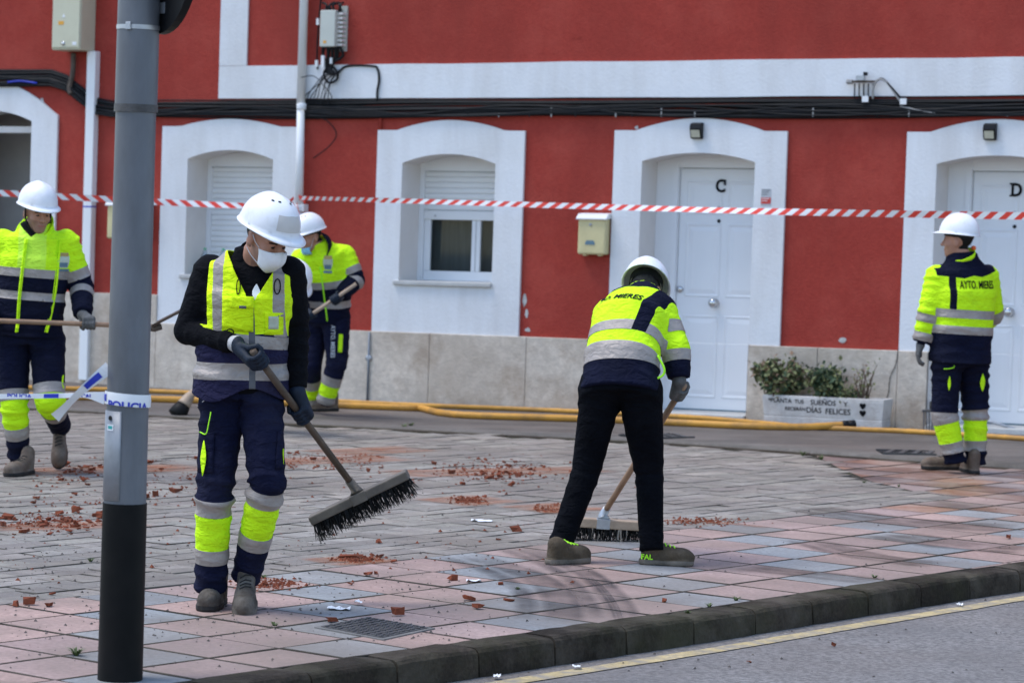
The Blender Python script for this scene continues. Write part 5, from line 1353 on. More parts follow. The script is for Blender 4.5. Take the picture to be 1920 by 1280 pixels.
def garment(name, V, Q, rules, mats, parent, strip=None, solid=None):
    """strip: material number whose faces become separate reflective bands standing 2 mm proud; material None = cut away"""
    V2, polys, mid = regions(V, Q, rules)
    keepf = [(p, m) for p, m in zip(polys, mid) if mats[m] is not None]
    used = sorted(set(m for _, m in keepf)); mm = {m: i for i, m in enumerate(used)}
    idx = {}; nv = []
    for p, _ in keepf:
        for i in p:
            if i not in idx: idx[i] = len(nv); nv.append(V2[i])
    o = mesh_obj(name, nv, [tuple(idx[i] for i in p) for p, _ in keepf], [M[mats[m]] for m in used], parent, True, [mm[m] for _, m in keepf])
    if strip is not None:
        sv, sf = submesh(V2, polys, mid, strip)
        if len(sf):
            # split into connected bands
            par = list(range(len(sv)))
            def find(a):
                while par[a] != a: par[a] = par[par[a]]; a = par[a]
                return a
            for p in sf:
                for i in p[1:]: par[find(i)] = find(p[0])
            groups = {}
            for p in sf: groups.setdefault(find(p[0]), []).append(p)
            pv = push(sv, sf, .0025)
            for g in groups.values():
                if len(g) < 12: continue
                ids = {}; vv = []
                for p in g:
                    for i in p:
                        if i not in ids: ids[i] = len(vv); vv.append(pv[i])
                mesh_obj('reflective_strip', vv, [tuple(ids[i] for i in p) for p in g], M['reflective'], o, True)
    if solid:
        s = o.modifiers.new('solid', 'SOLIDIFY'); s.thickness = solid; s.offset = 1
    return o
def bvh_of(V, Q): return BVHTree.FromPolygons([tuple(v) for v in V], [tuple(int(i) for i in q) for q in Q])
def press(bvh, origin, right, up, pts, inward, off):
    """lay flat points onto a garment: shoot them along 'inward'"""
    out = []; origin = np.asarray(origin, float); inward = nrm(inward)
    for x, y in pts:
        p = origin + right * x + up * y - inward * .35
        hit, n, _, _ = bvh.ray_cast(Vector(p), Vector(inward), .9)
        out.append(np.array(hit) - inward * off if hit is not None else None)
    return out
def held(P, Fs):
    keep = [f for f in Fs if all(P[i] is not None for i in f)]; ok = [p if p is not None else np.zeros(3) for p in P]
    ids = sorted({i for f in keep for i in f}); mp = {i: k for k, i in enumerate(ids)}
    return [ok[i] for i in ids], [tuple(mp[i] for i in f) for f in keep]
def pressed_text(name, body, size, bvh, origin, right, up, inward, m, parent, off=.006, sx=1.0, bold=.0008):
    V, Fs = text_mesh(body, size, 0, 0, bold)
    return mesh_obj(name, *held(press(bvh, origin, right, up, [(p[0] * sx, p[1]) for p in V], inward, off), Fs), M[m], parent)
def pressed_patch(name, w, h, bvh, origin, right, up, inward, m, parent, off=.005, n=6, thick=0.0, shape=None):
    pts = []
    for a in range(n + 1):
        for c in range(n + 1):
            x, y = (a / n - .5) * w, (c / n - .5) * h
            if shape == 'shield': x *= 1 - .55 * max(0, .5 - c / n) ** 1.2 * 2 * .8
            if shape == 'leaf': x *= math.sin(math.pi * min(.97, max(.03, c / n)))
            pts.append((x, y))
    o = mesh_obj(name, *held(press(bvh, origin, right, up, pts, inward, off), [(a * (n + 1) + c, (a + 1) * (n + 1) + c, (a + 1) * (n + 1) + c + 1, a * (n + 1) + c + 1) for a in range(n) for c in range(n)]), M[m], parent, True)
    if thick: s = o.modifiers.new('solid', 'SOLIDIFY'); s.thickness = thick; s.offset = 0
    return o
def pressed_line(name, pts, r, bvh, origin, right, up, inward, m, parent, off=.004):
    P = [p for p in press(bvh, origin, right, up, pts, inward, off) if p is not None]
    if len(P) < 2: return None
    return MB().tube(smooth_curve(P, 4), r, 6).build(name, M[m], parent, True)
def crest(bvh, origin, right, up, inward, parent, s=1.0):
    c = pressed_patch('crest', .048 * s, .058 * s, bvh, origin, right, up, inward, 'crest_pale', parent, .004, 5, 0, 'shield')
    pressed_patch('crest_field', .034 * s, .022 * s, bvh, origin - up * .014 * s, right, up, inward, 'crest_blue', c, .0055, 4)
    pressed_patch('crest_crown', .040 * s, .018 * s, bvh, origin + up * .036 * s, right, up, inward, 'crest_gold', c, .0055, 4)
    pressed_patch('crest_scroll', .044 * s, .012 * s, bvh, origin - up * .040 * s, right, up, inward, 'crest_blue', c, .0055, 4)

# ------------------------------------------------------------------ heads and helmets
def head_frame(c, face, upish=(0, 0, 1)):
    y = nrm(face); x = nrm(np.cross(y, upish)); z = np.cross(x, y); return np.asarray(c, float), np.stack([x, y, z], 1)     # columns right, forward, up
def head_sdf(q):
    d = ell(q, (0, -.012, .035), (.077, .098, .090))
    d = smin(d, ell(q, (0, .026, -.040), (.060, .066, .078)), .03)
    d = smin(d, ell(q, (0, .062, -.098), (.026, .024, .022)), .03)
    for s in (-1, 1):
        d = smin(d, ell(q, (s * .040, .058, -.028), (.024, .024, .022)), .02)
        d = smin(d, rcone(q, np.array([s * .012, .088, .020]), np.array([s * .050, .070, .022]), .010, .010), .012)
    for s in (-1, 1):
        d = -smin(-d, ell(q, (s * .031, .100, .002), (.018, .016, .012)), .010)
    d = smin(d, rcone(q, np.array([0, .092, .008]), np.array([0, .113, -.030]), .008, .0125), .012)
    for s in (-1, 1):
        d = smin(d, ell(q, (s * .012, .100, -.034), (.009, .010, .008)), .006)
        d = np.minimum(d, ell(q, (s * .031, .083, .001), (.012, .010, .009)))
        d = smin(d, ell(q, (s * .080, -.008, -.012), (.011, .020, .033)), .006)
    d = smin(d, ell(q, (0, .087, -.060), (.024, .010, .006)), .006)
    d = smin(d, ell(q, (0, .085, -.072), (.020, .011, .007)), .006)
    return d
def make_helmet(c, R, parent, kind, tilt=0.0, sticker=False):
    cx = c + R @ np.array([0, -.004, .058])
    ct, stt = math.cos(tilt), math.sin(tilt); Rt = R @ np.array([[1, 0, 0], [0, ct, -stt], [0, stt, ct]])
    def pt(a, e, lift=0.0):
        # a: azimuth from the front, e: 0 rim .. 1 crown
        ca, sa = math.cos(a), math.sin(a); rx, ry, H = .121 + lift, .146 + lift, .138 + lift
        el = e * math.pi / 2; k = math.cos(el) ** .86; z = H * math.sin(el) ** .98
        x, y = rx * sa * k, ry * ca * k
        z += .008 * math.exp(-(x / .020) ** 2) * (1 - abs(y) / .2) * (e > .25)
        return x, y - .004, z
    b = MB(); na, ne = 48, 14
    rim = []
    for q in (0, 1, 2):                                       # brim: edge, middle, root
        for k in range(na):
            a = 2 * math.pi * k / na; ca = math.cos(a)
            pk = max(0.0, ca) ** 2.2 if kind != 'peak_short' else max(0., ca) ** 3
            ext = (.010 + .042 * pk) * (1 - q / 2); x, y, z = pt(a, 0.0)
            r = math.hypot(x, y); f = (r + ext) / r
            b.v.append(np.array([x * f, y * f, -.008 * (1 - q / 2) - .012 * pk * (1 - q / 2)]))
    for e in range(1, ne):
        for k in range(na): b.v.append(np.array(pt(2 * math.pi * k / na, e / ne)))
    top = len(b.v); b.v.append(np.array(pt(0, 1.0)))
    nr = 3 + ne - 1
    for i in range(nr - 1):
        for k in range(na): k2 = (k + 1) % na; b.f.append((i * na + k, (i + 1) * na + k, (i + 1) * na + k2, i * na + k2))
    for k in range(na): b.f.append(((nr - 1) * na + k, top, (nr - 1) * na + (k + 1) % na))
    b.v = [cx + Rt @ v for v in b.v]
    h = b.build('helmet', M['helmet_white'], parent, True)
    s = h.modifiers.new('solid', 'SOLIDIFY'); s.thickness = .004; s.offset = -1
    bandb = MB()
    nb = 36
    for z in (-.03, .02):
        for k in range(nb):
            a = 2 * math.pi * k / nb; bandb.v.append(cx + Rt @ np.array([.088 * math.sin(a), .108 * math.cos(a) - .004, z]))
    bandb.f = [(k, (k + 1) % nb, nb + (k + 1) % nb, nb + k) for k in range(nb)]
    hb = bandb.build('headband', M['black_plastic'], h)
    def dome_patch(name, a0, a1, e0, e1, m, lift):
        p = MB(); n = 8
        for i in range(n + 1):
            for j in range(n + 1): p.v.append(cx + Rt @ np.array(pt(a0 + (a1 - a0) * i / n, e0 + (e1 - e0) * j / n, lift)))
        p.f = [(i * (n + 1) + j, (i + 1) * (n + 1) + j, (i + 1) * (n + 1) + j + 1, i * (n + 1) + j + 1) for i in range(n) for j in range(n)]
        return p.build(name, M[m], h, True)
    if sticker: dome_patch('sticker', -.45, .62, .10, .42, 'helmet_sticker', .0015)
    if kind == 'vented':
        for a, e in ((-1.1, .72), (-.62, .74), (-.25, .70), (1.1, .72), (.62, .74)):
            dome_patch('vent', a - .10, a + .10, e - .02, e + .025, 'black_plastic', .0015)
    dome_patch('rim_ridge', -math.pi, math.pi, .035, .075, 'helmet_white', .0025)
    return h, cx, Rt
def mask_ffp2(c, R, parent):
    n, m_ = 8, 8; V, Fs = [], []
    for s in (-1, 1):
        b = len(V)
        for i in range(n + 1):
            t = i / n                                        # top to bottom
            mid = np.array([0, .116 + .024 * math.sin(math.pi * min(1, t * 1.15)) - .045 * t ** 2.2, -.006 - .122 * t])
            side = np.array([s * (.068 - .012 * t), .045 + .012 * t, -.026 - .066 * t + .01 * math.sin(math.pi * t)])
            for j in range(m_ + 1):
                u = j / m_; p = mid * (1 - u) + side * u + np.array([s * .010, .020, 0]) * math.sin(math.pi * u)
                V.append(c + R @ p)
        q = [(b + i * (m_ + 1) + j, b + i * (m_ + 1) + j + 1, b + (i + 1) * (m_ + 1) + j + 1, b + (i + 1) * (m_ + 1) + j) for i in range(n) for j in range(m_)]
        Fs += q if s > 0 else [tuple(reversed(f)) for f in q]
    o = mesh_obj('face_mask', V, Fs, M['mask_white'], parent, True); sd_ = o.modifiers.new('solid', 'SOLIDIFY'); sd_.thickness = .002; sd_.offset = 1
    for s in (-1, 1):
        for a, e in (((s * .067, .046, -.022), (s * .086, .004, .018)), ((s * .058, .055, -.088), (s * .084, -.012, -.046))):
            P = [c + R @ np.array(a), c + R @ ((np.array(a) + np.array(e)) / 2 + np.array([s * .006, 0, 0])), c + R @ np.array(e)]
            MB().tube(smooth_curve(P, 4), .0018, 6).build('ear_loop', M['elastic'], o)
    return o

# ------------------------------------------------------------------ hands closed round a handle, or hanging
def glove(name, wrist, elbow, grip, axis, parent, m, cuff=None, side=1, rod=.014, scale=1.0, h=.0042):
    """grip: point on the handle axis (or None: relaxed hand along the forearm)"""
    wrist = np.asarray(wrist, float); fa = nrm(wrist - np.asarray(elbow)); prims = []
    if grip is not None:
        g = np.asarray(grip, float); ax = nrm(axis)
        w2 = g - wrist; w2 = w2 - ax * (w2 @ ax); pd = nrm(w2) if np.linalg.norm(w2) > .01 else nrm(fa - ax * (fa @ ax))   # palm comes from the wrist side
        sdv = np.cross(ax, pd)
        rr = rod + .0125
        thumbdir = 1 if (ax @ np.array([0, 0, 1])) >= 0 else -1
        # knuckle row sits beside the handle on +sdv*side, fingers travel over the far side and close underneath
        ss = side
        kn0 = g + sdv * ss * (rr + .006) - pd * .012
        palm_a = wrist + fa * .015
        prims.append(('c', palm_a, kn0 + ax * .022, .030, .019)); prims.append(('c', palm_a, kn0 - ax * .024, .030, .018)); prims.append(('c', palm_a, kn0, .031, .019))
        prims.append(('c', wrist - fa * .05, palm_a, .031, .031))
        lens = [1.0, 1.1, 1.02, .86]
        for q in range(4):
            o_ = ax * (.031 - .0207 * q) * thumbdir; P = []
            tot = math.radians(235) * lens[q]
            for t in np.linspace(0, 1, 6):
                a = tot * t; rad = rr + .003 * (1 - t)
                P.append(g + o_ + (sdv * ss * math.cos(a) + pd * math.sin(a)) * rad - pd * .004 * (1 - t))
            prims.append(('f', P, [.0112, .0108, .0102, .0098, .0092, .0085]))
        th = [palm_a + ax * .022 * thumbdir + (g - palm_a) * .35, g + ax * .052 * thumbdir - pd * (rr + .002) * .9 - sdv * ss * .006, g + ax * .050 * thumbdir - sdv * ss * (rr + .001), g + ax * .036 * thumbdir - sdv * ss * (rr + .002) + pd * .016]
        prims.append(('f', th, [.0155, .0135, .0118, .010]))
    else:
        x, y, z = frame_from(fa, axis)                       # y: palm normal side
        pa = wrist + fa * .02; kn = wrist + fa * .088
        for q in (-1, 0, 1): prims.append(('c', pa + x * .010 * q, kn + x * .024 * q, .026, .0165))
        prims.append(('c', wrist - fa * .05, pa, .030, .029))
        lens = [.072, .080, .075, .060]
        for q in range(4):
            L = lens[q]; o_ = x * (.033 - .022 * q); cur = y * side
            P = [kn + o_, kn + o_ + fa * L * .42 + cur * .008, kn + o_ + fa * L * .75 + cur * .026, kn + o_ + fa * L * .86 + cur * .050]
            prims.append(('f', P, [.0115, .0108, .0100, .0088]))
        P = [pa + x * .020, pa + x * .045 + fa * .030 + y * side * .012, pa + x * .050 + fa * .058 + y * side * .022, pa + x * .046 + fa * .080 + y * side * .028]
        prims.append(('f', P, [.0165, .0140, .0120, .0100]))
    def fn(p):
        d = None; dp = None
        for q in prims:
            if q[0] == 'c': e = rcone(p, q[1], q[2], q[3], q[4]); dp = e if dp is None else smin(dp, e, .012)
        for q in prims:
            if q[0] == 'f':
                e = chain(p, q[1], q[2]); dp2 = smin(dp, e, .005) if d is None else None
                d = e if d is None else np.minimum(d, e)
        return smin(dp, d, .006)
    allp = np.array([x for q in prims for x in (q[1:3] if q[0] == 'c' else q[1])])
    V, Q = surf(fn, allp.min(0) - .045, allp.max(0) + .045, h)
    rules = []; mats = [m]
    if cuff is not None:
        rules.append((cuff[1] - ((V - wrist) @ fa), 1)); mats.append(cuff[0])
    return garment(name, V, Q, rules, mats, parent)

# ------------------------------------------------------------------ boots
def boot(name, heel, toe_dir, up, parent, m, sole, length=.30, lace='lace_dark', high=True, h=.0065):
    f = nrm(toe_dir); u = np.asarray(up, float); u = nrm(u - f * (u @ f)); r = np.cross(f, u); R = np.stack([r, f, u], 1); heel = np.asarray(heel, float)
    def fn(p):
        q = (p - heel) @ R
        x, y, z = q[:, 0], q[:, 1], q[:, 2]
        # sole outline: narrow waist, rounded toe
        hw = .036 + .014 * np.clip((y - .05) / .13, 0, 1) - .006 * np.exp(-((y - .10) / .04) ** 2)
        hw = np.where(y > length - .075, .050 * np.sqrt(np.clip(1 - ((y - (length - .075)) / .078) ** 2, .02, 1)), hw)
        hw = np.where(y < .03, .036 * np.sqrt(np.clip(1 - ((.03 - y) / .034) ** 2, .02, 1)), hw)
        sole_d = np.maximum(np.maximum(np.abs(x) - hw - .004, np.abs(z - .015) - .015), np.maximum(-y - .004, y - length - .003))
        up_ = ell(q, (0, length - .105, .040), (.047, .108, .046)) if True else None
        up_ = smin(up_, ell(q, (0, length - .075, .048), (.044, .070, .042)), .02)
        up_ = smin(up_, rcone(q, np.array([0, .045, .045]), np.array([0, .048, .138 if high else .095]), .040, .043), .03)
        up_ = smin(up_, rcone(q, np.array([0, .085, .085]), np.array([0, .150, .058]), .036, .034), .03)
        up_ = np.maximum(up_, .012 - z)
        return smin(sole_d, up_, .006)
    c0 = heel + R @ np.array([0, length / 2, .09]); ext = .22
    V, Q = surf(fn, c0 - ext, c0 + ext, h)
    q = (V - heel) @ R; N = vnormals(V, Q)
    V = V + N * (.0016 * wob(V, 90, 5) + .002 * wob(V, 45, 6))[:, None]
    tread = .026 + .0015 * np.sin(q[:, 1] * 40)
    o = garment(name, V, Q, [(tread - q[:, 2], 1)], [m, sole], parent)
    bv = bvh_of(V, Q)
    for k in range(4):
        y0 = .105 + .022 * k
        P = [p for p in press(bv, heel + R @ np.array([0, y0, .10 - .010 * k]), r, f, [(-.024, -.006), (0, .0), (.024, .006)], -u, .003) if p is not None]
        if len(P) < 2: continue
        MB().tube(P, .0035, 6).build('lace', M[lace], o)
    return o, bv, R

# ------------------------------------------------------------------ a worker
def lerp(a, b, t): return a + (b - a) * t
class Worker:
    def __init__(s, D, label, group='municipal workers'):
        s.D = D; s.label = label; s.group = group; s.J = {}
    def j(s, **kw):
        for k, v in kw.items(): s.J[k] = np.array(at(v[0], v[1], s.D + (v[2] if len(v) > 2 else 0)))
    def root(s, foot):
        s.r = empty('person', foot, s.label, 'person', s.group); return s.r
    def spine(s): return [s.J[k] for k in ('pelvis', 'waist', 'chest', 'neck')]
    def frames(s, inf=0.0, hem=None, wp=.165, ww=.150, wc=.170, ws=.150, dp=.110, dw=.105, dc=.120, ds=.085, neckw=.062, top=.05):
        J = s.J; hl, hr, sl, sr = J['hipL'], J['hipR'], J['shL'], J['shR']
        sp = s.spine(); lat0 = nrm(hl - hr); lat1 = nrm(sl - sr)      # lateral axis points to the person's left
        out = []
        def fr(c, lat, tan, w, d):
            lat = nrm(lat - tan * (lat @ tan)); fw = np.cross(lat, tan); out.append((c, lat, fw, w + inf, d + inf))
        t0 = nrm(sp[1] - sp[0]); t1 = nrm(sp[2] - sp[1]); t2 = nrm(sp[3] - sp[2])
        if hem is not None: fr(sp[0] - t0 * hem[0], lat0, t0, hem[1], hem[2])
        fr(sp[0], lat0, t0, wp, dp)
        fr(sp[1], nrm(lat0 * .5 + lat1 * .5), nrm(t0 + t1), ww, dw)
        fr(sp[2], lat1, nrm(t1 + t2), wc, dc)
        shc = (sl + sr) / 2
        fr(lerp(sp[2], sp[3], .62), lat1, t2, ws, ds)
        fr(sp[3] + t2 * .012, lat1, t2, neckw + .02, .066)
        if top: fr(sp[3] + t2 * top, lat1, t2, neckw, .060)
        return out
    def body(s, face, hair='hair_dark', h=.0075, upish=(0, 0, 1), beard=False, hairline=-.055):
        J = s.J; c, R = head_frame(J['head'], face, upish); s.hc, s.hR = c, R
        nk0 = c + R @ np.array([0, -.030, -.070]); rg = s.frames(-.012)
        def fn(p):
            d = rings_sdf(p, rg)
            for a, b_, e in (('shL', 'elL', 'wrL'), ('shR', 'elR', 'wrR')): d = smin(d, chain(p, [J[a], J[b_], J[e]], [.048, .040, .026]), .03)
            for a, b_, e in (('hipL', 'knL', 'anL'), ('hipR', 'knR', 'anR')): d = smin(d, chain(p, [J[a], J[b_], J[e]], [.072, .050, .038]), .03)
            d = smin(d, rcone(p, nk0, J['neck'] - nrm(J['neck'] - J['chest']) * .02, .052, .060), .025)
            return smin(d, head_sdf((p - c) @ R), .012)
        allp = np.array([v for v in J.values()]); V, Q = surf(fn, allp.min(0) - .19, allp.max(0) + .19, h)
        q = (V - c) @ R; x, y, z = q.T
        onhead = np.minimum(.16 - np.linalg.norm(q, axis=1), np.where(z > -.2, 1., -1.))
        rules = []
        hairf = np.minimum(onhead, np.maximum(np.minimum(-.014 - y, z - hairline), z - .045))
        ears = np.minimum(.028 - np.abs(np.abs(x) - .080), .04 - np.hypot(y + .008, z + .012))
        hairf = np.minimum(hairf, -ears * 1.0)
        rules.append((np.minimum(np.minimum(onhead, .006 - np.abs(z + .066) - .05 * np.abs(x)), np.minimum(.022 - np.abs(x), y - .07)), 3))
        if beard: rules.insert(0, (np.minimum(np.minimum(onhead, -.045 - z + .25 * np.abs(x)), y + .01), 2))
        rules.append((hairf, 1))
        for sx in (-1, 1):
            rules.append((np.minimum(np.minimum(onhead, y - .06), .0075 - np.hypot((x - sx * .031) * .7, (z - .001) * 1.3)), 4))
            rules.append((np.minimum(.019 - np.abs(x - sx * .034), .0042 - np.abs(z - .021 + .12 * np.abs(np.abs(x) - .03))) + np.minimum(0, y - .05) * 10, 1))
        return garment('body', V, Q, rules, ['skin', hair, 'skin_beard', 'lip', 'eye_dark'], s.r)
    def trousers(s, m, bands, h=.010, rad=(.098, .080, .066), seed=1, amp=.006, pel=(.158, .112), hemdrop=(.03, .03), belt=.09):
        J = s.J
        sp = s.spine(); t0 = nrm(sp[1] - sp[0]); lat = nrm(J['hipL'] - J['hipR']); lat = nrm(lat - t0 * (lat @ t0)); fw = np.cross(lat, t0)
        rg = [(sp[0] - t0 * .07, lat, fw, pel[0], pel[1]), (sp[0], lat, fw, pel[0], pel[1]), (sp[0] + t0 * belt, lat, fw, pel[0] - .008, pel[1] - .008)]
        legs = {}
        for k, sd_ in enumerate('LR'):
            hp_, kn, an = J['hip' + sd_], J['kn' + sd_], J['an' + sd_]
            dn = nrm(an - kn); an2 = an + dn * hemdrop[k]; mid = lerp(kn, an2, .5); legs[sd_] = [hp_, kn, mid, an2]
        def leg(p, P):
            d = chain(p, P, [rad[0], rad[1], (rad[1] + rad[2]) / 2, rad[2]]); dn = nrm(P[-1] - P[-2])
            return np.maximum(d, (p - P[-1]) @ dn - .006)
        def fn(p):
            d = rings_sdf(p, rg); l, r = leg(p, legs['L']), leg(p, legs['R'])
            d = smin(d, l, .05); return smin(d, r, .05) if False else np.minimum(smin(rings_sdf(p, rg), l, .05), smin(rings_sdf(p, rg), r, .05))
        allp = np.array([q for P in legs.values() for q in P] + [sp[0]]); V, Q = surf(fn, allp.min(0) - .17, allp.max(0) + .17, h)
        N = vnormals(V, Q); sL, dL = arc(V, legs['L']); sR, dR = arc(V, legs['R']); isL = dL < dR; S = np.where(isL, sL, sR)
        kn_s = {k: np.linalg.norm(P[1] - P[0]) for k, P in legs.items()}; en_s = {k: kn_s[k] + np.linalg.norm(P[3] - P[1]) for k, P in legs.items()}
        V2 = V.copy()
        for sd_, msk in (('L', isL), ('R', ~isL)):
            V2[msk] = folds(V[msk], N[msk], S[msk], [.05, kn_s[sd_] + .02, en_s[sd_] - .03], amp, .075, seed + ord(sd_), .30, .085)
        V = V2; S = np.where(isL, sL - kn_s['L'], sR - kn_s['R'])
        S = S + .007 * wob(V, 14, seed + 9)
        rules, mats = [], [m, 'reflective', 'hivis_yellow']
        for a, b_, mm in bands: rules.append((np.minimum(S - a, b_ - S), mm))
        s.tV, s.tQ = V, Q; s.tb = bvh_of(V, Q); s.lat0, s.fw0 = lat, fw
        s.tr = garment('trousers', V, Q, rules, mats, s.r, strip=1 if bands else None)
        return s.tr
    def top(s, name, h, arms, rad, frames, rules_fn, mats, seed=3, amp=.006, collar=None, strip=1, solid=None, hemcap=True, cuffcut=.0, kk=.035, lam=.085):
        J = s.J; A = {k: [J['sh' + k], J['el' + k], J['wr' + k]] for k in arms}
        rg = frames
        def armd(p, P):
            d = chain(p, P, rad); dn = nrm(P[-1] - P[-2]); return np.maximum(d, (p - P[-1]) @ dn - cuffcut)
        def fn(p):
            d = rings_sdf(p, rg)
            for P in A.values(): d = smin(d, armd(p, P), kk)
            return d
        allp = np.array([q for P in A.values() for q in P] + [r_[0] for r_ in rg]); V, Q = surf(fn, allp.min(0) - .23, allp.max(0) + .23, h)
        N = vnormals(V, Q); dT = rings_sdf(V, rg); sp = s.spine()
        dn = nrm(sp[0] - sp[1]); s_sp, _ = arc(V, sp)
        dA = {k: arc(V, P) for k, P in A.items()}; dm = {k: armd(V, P) for k, P in A.items()}
        arm = {k: (dm[k] < dT - .004) for k in A}
        V2 = folds(V, N, s_sp, [.05, .22], amp * .8, lam * 1.1, seed, .45, .10)
        for k in A:
            ul = np.linalg.norm(A[k][1] - A[k][0]); fl = np.linalg.norm(A[k][2] - A[k][1])
            w = np.clip((dT - dm[k]) / .03, 0, 1)[:, None]
            Va = folds(V, N, dA[k][0], [.03, ul, ul + fl - .04], amp, lam * .75, seed + 11, .35, .075); V2 = V2 * (1 - w) + Va * w
        lat = nrm(J['shL'] - J['shR']); fwd = np.cross(lat, nrm(sp[3] - sp[1]))
        X = (V - (J['shL'] + J['shR']) / 2) @ lat; Y = (V - sp[2]) @ fwd
        info = dict(V=V2, s=s_sp, X=X, Y=Y, arm={k: dT - dm[k] for k in A}, a={k: dA[k][0] for k in A}, lat=lat, fwd=fwd)
        s.V, s.Q = V2, Q; s.bv = bvh_of(V2, Q); s.lat, s.fwd = lat, fwd; s.upv = nrm(sp[3] - sp[1])
        return garment(name, V2, Q, rules_fn(info), mats, s.r, strip=strip, solid=solid)
    def collar(s, parent, m, r0=.075, r1=.088, hgt=.075, lean=.0, inner=None, openf=0.35, drop=.02):
        J = s.J; sp = s.spine(); t = nrm(J['head'] + s.hR @ np.array([0, -.03, -.09]) - J['neck'] + 1e-6); x = nrm(s.lat - t * (s.lat @ t)); y = np.cross(x, t)
        b = MB(); n = 28; lv = 5
        for i in range(lv):
            f = i / (lv - 1); r = r0 + (r1 - r0) * f
            for k in range(n + 1):
                a = openf + (2 * math.pi - 2 * openf) * k / n; back = .5 - .5 * math.cos(a)
                b.v.append(J['neck'] - t * drop + x * math.sin(a) * r * 1.02 + y * math.cos(a) * r * .98 + t * hgt * f * (.55 + .45 * back) + nrg.normal(0, .0012, 3))
        b.f = [(i * (n + 1) + k, i * (n + 1) + k + 1, (i + 1) * (n + 1) + k + 1, (i + 1) * (n + 1) + k) for i in range(lv - 1) for k in range(n)]
        o = b.build('collar', M[m], parent, True); q = o.modifiers.new('solid', 'SOLIDIFY'); q.thickness = .008; q.offset = 0
        return o
def band(s, a, b): return np.minimum(s - a, b - s)
def tool_handle(a, b_, r, m, parent): return MB().tube([a, lerp(a, b_, .33), lerp(a, b_, .66), b_], [r, r * 1.02, r, r * .98], 14).build('handle', m, parent, True)
def broom(label, top, sock, along, blen, bh, head_m, handle_m, bristle_dir, socket_m, r=.013, thick=.032, seed=1, pale=False, bl=.075):
    top, sock, along = np.asarray(top), np.asarray(sock), nrm(along); bd = np.asarray(bristle_dir, float); bd = nrm(bd - along * (bd @ along)); dep = np.cross(along, bd)
    rt = empty('push_broom', sock, label, 'broom', 'push brooms in use')
    tool_handle(top, sock, r, handle_m, rt)
    hc = sock + bd * (bh / 2 + .03)
    o = MB().box(hc, along, dep, bd, blen / 2, thick, bh / 2).build('head_block', head_m, rt); bevel(o, .006)
    hd = nrm(sock - top)
    MB().tube([sock - hd * .05, sock + hd * .015, hc - bd * bh * .5], [r * 1.25, r * 1.45, r * 2.2], 12).build('socket', socket_m, rt, True)
    o2 = MB().box(hc - bd * (bh / 2 + .003) * 0 + dep * -.0, along, dep, bd, .036, thick + .0025, bh / 2 + .0025).build('bracket', socket_m, rt); bevel(o2, .002)
    rg = np.random.default_rng(seed); V, Fs, V2, F2 = [], [], [], []
    n1 = int(blen / .007)
    for i in range(n1):
        for k in range(7):
            p = hc + bd * bh / 2 + along * ((i + rg.uniform(.0, 1)) / n1 - .5) * (blen - .01) + dep * ((k + .5) / 7 - .5) * 1.9 * thick
            spl = along * (rg.normal(0, .16) + .25 * ((i / n1) - .5)) + dep * (rg.normal(0, .14) + .5 * ((k + .5) / 7 - .5)); d = nrm(bd + spl); L = bl * rg.uniform(.86, 1.08)
            x = nrm(np.cross(d, rg.normal(0, 1, 3))); y = np.cross(d, x); w = .0028
            tv, tf = (V2, F2) if pale and rg.random() < .10 else (V, Fs)
            b = len(tv); tv += [p + x * w, p - x * w * .5 + y * w * .87, p - x * w * .5 - y * w * .87, p + d * L + x * w * .4, p + d * L - x * w * .3]
            tf += [(b, b + 1, b + 4, b + 3), (b + 1, b + 2, b + 4), (b + 2, b, b + 3, b + 4)]
    tag(mesh_obj('bristles', V, Fs, M['bristle'], rt), kind='stuff')
    if V2: tag(mesh_obj('pale_bristles', V2, F2, M['bristle_pale'], rt), kind='stuff')
    return rt
# ------------------------------------------------------------------ worker with the black sweatshirt and hi-vis vest, carrying a broom
YB = 2
w2 = Worker(12.62, 'masked person in yellow hi-vis vest over black sweatshirt, carrying a broom')
w2.j(pelvis=(452, 712), waist=(453, 655), chest=(462, 565), neck=(476, 488), head=(499, 447, -.11), hipL=(488, 738), hipR=(418, 738), knL=(501, 905, -.12), knR=(402, 922, -.06),
     anL=(463, 1072, .06), anR=(396, 1090, .02), shL=(541, 512, .01), shR=(396, 512, .03), elL=(554, 618, .07), elR=(352, 620, .04), wrL=(557, 726, .0), wrR=(437, 643, -.15))
w2.root(gnd(430, 1135))
w2.body((.66, -.61, -.44), beard=True)
w2.trousers('navy_work', [(.02, .095, 1), (.095, .25, 2), (.25, .315, 1)], h=.009, rad=(.100, .080, .068), seed=21, amp=.010, pel=(.166, .118), hemdrop=(.03, .03))
def r_sweat(i): return []
sw = w2.top('sweatshirt', .0095, 'LR', (.076, .062, .044), w2.frames(.006, (.05, .165, .115), wp=.163, ww=.156, wc=.168, ws=.150), r_sweat, ['black_cloth'], seed=31, amp=.008, strip=None)
w2.collar(sw, 'black_cloth', .070, .068, .085, openf=.12)
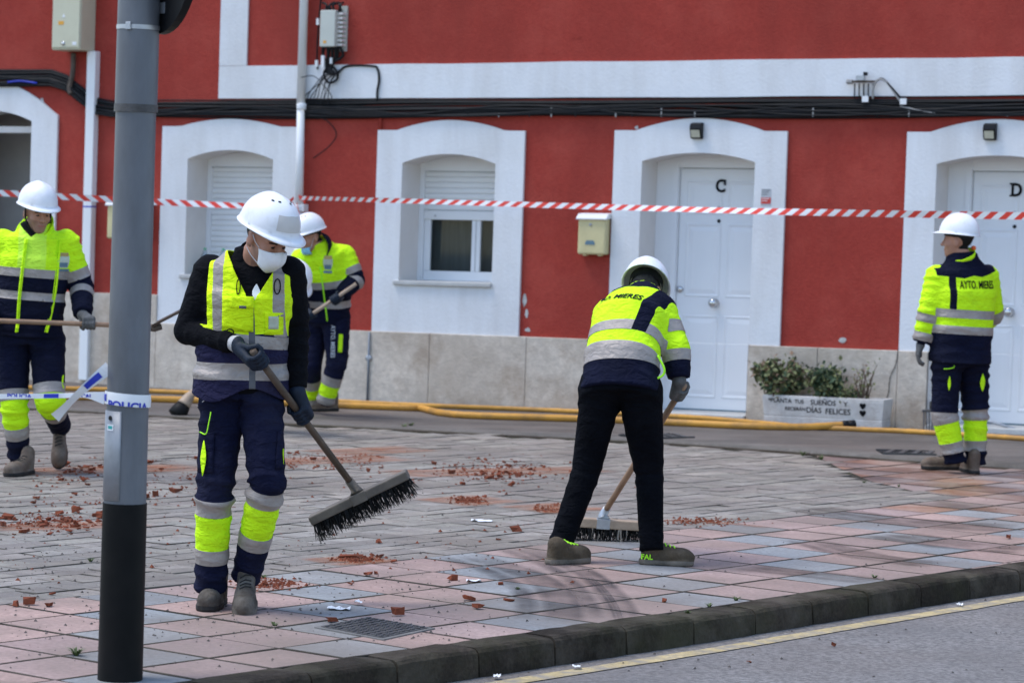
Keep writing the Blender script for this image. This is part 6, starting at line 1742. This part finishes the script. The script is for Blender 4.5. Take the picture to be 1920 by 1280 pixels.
def r_vest(i):
    s, X, Y = i['s'], i['X'], i['Y']; L = 1e0
    front = Y
    X = X - .030; vopen = .008 + .56 * np.clip(s - .345, 0, 1)
    r = []
    r.append((.205 - s + .01 * np.sin(X * 20), 3))                          # purple navy lower part
    r.append((band(s, .150, .203), 1)); r.append((band(s, .005, .078), 1))  # two waist bands
    ax = np.abs(X + .018)
    r.append((np.minimum(band(ax, .105, .150), s - .205), 1))               # shoulder straps
    r.append((np.minimum(.013 - np.abs(X + .0), np.minimum(Y, .345 - s)), 4))
    r.append((np.minimum(np.minimum(vopen - np.abs(X), Y + .02), s - .345), 5))   # V neck
    r.append((np.minimum(ax - (.176 - .10 * np.clip(s - .40, 0, .2)) , s - .225), 5))              # armholes
    r.append((s - .560, 5))
    r.append((np.minimum(-.060 - s + .03 * np.cos(X * 18), 1.0), 5))
    return r
vest = w2.top('hivis_vest', .0085, '', (.0, .0, .0), w2.frames(.018, (.13, .192, .138), wp=.178, ww=.168, wc=.176, ws=.170, ds=.105, dc=.130, top=0, neckw=.085), r_vest, ['hivis_vest', 'reflective', 'hivis_vest', 'vest_purple', 'zip_grey', None], seed=41, amp=.006, strip=1, solid=.006)
O = lerp(w2.J['chest'], w2.J['waist'], .05)
wi = -w2.fwd
def on2(px, py): return np.array(at(px, py, 12.50))
rt_, up_ = np.array([1., 0, 0]), np.array([0, 0, 1.])
pk = pressed_patch('chest_pocket', .135, .150, w2.bv, on2(447, 588), rt_, up_, (0, 1, 0), 'hivis_vest', vest, .009, 6, .004)
pressed_patch('pocket_flap', .105, .050, w2.bv, on2(455, 566), rt_, up_, (0, 1, 0), 'hivis_vest', pk, .016, 6, .005)
pressed_patch('flap_tab', .030, .012, w2.bv, on2(457, 575), rt_, up_, (0, 1, 0), 'zip_grey', pk, .019, 3, .002)
pk = pressed_patch('badge_pocket', .075, .095, w2.bv, on2(513, 607), rt_, up_, (0, 1, 0), 'hivis_vest', vest, .009, 5, .004)
pressed_patch('badge_window', .040, .055, w2.bv, on2(513, 605), rt_, up_, (0, 1, 0), 'crest_pale', pk, .014, 4, .001)
crest(w2.bv, on2(523, 563), rt_, up_, (0, 1, 0), vest, 1.25)
pressed_patch('white_patch', .034, .072, w2.bv, on2(481, 548), rt_, up_, (0, 1, 0), 'paper', sw, .004, 5, .0, 'leaf')
for x in (448, 520):
    c0 = on2(x, 537); P = press(w2.bv, c0, rt_, up_, [(.010 * math.sin(t) * (1.3 if x > 500 else .8), .036 * math.cos(t) * .9) for t in np.linspace(0, 6.28, 14)], (0, 1, 0), .012)
    MB().tube(P, .0024, 6).build('cord_loop', M['ink'], vest, True)
P = press(w2.bv, on2(432, 652 - 30), rt_, up_, [(.016 * math.cos(t), .012 * math.sin(t)) for t in np.linspace(0, 6.28, 12)], (0, 1, 0), .012); MB().tube(P, .0026, 6).build('d_ring', M['ink'], vest, True)
make_helmet(w2.hc, w2.hR, w2.r, 'vented', .10, True)
mask_ffp2(w2.hc, w2.hR, w2.r)
# cargo pockets with lime piping on both thighs
ft = (0, 1, 0)
def at2(px, py): return np.array(at(px, py, 12.45))
pkt = pressed_patch('cargo_pocket', .085, .17, w2.tb, at2(380, 850), rt_, up_, ft, 'navy_work', w2.tr, .007, 6, .004)
pressed_line('piping', [(-.030, .012), (.0, .0), (.030, -.004), (.042, .05), (.048, .09)], .0028, w2.tb, at2(362, 812) + rt_ * .02, rt_, up_, ft, 'hivis_lime', pkt, .020)
pressed_patch('lime_flash', .026, .150, w2.tb, at2(379, 860), rt_, up_, ft, 'hivis_yellow', pkt, .019, 6, .001, 'leaf')
pkt = pressed_patch('cargo_pocket', .050, .16, w2.tb, at2(529, 845), rt_, up_, ft, 'navy_work', w2.tr, .007, 6, .004)
pressed_patch('lime_flash', .016, .130, w2.tb, at2(532, 843), rt_, up_, ft, 'hivis_yellow', pkt, .019, 6, .001, 'leaf')
pressed_line('pocket_seam', [(-.035, -.03), (.0, .0), (.035, .034)], .002, w2.tb, at2(380, 752), rt_, up_, ft, 'elastic', w2.tr, .006)
tp = gnd(385, 1147); boot('boot', tp + np.array([.035, .285, 0.002]), (-.12, -1, 0), (0, 0, 1), w2.r, 'boot_leather', 'sole_dark')
bl_ = at(463, 1100, 12.74); bl_ = np.array(bl_); boot('boot', bl_ - np.array([0.0, 0, .012]), (.05, -.93, -.30), (0, -.30, .95), w2.r, 'boot_leather', 'sole_grey')
# broom
b_top, b_l, b_s = np.array(at(474, 657, 12.36)), None, np.array(at(664, 913, 12.95))
gR = lerp(b_top, b_s, .055); gL = lerp(b_top, b_s, .455)
glove('work_glove', w2.J['wrR'] + nrm(w2.J['wrR'] - w2.J['elR']) * .006, w2.J['elR'], gR, b_s - b_top, w2.r, 'glove_navy', ('glove_cuff', .022), side=1, rod=.015)
glove('work_glove', w2.J['wrL'] + nrm(w2.J['wrL'] - w2.J['elL']) * .004, w2.J['elL'], gL, b_s - b_top, w2.r, 'glove_navy', ('glove_cuff', -.004), side=-1, rod=.015)
hl_, hr_ = np.array(at(583, 975, 13.02)), np.array(at(765, 888, 12.98))
broom('black bristled broom with dark wooden handle carried clear of the ground by the masked worker', b_top, b_s, hr_ - hl_, np.linalg.norm(hr_ - hl_), .040, M['wood_greybrown'], M['wood_dark'], (.30, .10, -.95), M['wood_greybrown'], .0155, .034, 5, bl=.085)

# ------------------------------------------------------------------ worker seen from behind, sweeping
w4 = Worker(14.78, 'person bent over a broom, seen from behind, in yellow jacket and plain black trousers')
w4.j(pelvis=(1163, 722), waist=(1166, 672, .06), chest=(1180, 603, .20), neck=(1203, 561, .36), head=(1209, 549, .50), hipL=(1127, 738, .02), hipR=(1200, 738, 0), knL=(1098, 885, .06), knR=(1217, 885, .10),
     anL=(1053, 1018, .0), anR=(1222, 1018, .0), shL=(1143, 590, .42), shR=(1240, 590, .25), elL=(1150, 690, .72), elR=(1267, 655, .16), wrL=(1205, 780, .70), wrR=(1273, 708, .12))
w4.root(gnd(1140, 1056))
w4.body((.12, .66, -.74), hair='hair_grey', hairline=-.095)
w4.trousers('jeans_black', [], h=.010, rad=(.110, .075, .060), seed=51, amp=.008, pel=(.188, .135), belt=.05)
def jacket_back(bands, armbands, yoke, sidep, cuff_s, sleeve_navy):
    def f(i):
        s, X, Y = i['s'], i['X'], i['Y']; r = []
        notarm = -np.maximum.reduce([v for v in i['arm'].values()]) if i['arm'] else np.ones_like(s)
        r.append((np.minimum(bands[0][0] - s, notarm + .01), 2))
        for a, b_ in bands: r.append((np.minimum(band(s, a, b_), notarm + .012), 1))
        if sidep: r.append((np.minimum(np.minimum(band(X * sidep[2], sidep[0], sidep[1]), s - bands[-1][1] + sidep[3]), notarm + .03), 2))
        if yoke: r.append((np.minimum(s - yoke - .20 * np.abs(np.abs(X) - .07), notarm + .02), 2))
        for k in i['a']:
            a = i['a'][k]; am = i['arm'][k]
            r.append((np.minimum(a - sleeve_navy, am), 2))
            for x0, x1 in armbands: r.append((np.minimum(band(a, x0, x1), am + .004), 1))
        return r
    return f
jk = w4.top('hivis_jacket', .0095, 'LR', (.086, .074, .056), w4.frames(.014, (.045, .186, .150), wp=.178, ww=.172, wc=.180, ws=.160, dp=.135, dw=.135, dc=.135, ds=.11), jacket_back([(.085, .150), (.222, .282)], [(.075, .140), (.218, .275)], .505, (.165, .225, -1, .06), .02, .245), ['hivis_yellow', 'reflective', 'navy'], seed=61, amp=.006, kk=.045)
co = w4.collar(jk, 'hivis_yellow', .092, .104, .085, openf=.5, drop=.012)
make_helmet(w4.hc, w4.hR, w4.r, 'plain', .02)
def at4(px, py): return np.array(at(px, py, 14.55))
pressed_text('lettering', 'AYTO. MIERES', .066, w4.bv, lerp(w4.J['chest'], w4.J['neck'], .20) - w4.fwd * .16 + w4.lat * .045, -w4.lat, w4.upv, w4.fwd, 'ink', jk, .004, .80, .0018)
V_ = smooth_curve([at(1233, 666, 14.75), at(1245, 690, 14.73), at(1243, 703, 14.73), at(1228, 711, 14.72)], 6); MB().tube(V_, .006, 8).build('lime_edge', M['hivis_lime'], jk, True)
gtop = np.array(at(1283, 722, 14.90)); gsock = np.array(at(1132, 962, 15.82))
gR4 = lerp(gtop, gsock, .05); gL4 = lerp(gtop, gsock, .42)
w4.J['wrL'] = gL4 + np.array([-.03, -.05, .08])
glove('work_glove', w4.J['wrR'], w4.J['elR'], gR4, gsock - gtop, w4.r, 'glove_grey', None, side=1, rod=.017)
glove('work_glove', w4.J['wrL'], w4.J['elL'], gL4, gsock - gtop, w4.r, 'glove_grey', None, side=-1, rod=.017)
q0 = gnd(1038, 1058); sb_, sbv, sR_ = boot('trainer', q0 + np.array([-.03, -.015, .001]), (.74, .62, 0), (0, 0, 1), w4.r, 'shoe_olive', 'sole_grey', .272, 'hivis_lime', False)
q1 = gnd(1203, 1057); sb2, sbv2, sR2 = boot('trainer', q1 + np.array([-.012, -.0, .001]), (.97, -.05, 0), (0, 0, 1), w4.r, 'shoe_olive', 'sole_grey', .272, 'hivis_lime', False)
for (so, bv_, c, rr_, ax_) in ((sb_, sbv, at(1036, 1040, 14.8), nrm(np.array([.8, .45, 0])), (0, 1, 0)), (sb2, sbv2, at(1212, 1042, 14.8), np.array([1., 0, 0]), (0, 1, 0))):
    if so is sb2: pressed_text('lettering', 'FAL', .036, bv_, np.array(c), rr_, up_, ax_, 'hivis_lime', so, .003, 1.0, .001)
    for k, sl in enumerate(()):
        pressed_line('lime_trim', [(-.022 + .013 * k, -.016), (-.022 + .013 * k + .010 * sl * 2, .016)], .003, bv_, np.array(c), rr_, up_, ax_, 'hivis_lime', so, .003)
broom('pale wooden broom with dark bristles swept across the paving by the bent worker', gtop, gsock, (1, .03, -.034), .46, .050, M['wood_pale'], M['wood_handle'], (0, .02, -1), M['galvanised'], .0165, .034, 8, True, .085)

# ------------------------------------------------------------------ worker standing at door D
w5 = Worker(21.0, 'person standing idle with back turned before door D in hi-vis jacket')
w5.j(pelvis=(1800, 666), waist=(1803, 622), chest=(1808, 552), neck=(1804, 487), head=(1796, 452, -.02), hipL=(1776, 688, -.03), hipR=(1826, 688, .05), knL=(1771, 776, -.05), knR=(1829, 770, .05),
     anL=(1789, 856, -.04), anR=(1829, 860, .06), shL=(1756, 519, -.04), shR=(1851, 519, .10), elL=(1741, 585, -.06), elR=(1862, 588, .22), wrL=(1727, 642, -.05), wrR=(1832, 620, .40))
w5.root(gnd(1800, 884))
w5.body((-.92, .36, .02), hair='hair_dark')
w5.trousers('navy', [(-.01, .062, 1), (.062, .21, 2), (.21, .285, 1)], h=.012, rad=(.112, .092, .076), seed=71, amp=.010, pel=(.182, .130))
jk = w5.top('hivis_jacket', .0115, 'LR', (.088, .078, .062), w5.frames(.030, (.05, .198, .155), wp=.194, ww=.196, wc=.202, ws=.178, dp=.130, dw=.13, dc=.13, ds=.105), jacket_back([(.155, .212), (.270, .330)], [(.270, .330), (.405, .465)], .555, (.130, .175, 1, 0.0), .02, .44), ['hivis_yellow', 'reflective', 'navy'], seed=81, amp=.006)
w5.collar(jk, 'hivis_yellow', .088, .098, .105, openf=.55, drop=.03)
make_helmet(w5.hc, w5.hR, w5.r, 'plain', .06)
MB().lathe([(.004, -.018), (.015, -.012), (.018, 0), (.015, .012), (.004, .018)], w5.hc + w5.hR @ np.array([.055, -.105, -.045]), (0, 0, 1), 12).build('orange_toggle', M['earplug'], w5.r, True)
def at5(px, py): return np.array(at(px, py, 20.75))
pressed_text('lettering', 'AYTO. MIERES', .078, w5.bv, lerp(w5.J['chest'], w5.J['neck'], .28) - w5.fwd * .16 - w5.lat * .035, -w5.lat, w5.upv, w5.fwd, 'ink', jk, .004, .58, .0016)
P = press(w5.tb, at5(1784, 690), rt_, up_, [(-.04, -.012), (.0, -.008), (.028, .0), (.034, .014)], ft, .008); MB().tube(P, .004, 6).build('piping', M['hivis_lime'], w5.tr, True)
pressed_patch('lime_flash', .022, .105, w5.tb, at5(1784, 720), rt_, up_, ft, 'hivis_yellow', w5.tr, .007, 6, .001, 'leaf')
pressed_patch('lime_flash', .040, .125, w5.tb, at5(1851, 720), rt_, up_, ft, 'hivis_yellow', w5.tr, .007, 6, .001, 'leaf')
glove('work_glove', w5.J['wrL'], w5.J['elL'], None, (1, 0, 0), w5.r, 'glove_grey', ('navy', .012), side=1)
glove('work_glove', w5.J['wrR'], w5.J['elR'], None, (1, 0, 0), w5.r, 'glove_grey', None, side=1)
bh_ = gnd(1806, 882); boot('boot', bh_ + np.array([-.005, .03, .001]), (-.98, -.10, 0), (0, 0, 1), w5.r, 'boot_brown', 'sole_dark')
bh_ = gnd(1829, 889); boot('boot', bh_ + np.array([.0, .0, .001]), (-.12, .99, 0), (0, 0, 1), w5.r, 'boot_brown', 'sole_dark')

# ------------------------------------------------------------------ worker walking with a shovel, left
w1 = Worker(18.6, 'person walking with a long handled shovel, hi-vis jacket hanging open')
w1.j(pelvis=(55, 622), waist=(58, 572), chest=(64, 492), neck=(68, 432), head=(70, 399, -.06), hipL=(88, 642), hipR=(22, 642), knL=(92, 748, -.12), knR=(26, 758, -.08), anL=(112, 797, .30), anR=(37, 862, .04),
     shL=(124, 456, .02), shR=(6, 456, .02), elL=(153, 535, .06), elR=(-25, 538, .06), wrL=(155, 588, -.13), wrR=(-18, 592, -.13))
w1.root(gnd(35, 888))
w1.body((.52, -.83, -.20), beard=True)
w1.trousers('navy', [(-.09, -.02, 1), (-.02, .145, 2), (.145, .225, 1)], h=.011, rad=(.116, .092, .070), seed=91, amp=.009, pel=(.186, .130))
def r_w1(i):
    s, X, Y = i['s'], i['X'], i['Y']; r = []; na = -np.maximum.reduce([v for v in i['arm'].values()])
    r.append((np.minimum(np.minimum(.088 - np.abs(X + .01 * np.sin(s * 9)), Y + .03), s - .10), 3))
    r.append((np.minimum(.405 - s, na + .01), 2))
    for a, b_ in ((.350, .405), (.205, .258)): r.append((np.minimum(band(s, a, b_), na + .012), 1))
    for k in i['a']:
        a, am = i['a'][k], i['arm'][k]; r.append((np.minimum(a - .235, am), 2))
        for x0, x1 in ((.175, .240), (.345, .400)): r.append((np.minimum(band(a, x0, x1), am + .004), 1))
    r.append((np.minimum(np.minimum((s - .600) * 1.0 - .9 * np.abs(X), .0 * X + .05), Y + .02), 4))
    return r
jk = w1.top('hivis_jacket', .0105, 'LR', (.088, .078, .060), w1.frames(.022, (.02, .190, .145), wp=.186, ww=.186, wc=.196, ws=.176, dp=.130, dw=.13, dc=.13, ds=.105), r_w1, ['hivis_yellow', 'reflective', 'navy', 'hivis_shirt', 'ink'], seed=101, amp=.007)
co = w1.collar(jk, 'hivis_yellow', .092, .125, .085, openf=.62, drop=.035)
w1.collar(jk, 'ink', .078, .082, .055, openf=.80, drop=.02)
make_helmet(w1.hc, w1.hR, w1.r, 'plain', .02)
def at1(px, py): return np.array(at(px, py, 18.35))
for xs in ((41, 36, 32, 30), (103, 101, 96, 88)):
    P = press(w1.bv, at1(64, 530), rt_, up_, [((x - 64) / 295.7, (530 - y) / 295.7) for x, y in zip(xs, (450, 510, 560, 606))], ft, .008); P = [p for p in P if p is not None]
    P.append(np.array(at(xs[3], 622, 18.38)))
    MB().tube(smooth_curve(P, 6), .0075, 8).build('front_edge', M['hivis_yellow'], jk, True); MB().tube([p + np.array([(-.012 if xs[0] > 60 else .012), -.006, 0]) for p in smooth_curve(P, 6)], .0028, 6).build('zip', M['hivis_yellow'], jk, True)
crest(w1.bv, at1(112, 492), rt_, up_, ft, jk, 1.3)
for sx in (-1, 1):                                            # chin strap
    P = [w1.hc + w1.hR @ np.array(q) for q in ((sx * .088, .012, .035), (sx * .085, .016, -.02), (sx * .068, .030, -.075), (sx * .030, .055, -.115), (0, .066, -.122))]
    MB().tube(smooth_curve(P, 5), .0058, 6).build('chin_strap', M['black_plastic'], w1.r, True)
pressed_line('piping', [(-.012, -.10), (0, 0), (.006, .06), (.028, .03)], .004, w1.tb, at1(115, 700), rt_, up_, ft, 'hivis_lime', w1.tr, .008)
pressed_patch('lime_flash', .022, .13, w1.tb, at1(114, 712), rt_, up_, ft, 'hivis_yellow', w1.tr, .007, 6, .001, 'leaf')
s_a, s_b = np.array(at(-120, 597, 18.38)), np.array(at(285, 612, 18.40))
sh_ = empty('shovel', (s_a + s_b) / 2, 'long wooden handled shovel held level by the walking worker, blade behind the post', 'shovel')
tool_handle(s_a, s_b, .0155, M['wood_handle'], sh_)
MB().tube([np.array(at(255, 611, 18.4)), np.array(at(290, 615, 18.4)), np.array(at(303, 612, 18.4))], [.019, .024, .02], 12).build('socket', M['rust_steel'], sh_, True)
bd = MB(); nn_ = 8
for a in range(nn_ + 1):
    t = a / nn_; c = lerp(np.array(at(286, 612, 18.40)), np.array(at(372, 568, 18.30)), t); wv = .10 * (1 if t < .55 else math.sqrt(max(.02, 1 - ((t - .55) / .47) ** 2)))
    for k in range(7): y = (k / 6 - .5) * 2; bd.v.append(c + np.array([.25, 0, .45]) * 0 + np.array([0.08, .92, .10]) * y * wv + np.array([.3, 0, .75]) * .030 * y * y)
bd.f = [(a * 7 + k, (a + 1) * 7 + k, (a + 1) * 7 + k + 1, a * 7 + k + 1) for a in range(nn_) for k in range(6)]
o = bd.build('blade', M['rust_steel'], sh_, True); q = o.modifiers.new('solid', 'SOLIDIFY'); q.thickness = .004
gl1 = lerp(s_a, s_b, (167 + 120) / 405); gr1 = lerp(s_a, s_b, 100 / 405)
glove('work_glove', w1.J['wrL'], w1.J['elL'], gl1, s_b - s_a, w1.r, 'glove_grey', None, side=-1, rod=.016, h=.005)
glove('work_glove', w1.J['wrR'], w1.J['elR'], gr1, s_b - s_a, w1.r, 'glove_grey', None, side=-1, rod=.016, h=.005)
tp = gnd(22, 894); boot('boot', tp + np.array([.08, .26, .001]), (-.36, -.93, 0), (0, 0, 1), w1.r, 'boot_brown', 'sole_dark')
bl_ = np.array(at(113, 800, 19.0)); boot('boot', bl_ + np.array([0, .02, -.02]), (.08, -.60, -.80), (.02, -.80, .60), w1.r, 'boot_brown', 'sole_dark')

# ------------------------------------------------------------------ worker with lowered blue mask, sweeping by the downpipe
w3 = Worker(24.6, 'person with blue mask under the chin, sweeping beside the white downpipe')
w3.j(pelvis=(612, 592), waist=(612, 556, -.02), chest=(607, 505, -.10), neck=(598, 461, -.20), head=(581, 444, -.27), hipL=(630, 606, -.05), hipR=(592, 606, .06), knL=(633, 676, -.14), knR=(584, 684, -.02), anL=(611, 750, -.05), anR=(584, 744, .16),
     shL=(646, 480, -.10), shR=(564, 486, -.12), elL=(668, 525, -.12), elR=(552, 542, -.22), wrL=(640, 553, -.26), wrR=(572, 588, -.38))
w3.root(gnd(600, 770))
w3.body((-.80, -.50, -.34), hair='hair_grey')
w3.trousers('navy_work', [(.135, .215, 1), (.215, .315, 2), (.315, .385, 1)], h=.013, rad=(.115, .090, .072), seed=111, amp=.009, pel=(.180, .132))
def r_w3(i):
    s, X, Y = i['s'], i['X'], i['Y']; r = []; na = -np.maximum.reduce([v for v in i['arm'].values()])
    r.append((np.minimum(.345 - s, na + .01), 2))
    for a, b_ in ((.285, .348), (.085, .145)): r.append((np.minimum(band(s, a, b_), na + .012), 1))
    for k in i['a']:
        a, am = i['a'][k], i['arm'][k]; r.append((np.minimum(a - .165, am), 2))
        for x0, x1 in ((.110, .168), (.225, .280)): r.append((np.minimum(band(a, x0, x1), am + .004), 1))
    return r
jk = w3.top('hivis_jacket', .0115, 'LR', (.092, .080, .060), w3.frames(.022, (.04, .186, .150), wp=.182, ww=.182, wc=.190, ws=.170, dp=.135, dw=.135, dc=.135, ds=.11), r_w3, ['hivis_yellow', 'reflective', 'navy'], seed=121, amp=.007)
w3.collar(jk, 'navy', .105, .128, .115, openf=.55, drop=.035)
make_helmet(w3.hc, w3.hR, w3.r, 'vented', .06)
mk = MB(); n_ = 8
for a in range(n_ + 1):
    for c in range(5):
        t = (a / n_ - .5) * 2.4; mk.v.append(w3.hc + w3.hR @ np.array([.066 * math.sin(t), .030 + .062 * math.cos(t) + .012 * math.sin(c / 4 * 3.14), -.070 - .058 * c / 4]))
mk.f = [(a * 5 + c, a * 5 + c + 1, (a + 1) * 5 + c + 1, (a + 1) * 5 + c) for a in range(n_) for c in range(4)]
o = mk.build('face_mask', M['mask_blue'], w3.r, True); q = o.modifiers.new('solid', 'SOLIDIFY'); q.thickness = .003
for sx in (-1, 1): MB().tube([w3.hc + w3.hR @ np.array(q_) for q_ in ((sx * .062, .05, -.08), (sx * .080, .02, -.02), (sx * .082, -.01, .02))], .002, 5).build('ear_loop', M['elastic'], o)
def at3(px, py): return np.array(at(px, py, 24.2))
pressed_line('zip', [(-.0, .26), (.02, .12), (.045, -.06), (.065, -.19)], .007, w3.bv, at3(597, 560), rt_, up_, ft, 'hivis_lime', jk, .006)
crest(w3.bv, at3(613, 496), rt_, up_, ft, jk, 1.6)
pressed_text('lettering', 'AYTO. MIERES', .050, w3.tb, at3(621, 642), np.array([.03, 0, -1.]), np.array([1., 0, .03]), ft, 'sticker_grey', w3.tr, .007, .85, .001)
pkt = pressed_patch('cargo_pocket', .085, .17, w3.tb, at3(647, 645), rt_, up_, ft, 'navy_work', w3.tr, .012, 5, .006)
pressed_patch('lime_flash', .034, .15, w3.tb, at3(636, 645), rt_, up_, ft, 'hivis_yellow', pkt, .020, 6, .001)
s3a, s3b = np.array(at(668, 532, 24.1)), np.array(at(352, 748, 24.05))
gl3 = lerp(s3a, s3b, (668 - 628) / 316); gr3 = lerp(s3a, s3b, (668 - 580) / 316)
glove('work_glove', w3.J['wrL'], w3.J['elL'], gl3, s3b - s3a, w3.r, 'glove_navy', None, side=-1, rod=.016, h=.006)
glove('work_glove', w3.J['wrR'], w3.J['elR'], gr3, s3b - s3a, w3.r, 'glove_navy', None, side=1, rod=.016, h=.006)
rt3 = empty('street_brush', s3b, 'small round brush with pale wooden handle swept along the lane behind the post', 'broom', 'push brooms in use')
tool_handle(s3a, s3b, .015, M['wood_pale'], rt3)
e3 = np.array(at(333, 776, 24.0)); d3 = nrm(e3 - s3b)
MB().lathe([(.018, -.09), (.045, -.02), (.055, .04), (.060, .06)], s3b, d3, 14).build('ferrule', M['wood_pale'], rt3, True)
MB().lathe([(.060, .062), (.070, .10), (.080, .165), (.070, .170)], s3b, d3, 14).build('bristles', M['bristle'], rt3, True)
q0 = gnd(632, 774); boot('boot', q0 + np.array([-.0, .10, .011]), (-.80, -.60, 0), (0, 0, 1), w3.r, 'boot_brown', 'sole_dark', h=.009)
q0 = gnd(596, 766); boot('boot', q0 + np.array([.0, .25, .011]), (-.80, -.60, 0), (0, 0, 1), w3.r, 'boot_brown', 'sole_dark', h=.009)

# ------------------------------------------------------------------ stooping worker, almost hidden behind the vest wearer
w6 = Worker(22.6, 'person stooping behind the masked worker, only the white helmet and dark shoulder showing')
w6.j(pelvis=(455, 612, .1), waist=(470, 596, .05), chest=(505, 578, -.05), neck=(536, 560, -.14), head=(548, 532, -.20), hipL=(440, 628, .2), hipR=(470, 628, 0), knL=(440, 712, .12), knR=(476, 714, -.08), anL=(448, 792, .2), anR=(482, 792, 0),
     shL=(520, 560, .08), shR=(520, 584, -.30), elL=(515, 630, .1), elR=(520, 640, -.34), wrL=(500, 690, .02), wrR=(505, 698, -.36))
w6.root(gnd(465, 812))
w6.body((.50, -.55, -.67), h=.011)
w6.trousers('navy', [], h=.016, seed=131)
jk = w6.top('hivis_jacket', .015, 'LR', (.086, .074, .058), w6.frames(.02, (.04, .186, .145)), jacket_back([(.085, .145), (.222, .282)], [(.2, .26)], None, None, .02, .0), ['hivis_yellow', 'reflective', 'navy'], seed=141)
make_helmet(w6.hc, w6.hR, w6.r, 'plain', .0)
for k in 'LR': glove('work_glove', w6.J['wr' + k], w6.J['el' + k], None, (1, 0, 0), w6.r, 'glove_navy', None, h=.007)
for k in 'LR':
    a_ = w6.J['an' + k]; boot('boot', np.array([a_[0] - .05, a_[1] + .02, .002]), (.8, -.6, 0), (0, 0, 1), w6.r, 'boot_brown', 'sole_dark', h=.011)
# ------------------------------------------------------------------ origins of single-mesh things at their foot
for o in list(bpy.data.objects):
    if o.type == 'MESH' and o.parent is None and 'category' in o and o.location.length < 1e-6:
        vs = [v.co for v in o.data.vertices]
        c = Vector((sum(v.x for v in vs) / len(vs), sum(v.y for v in vs) / len(vs), min(v.z for v in vs)))
        o.data.transform(Matrix.Translation(-c)); o.location = c
        for ch in o.children: ch.matrix_parent_inverse = Matrix.Translation(-c)
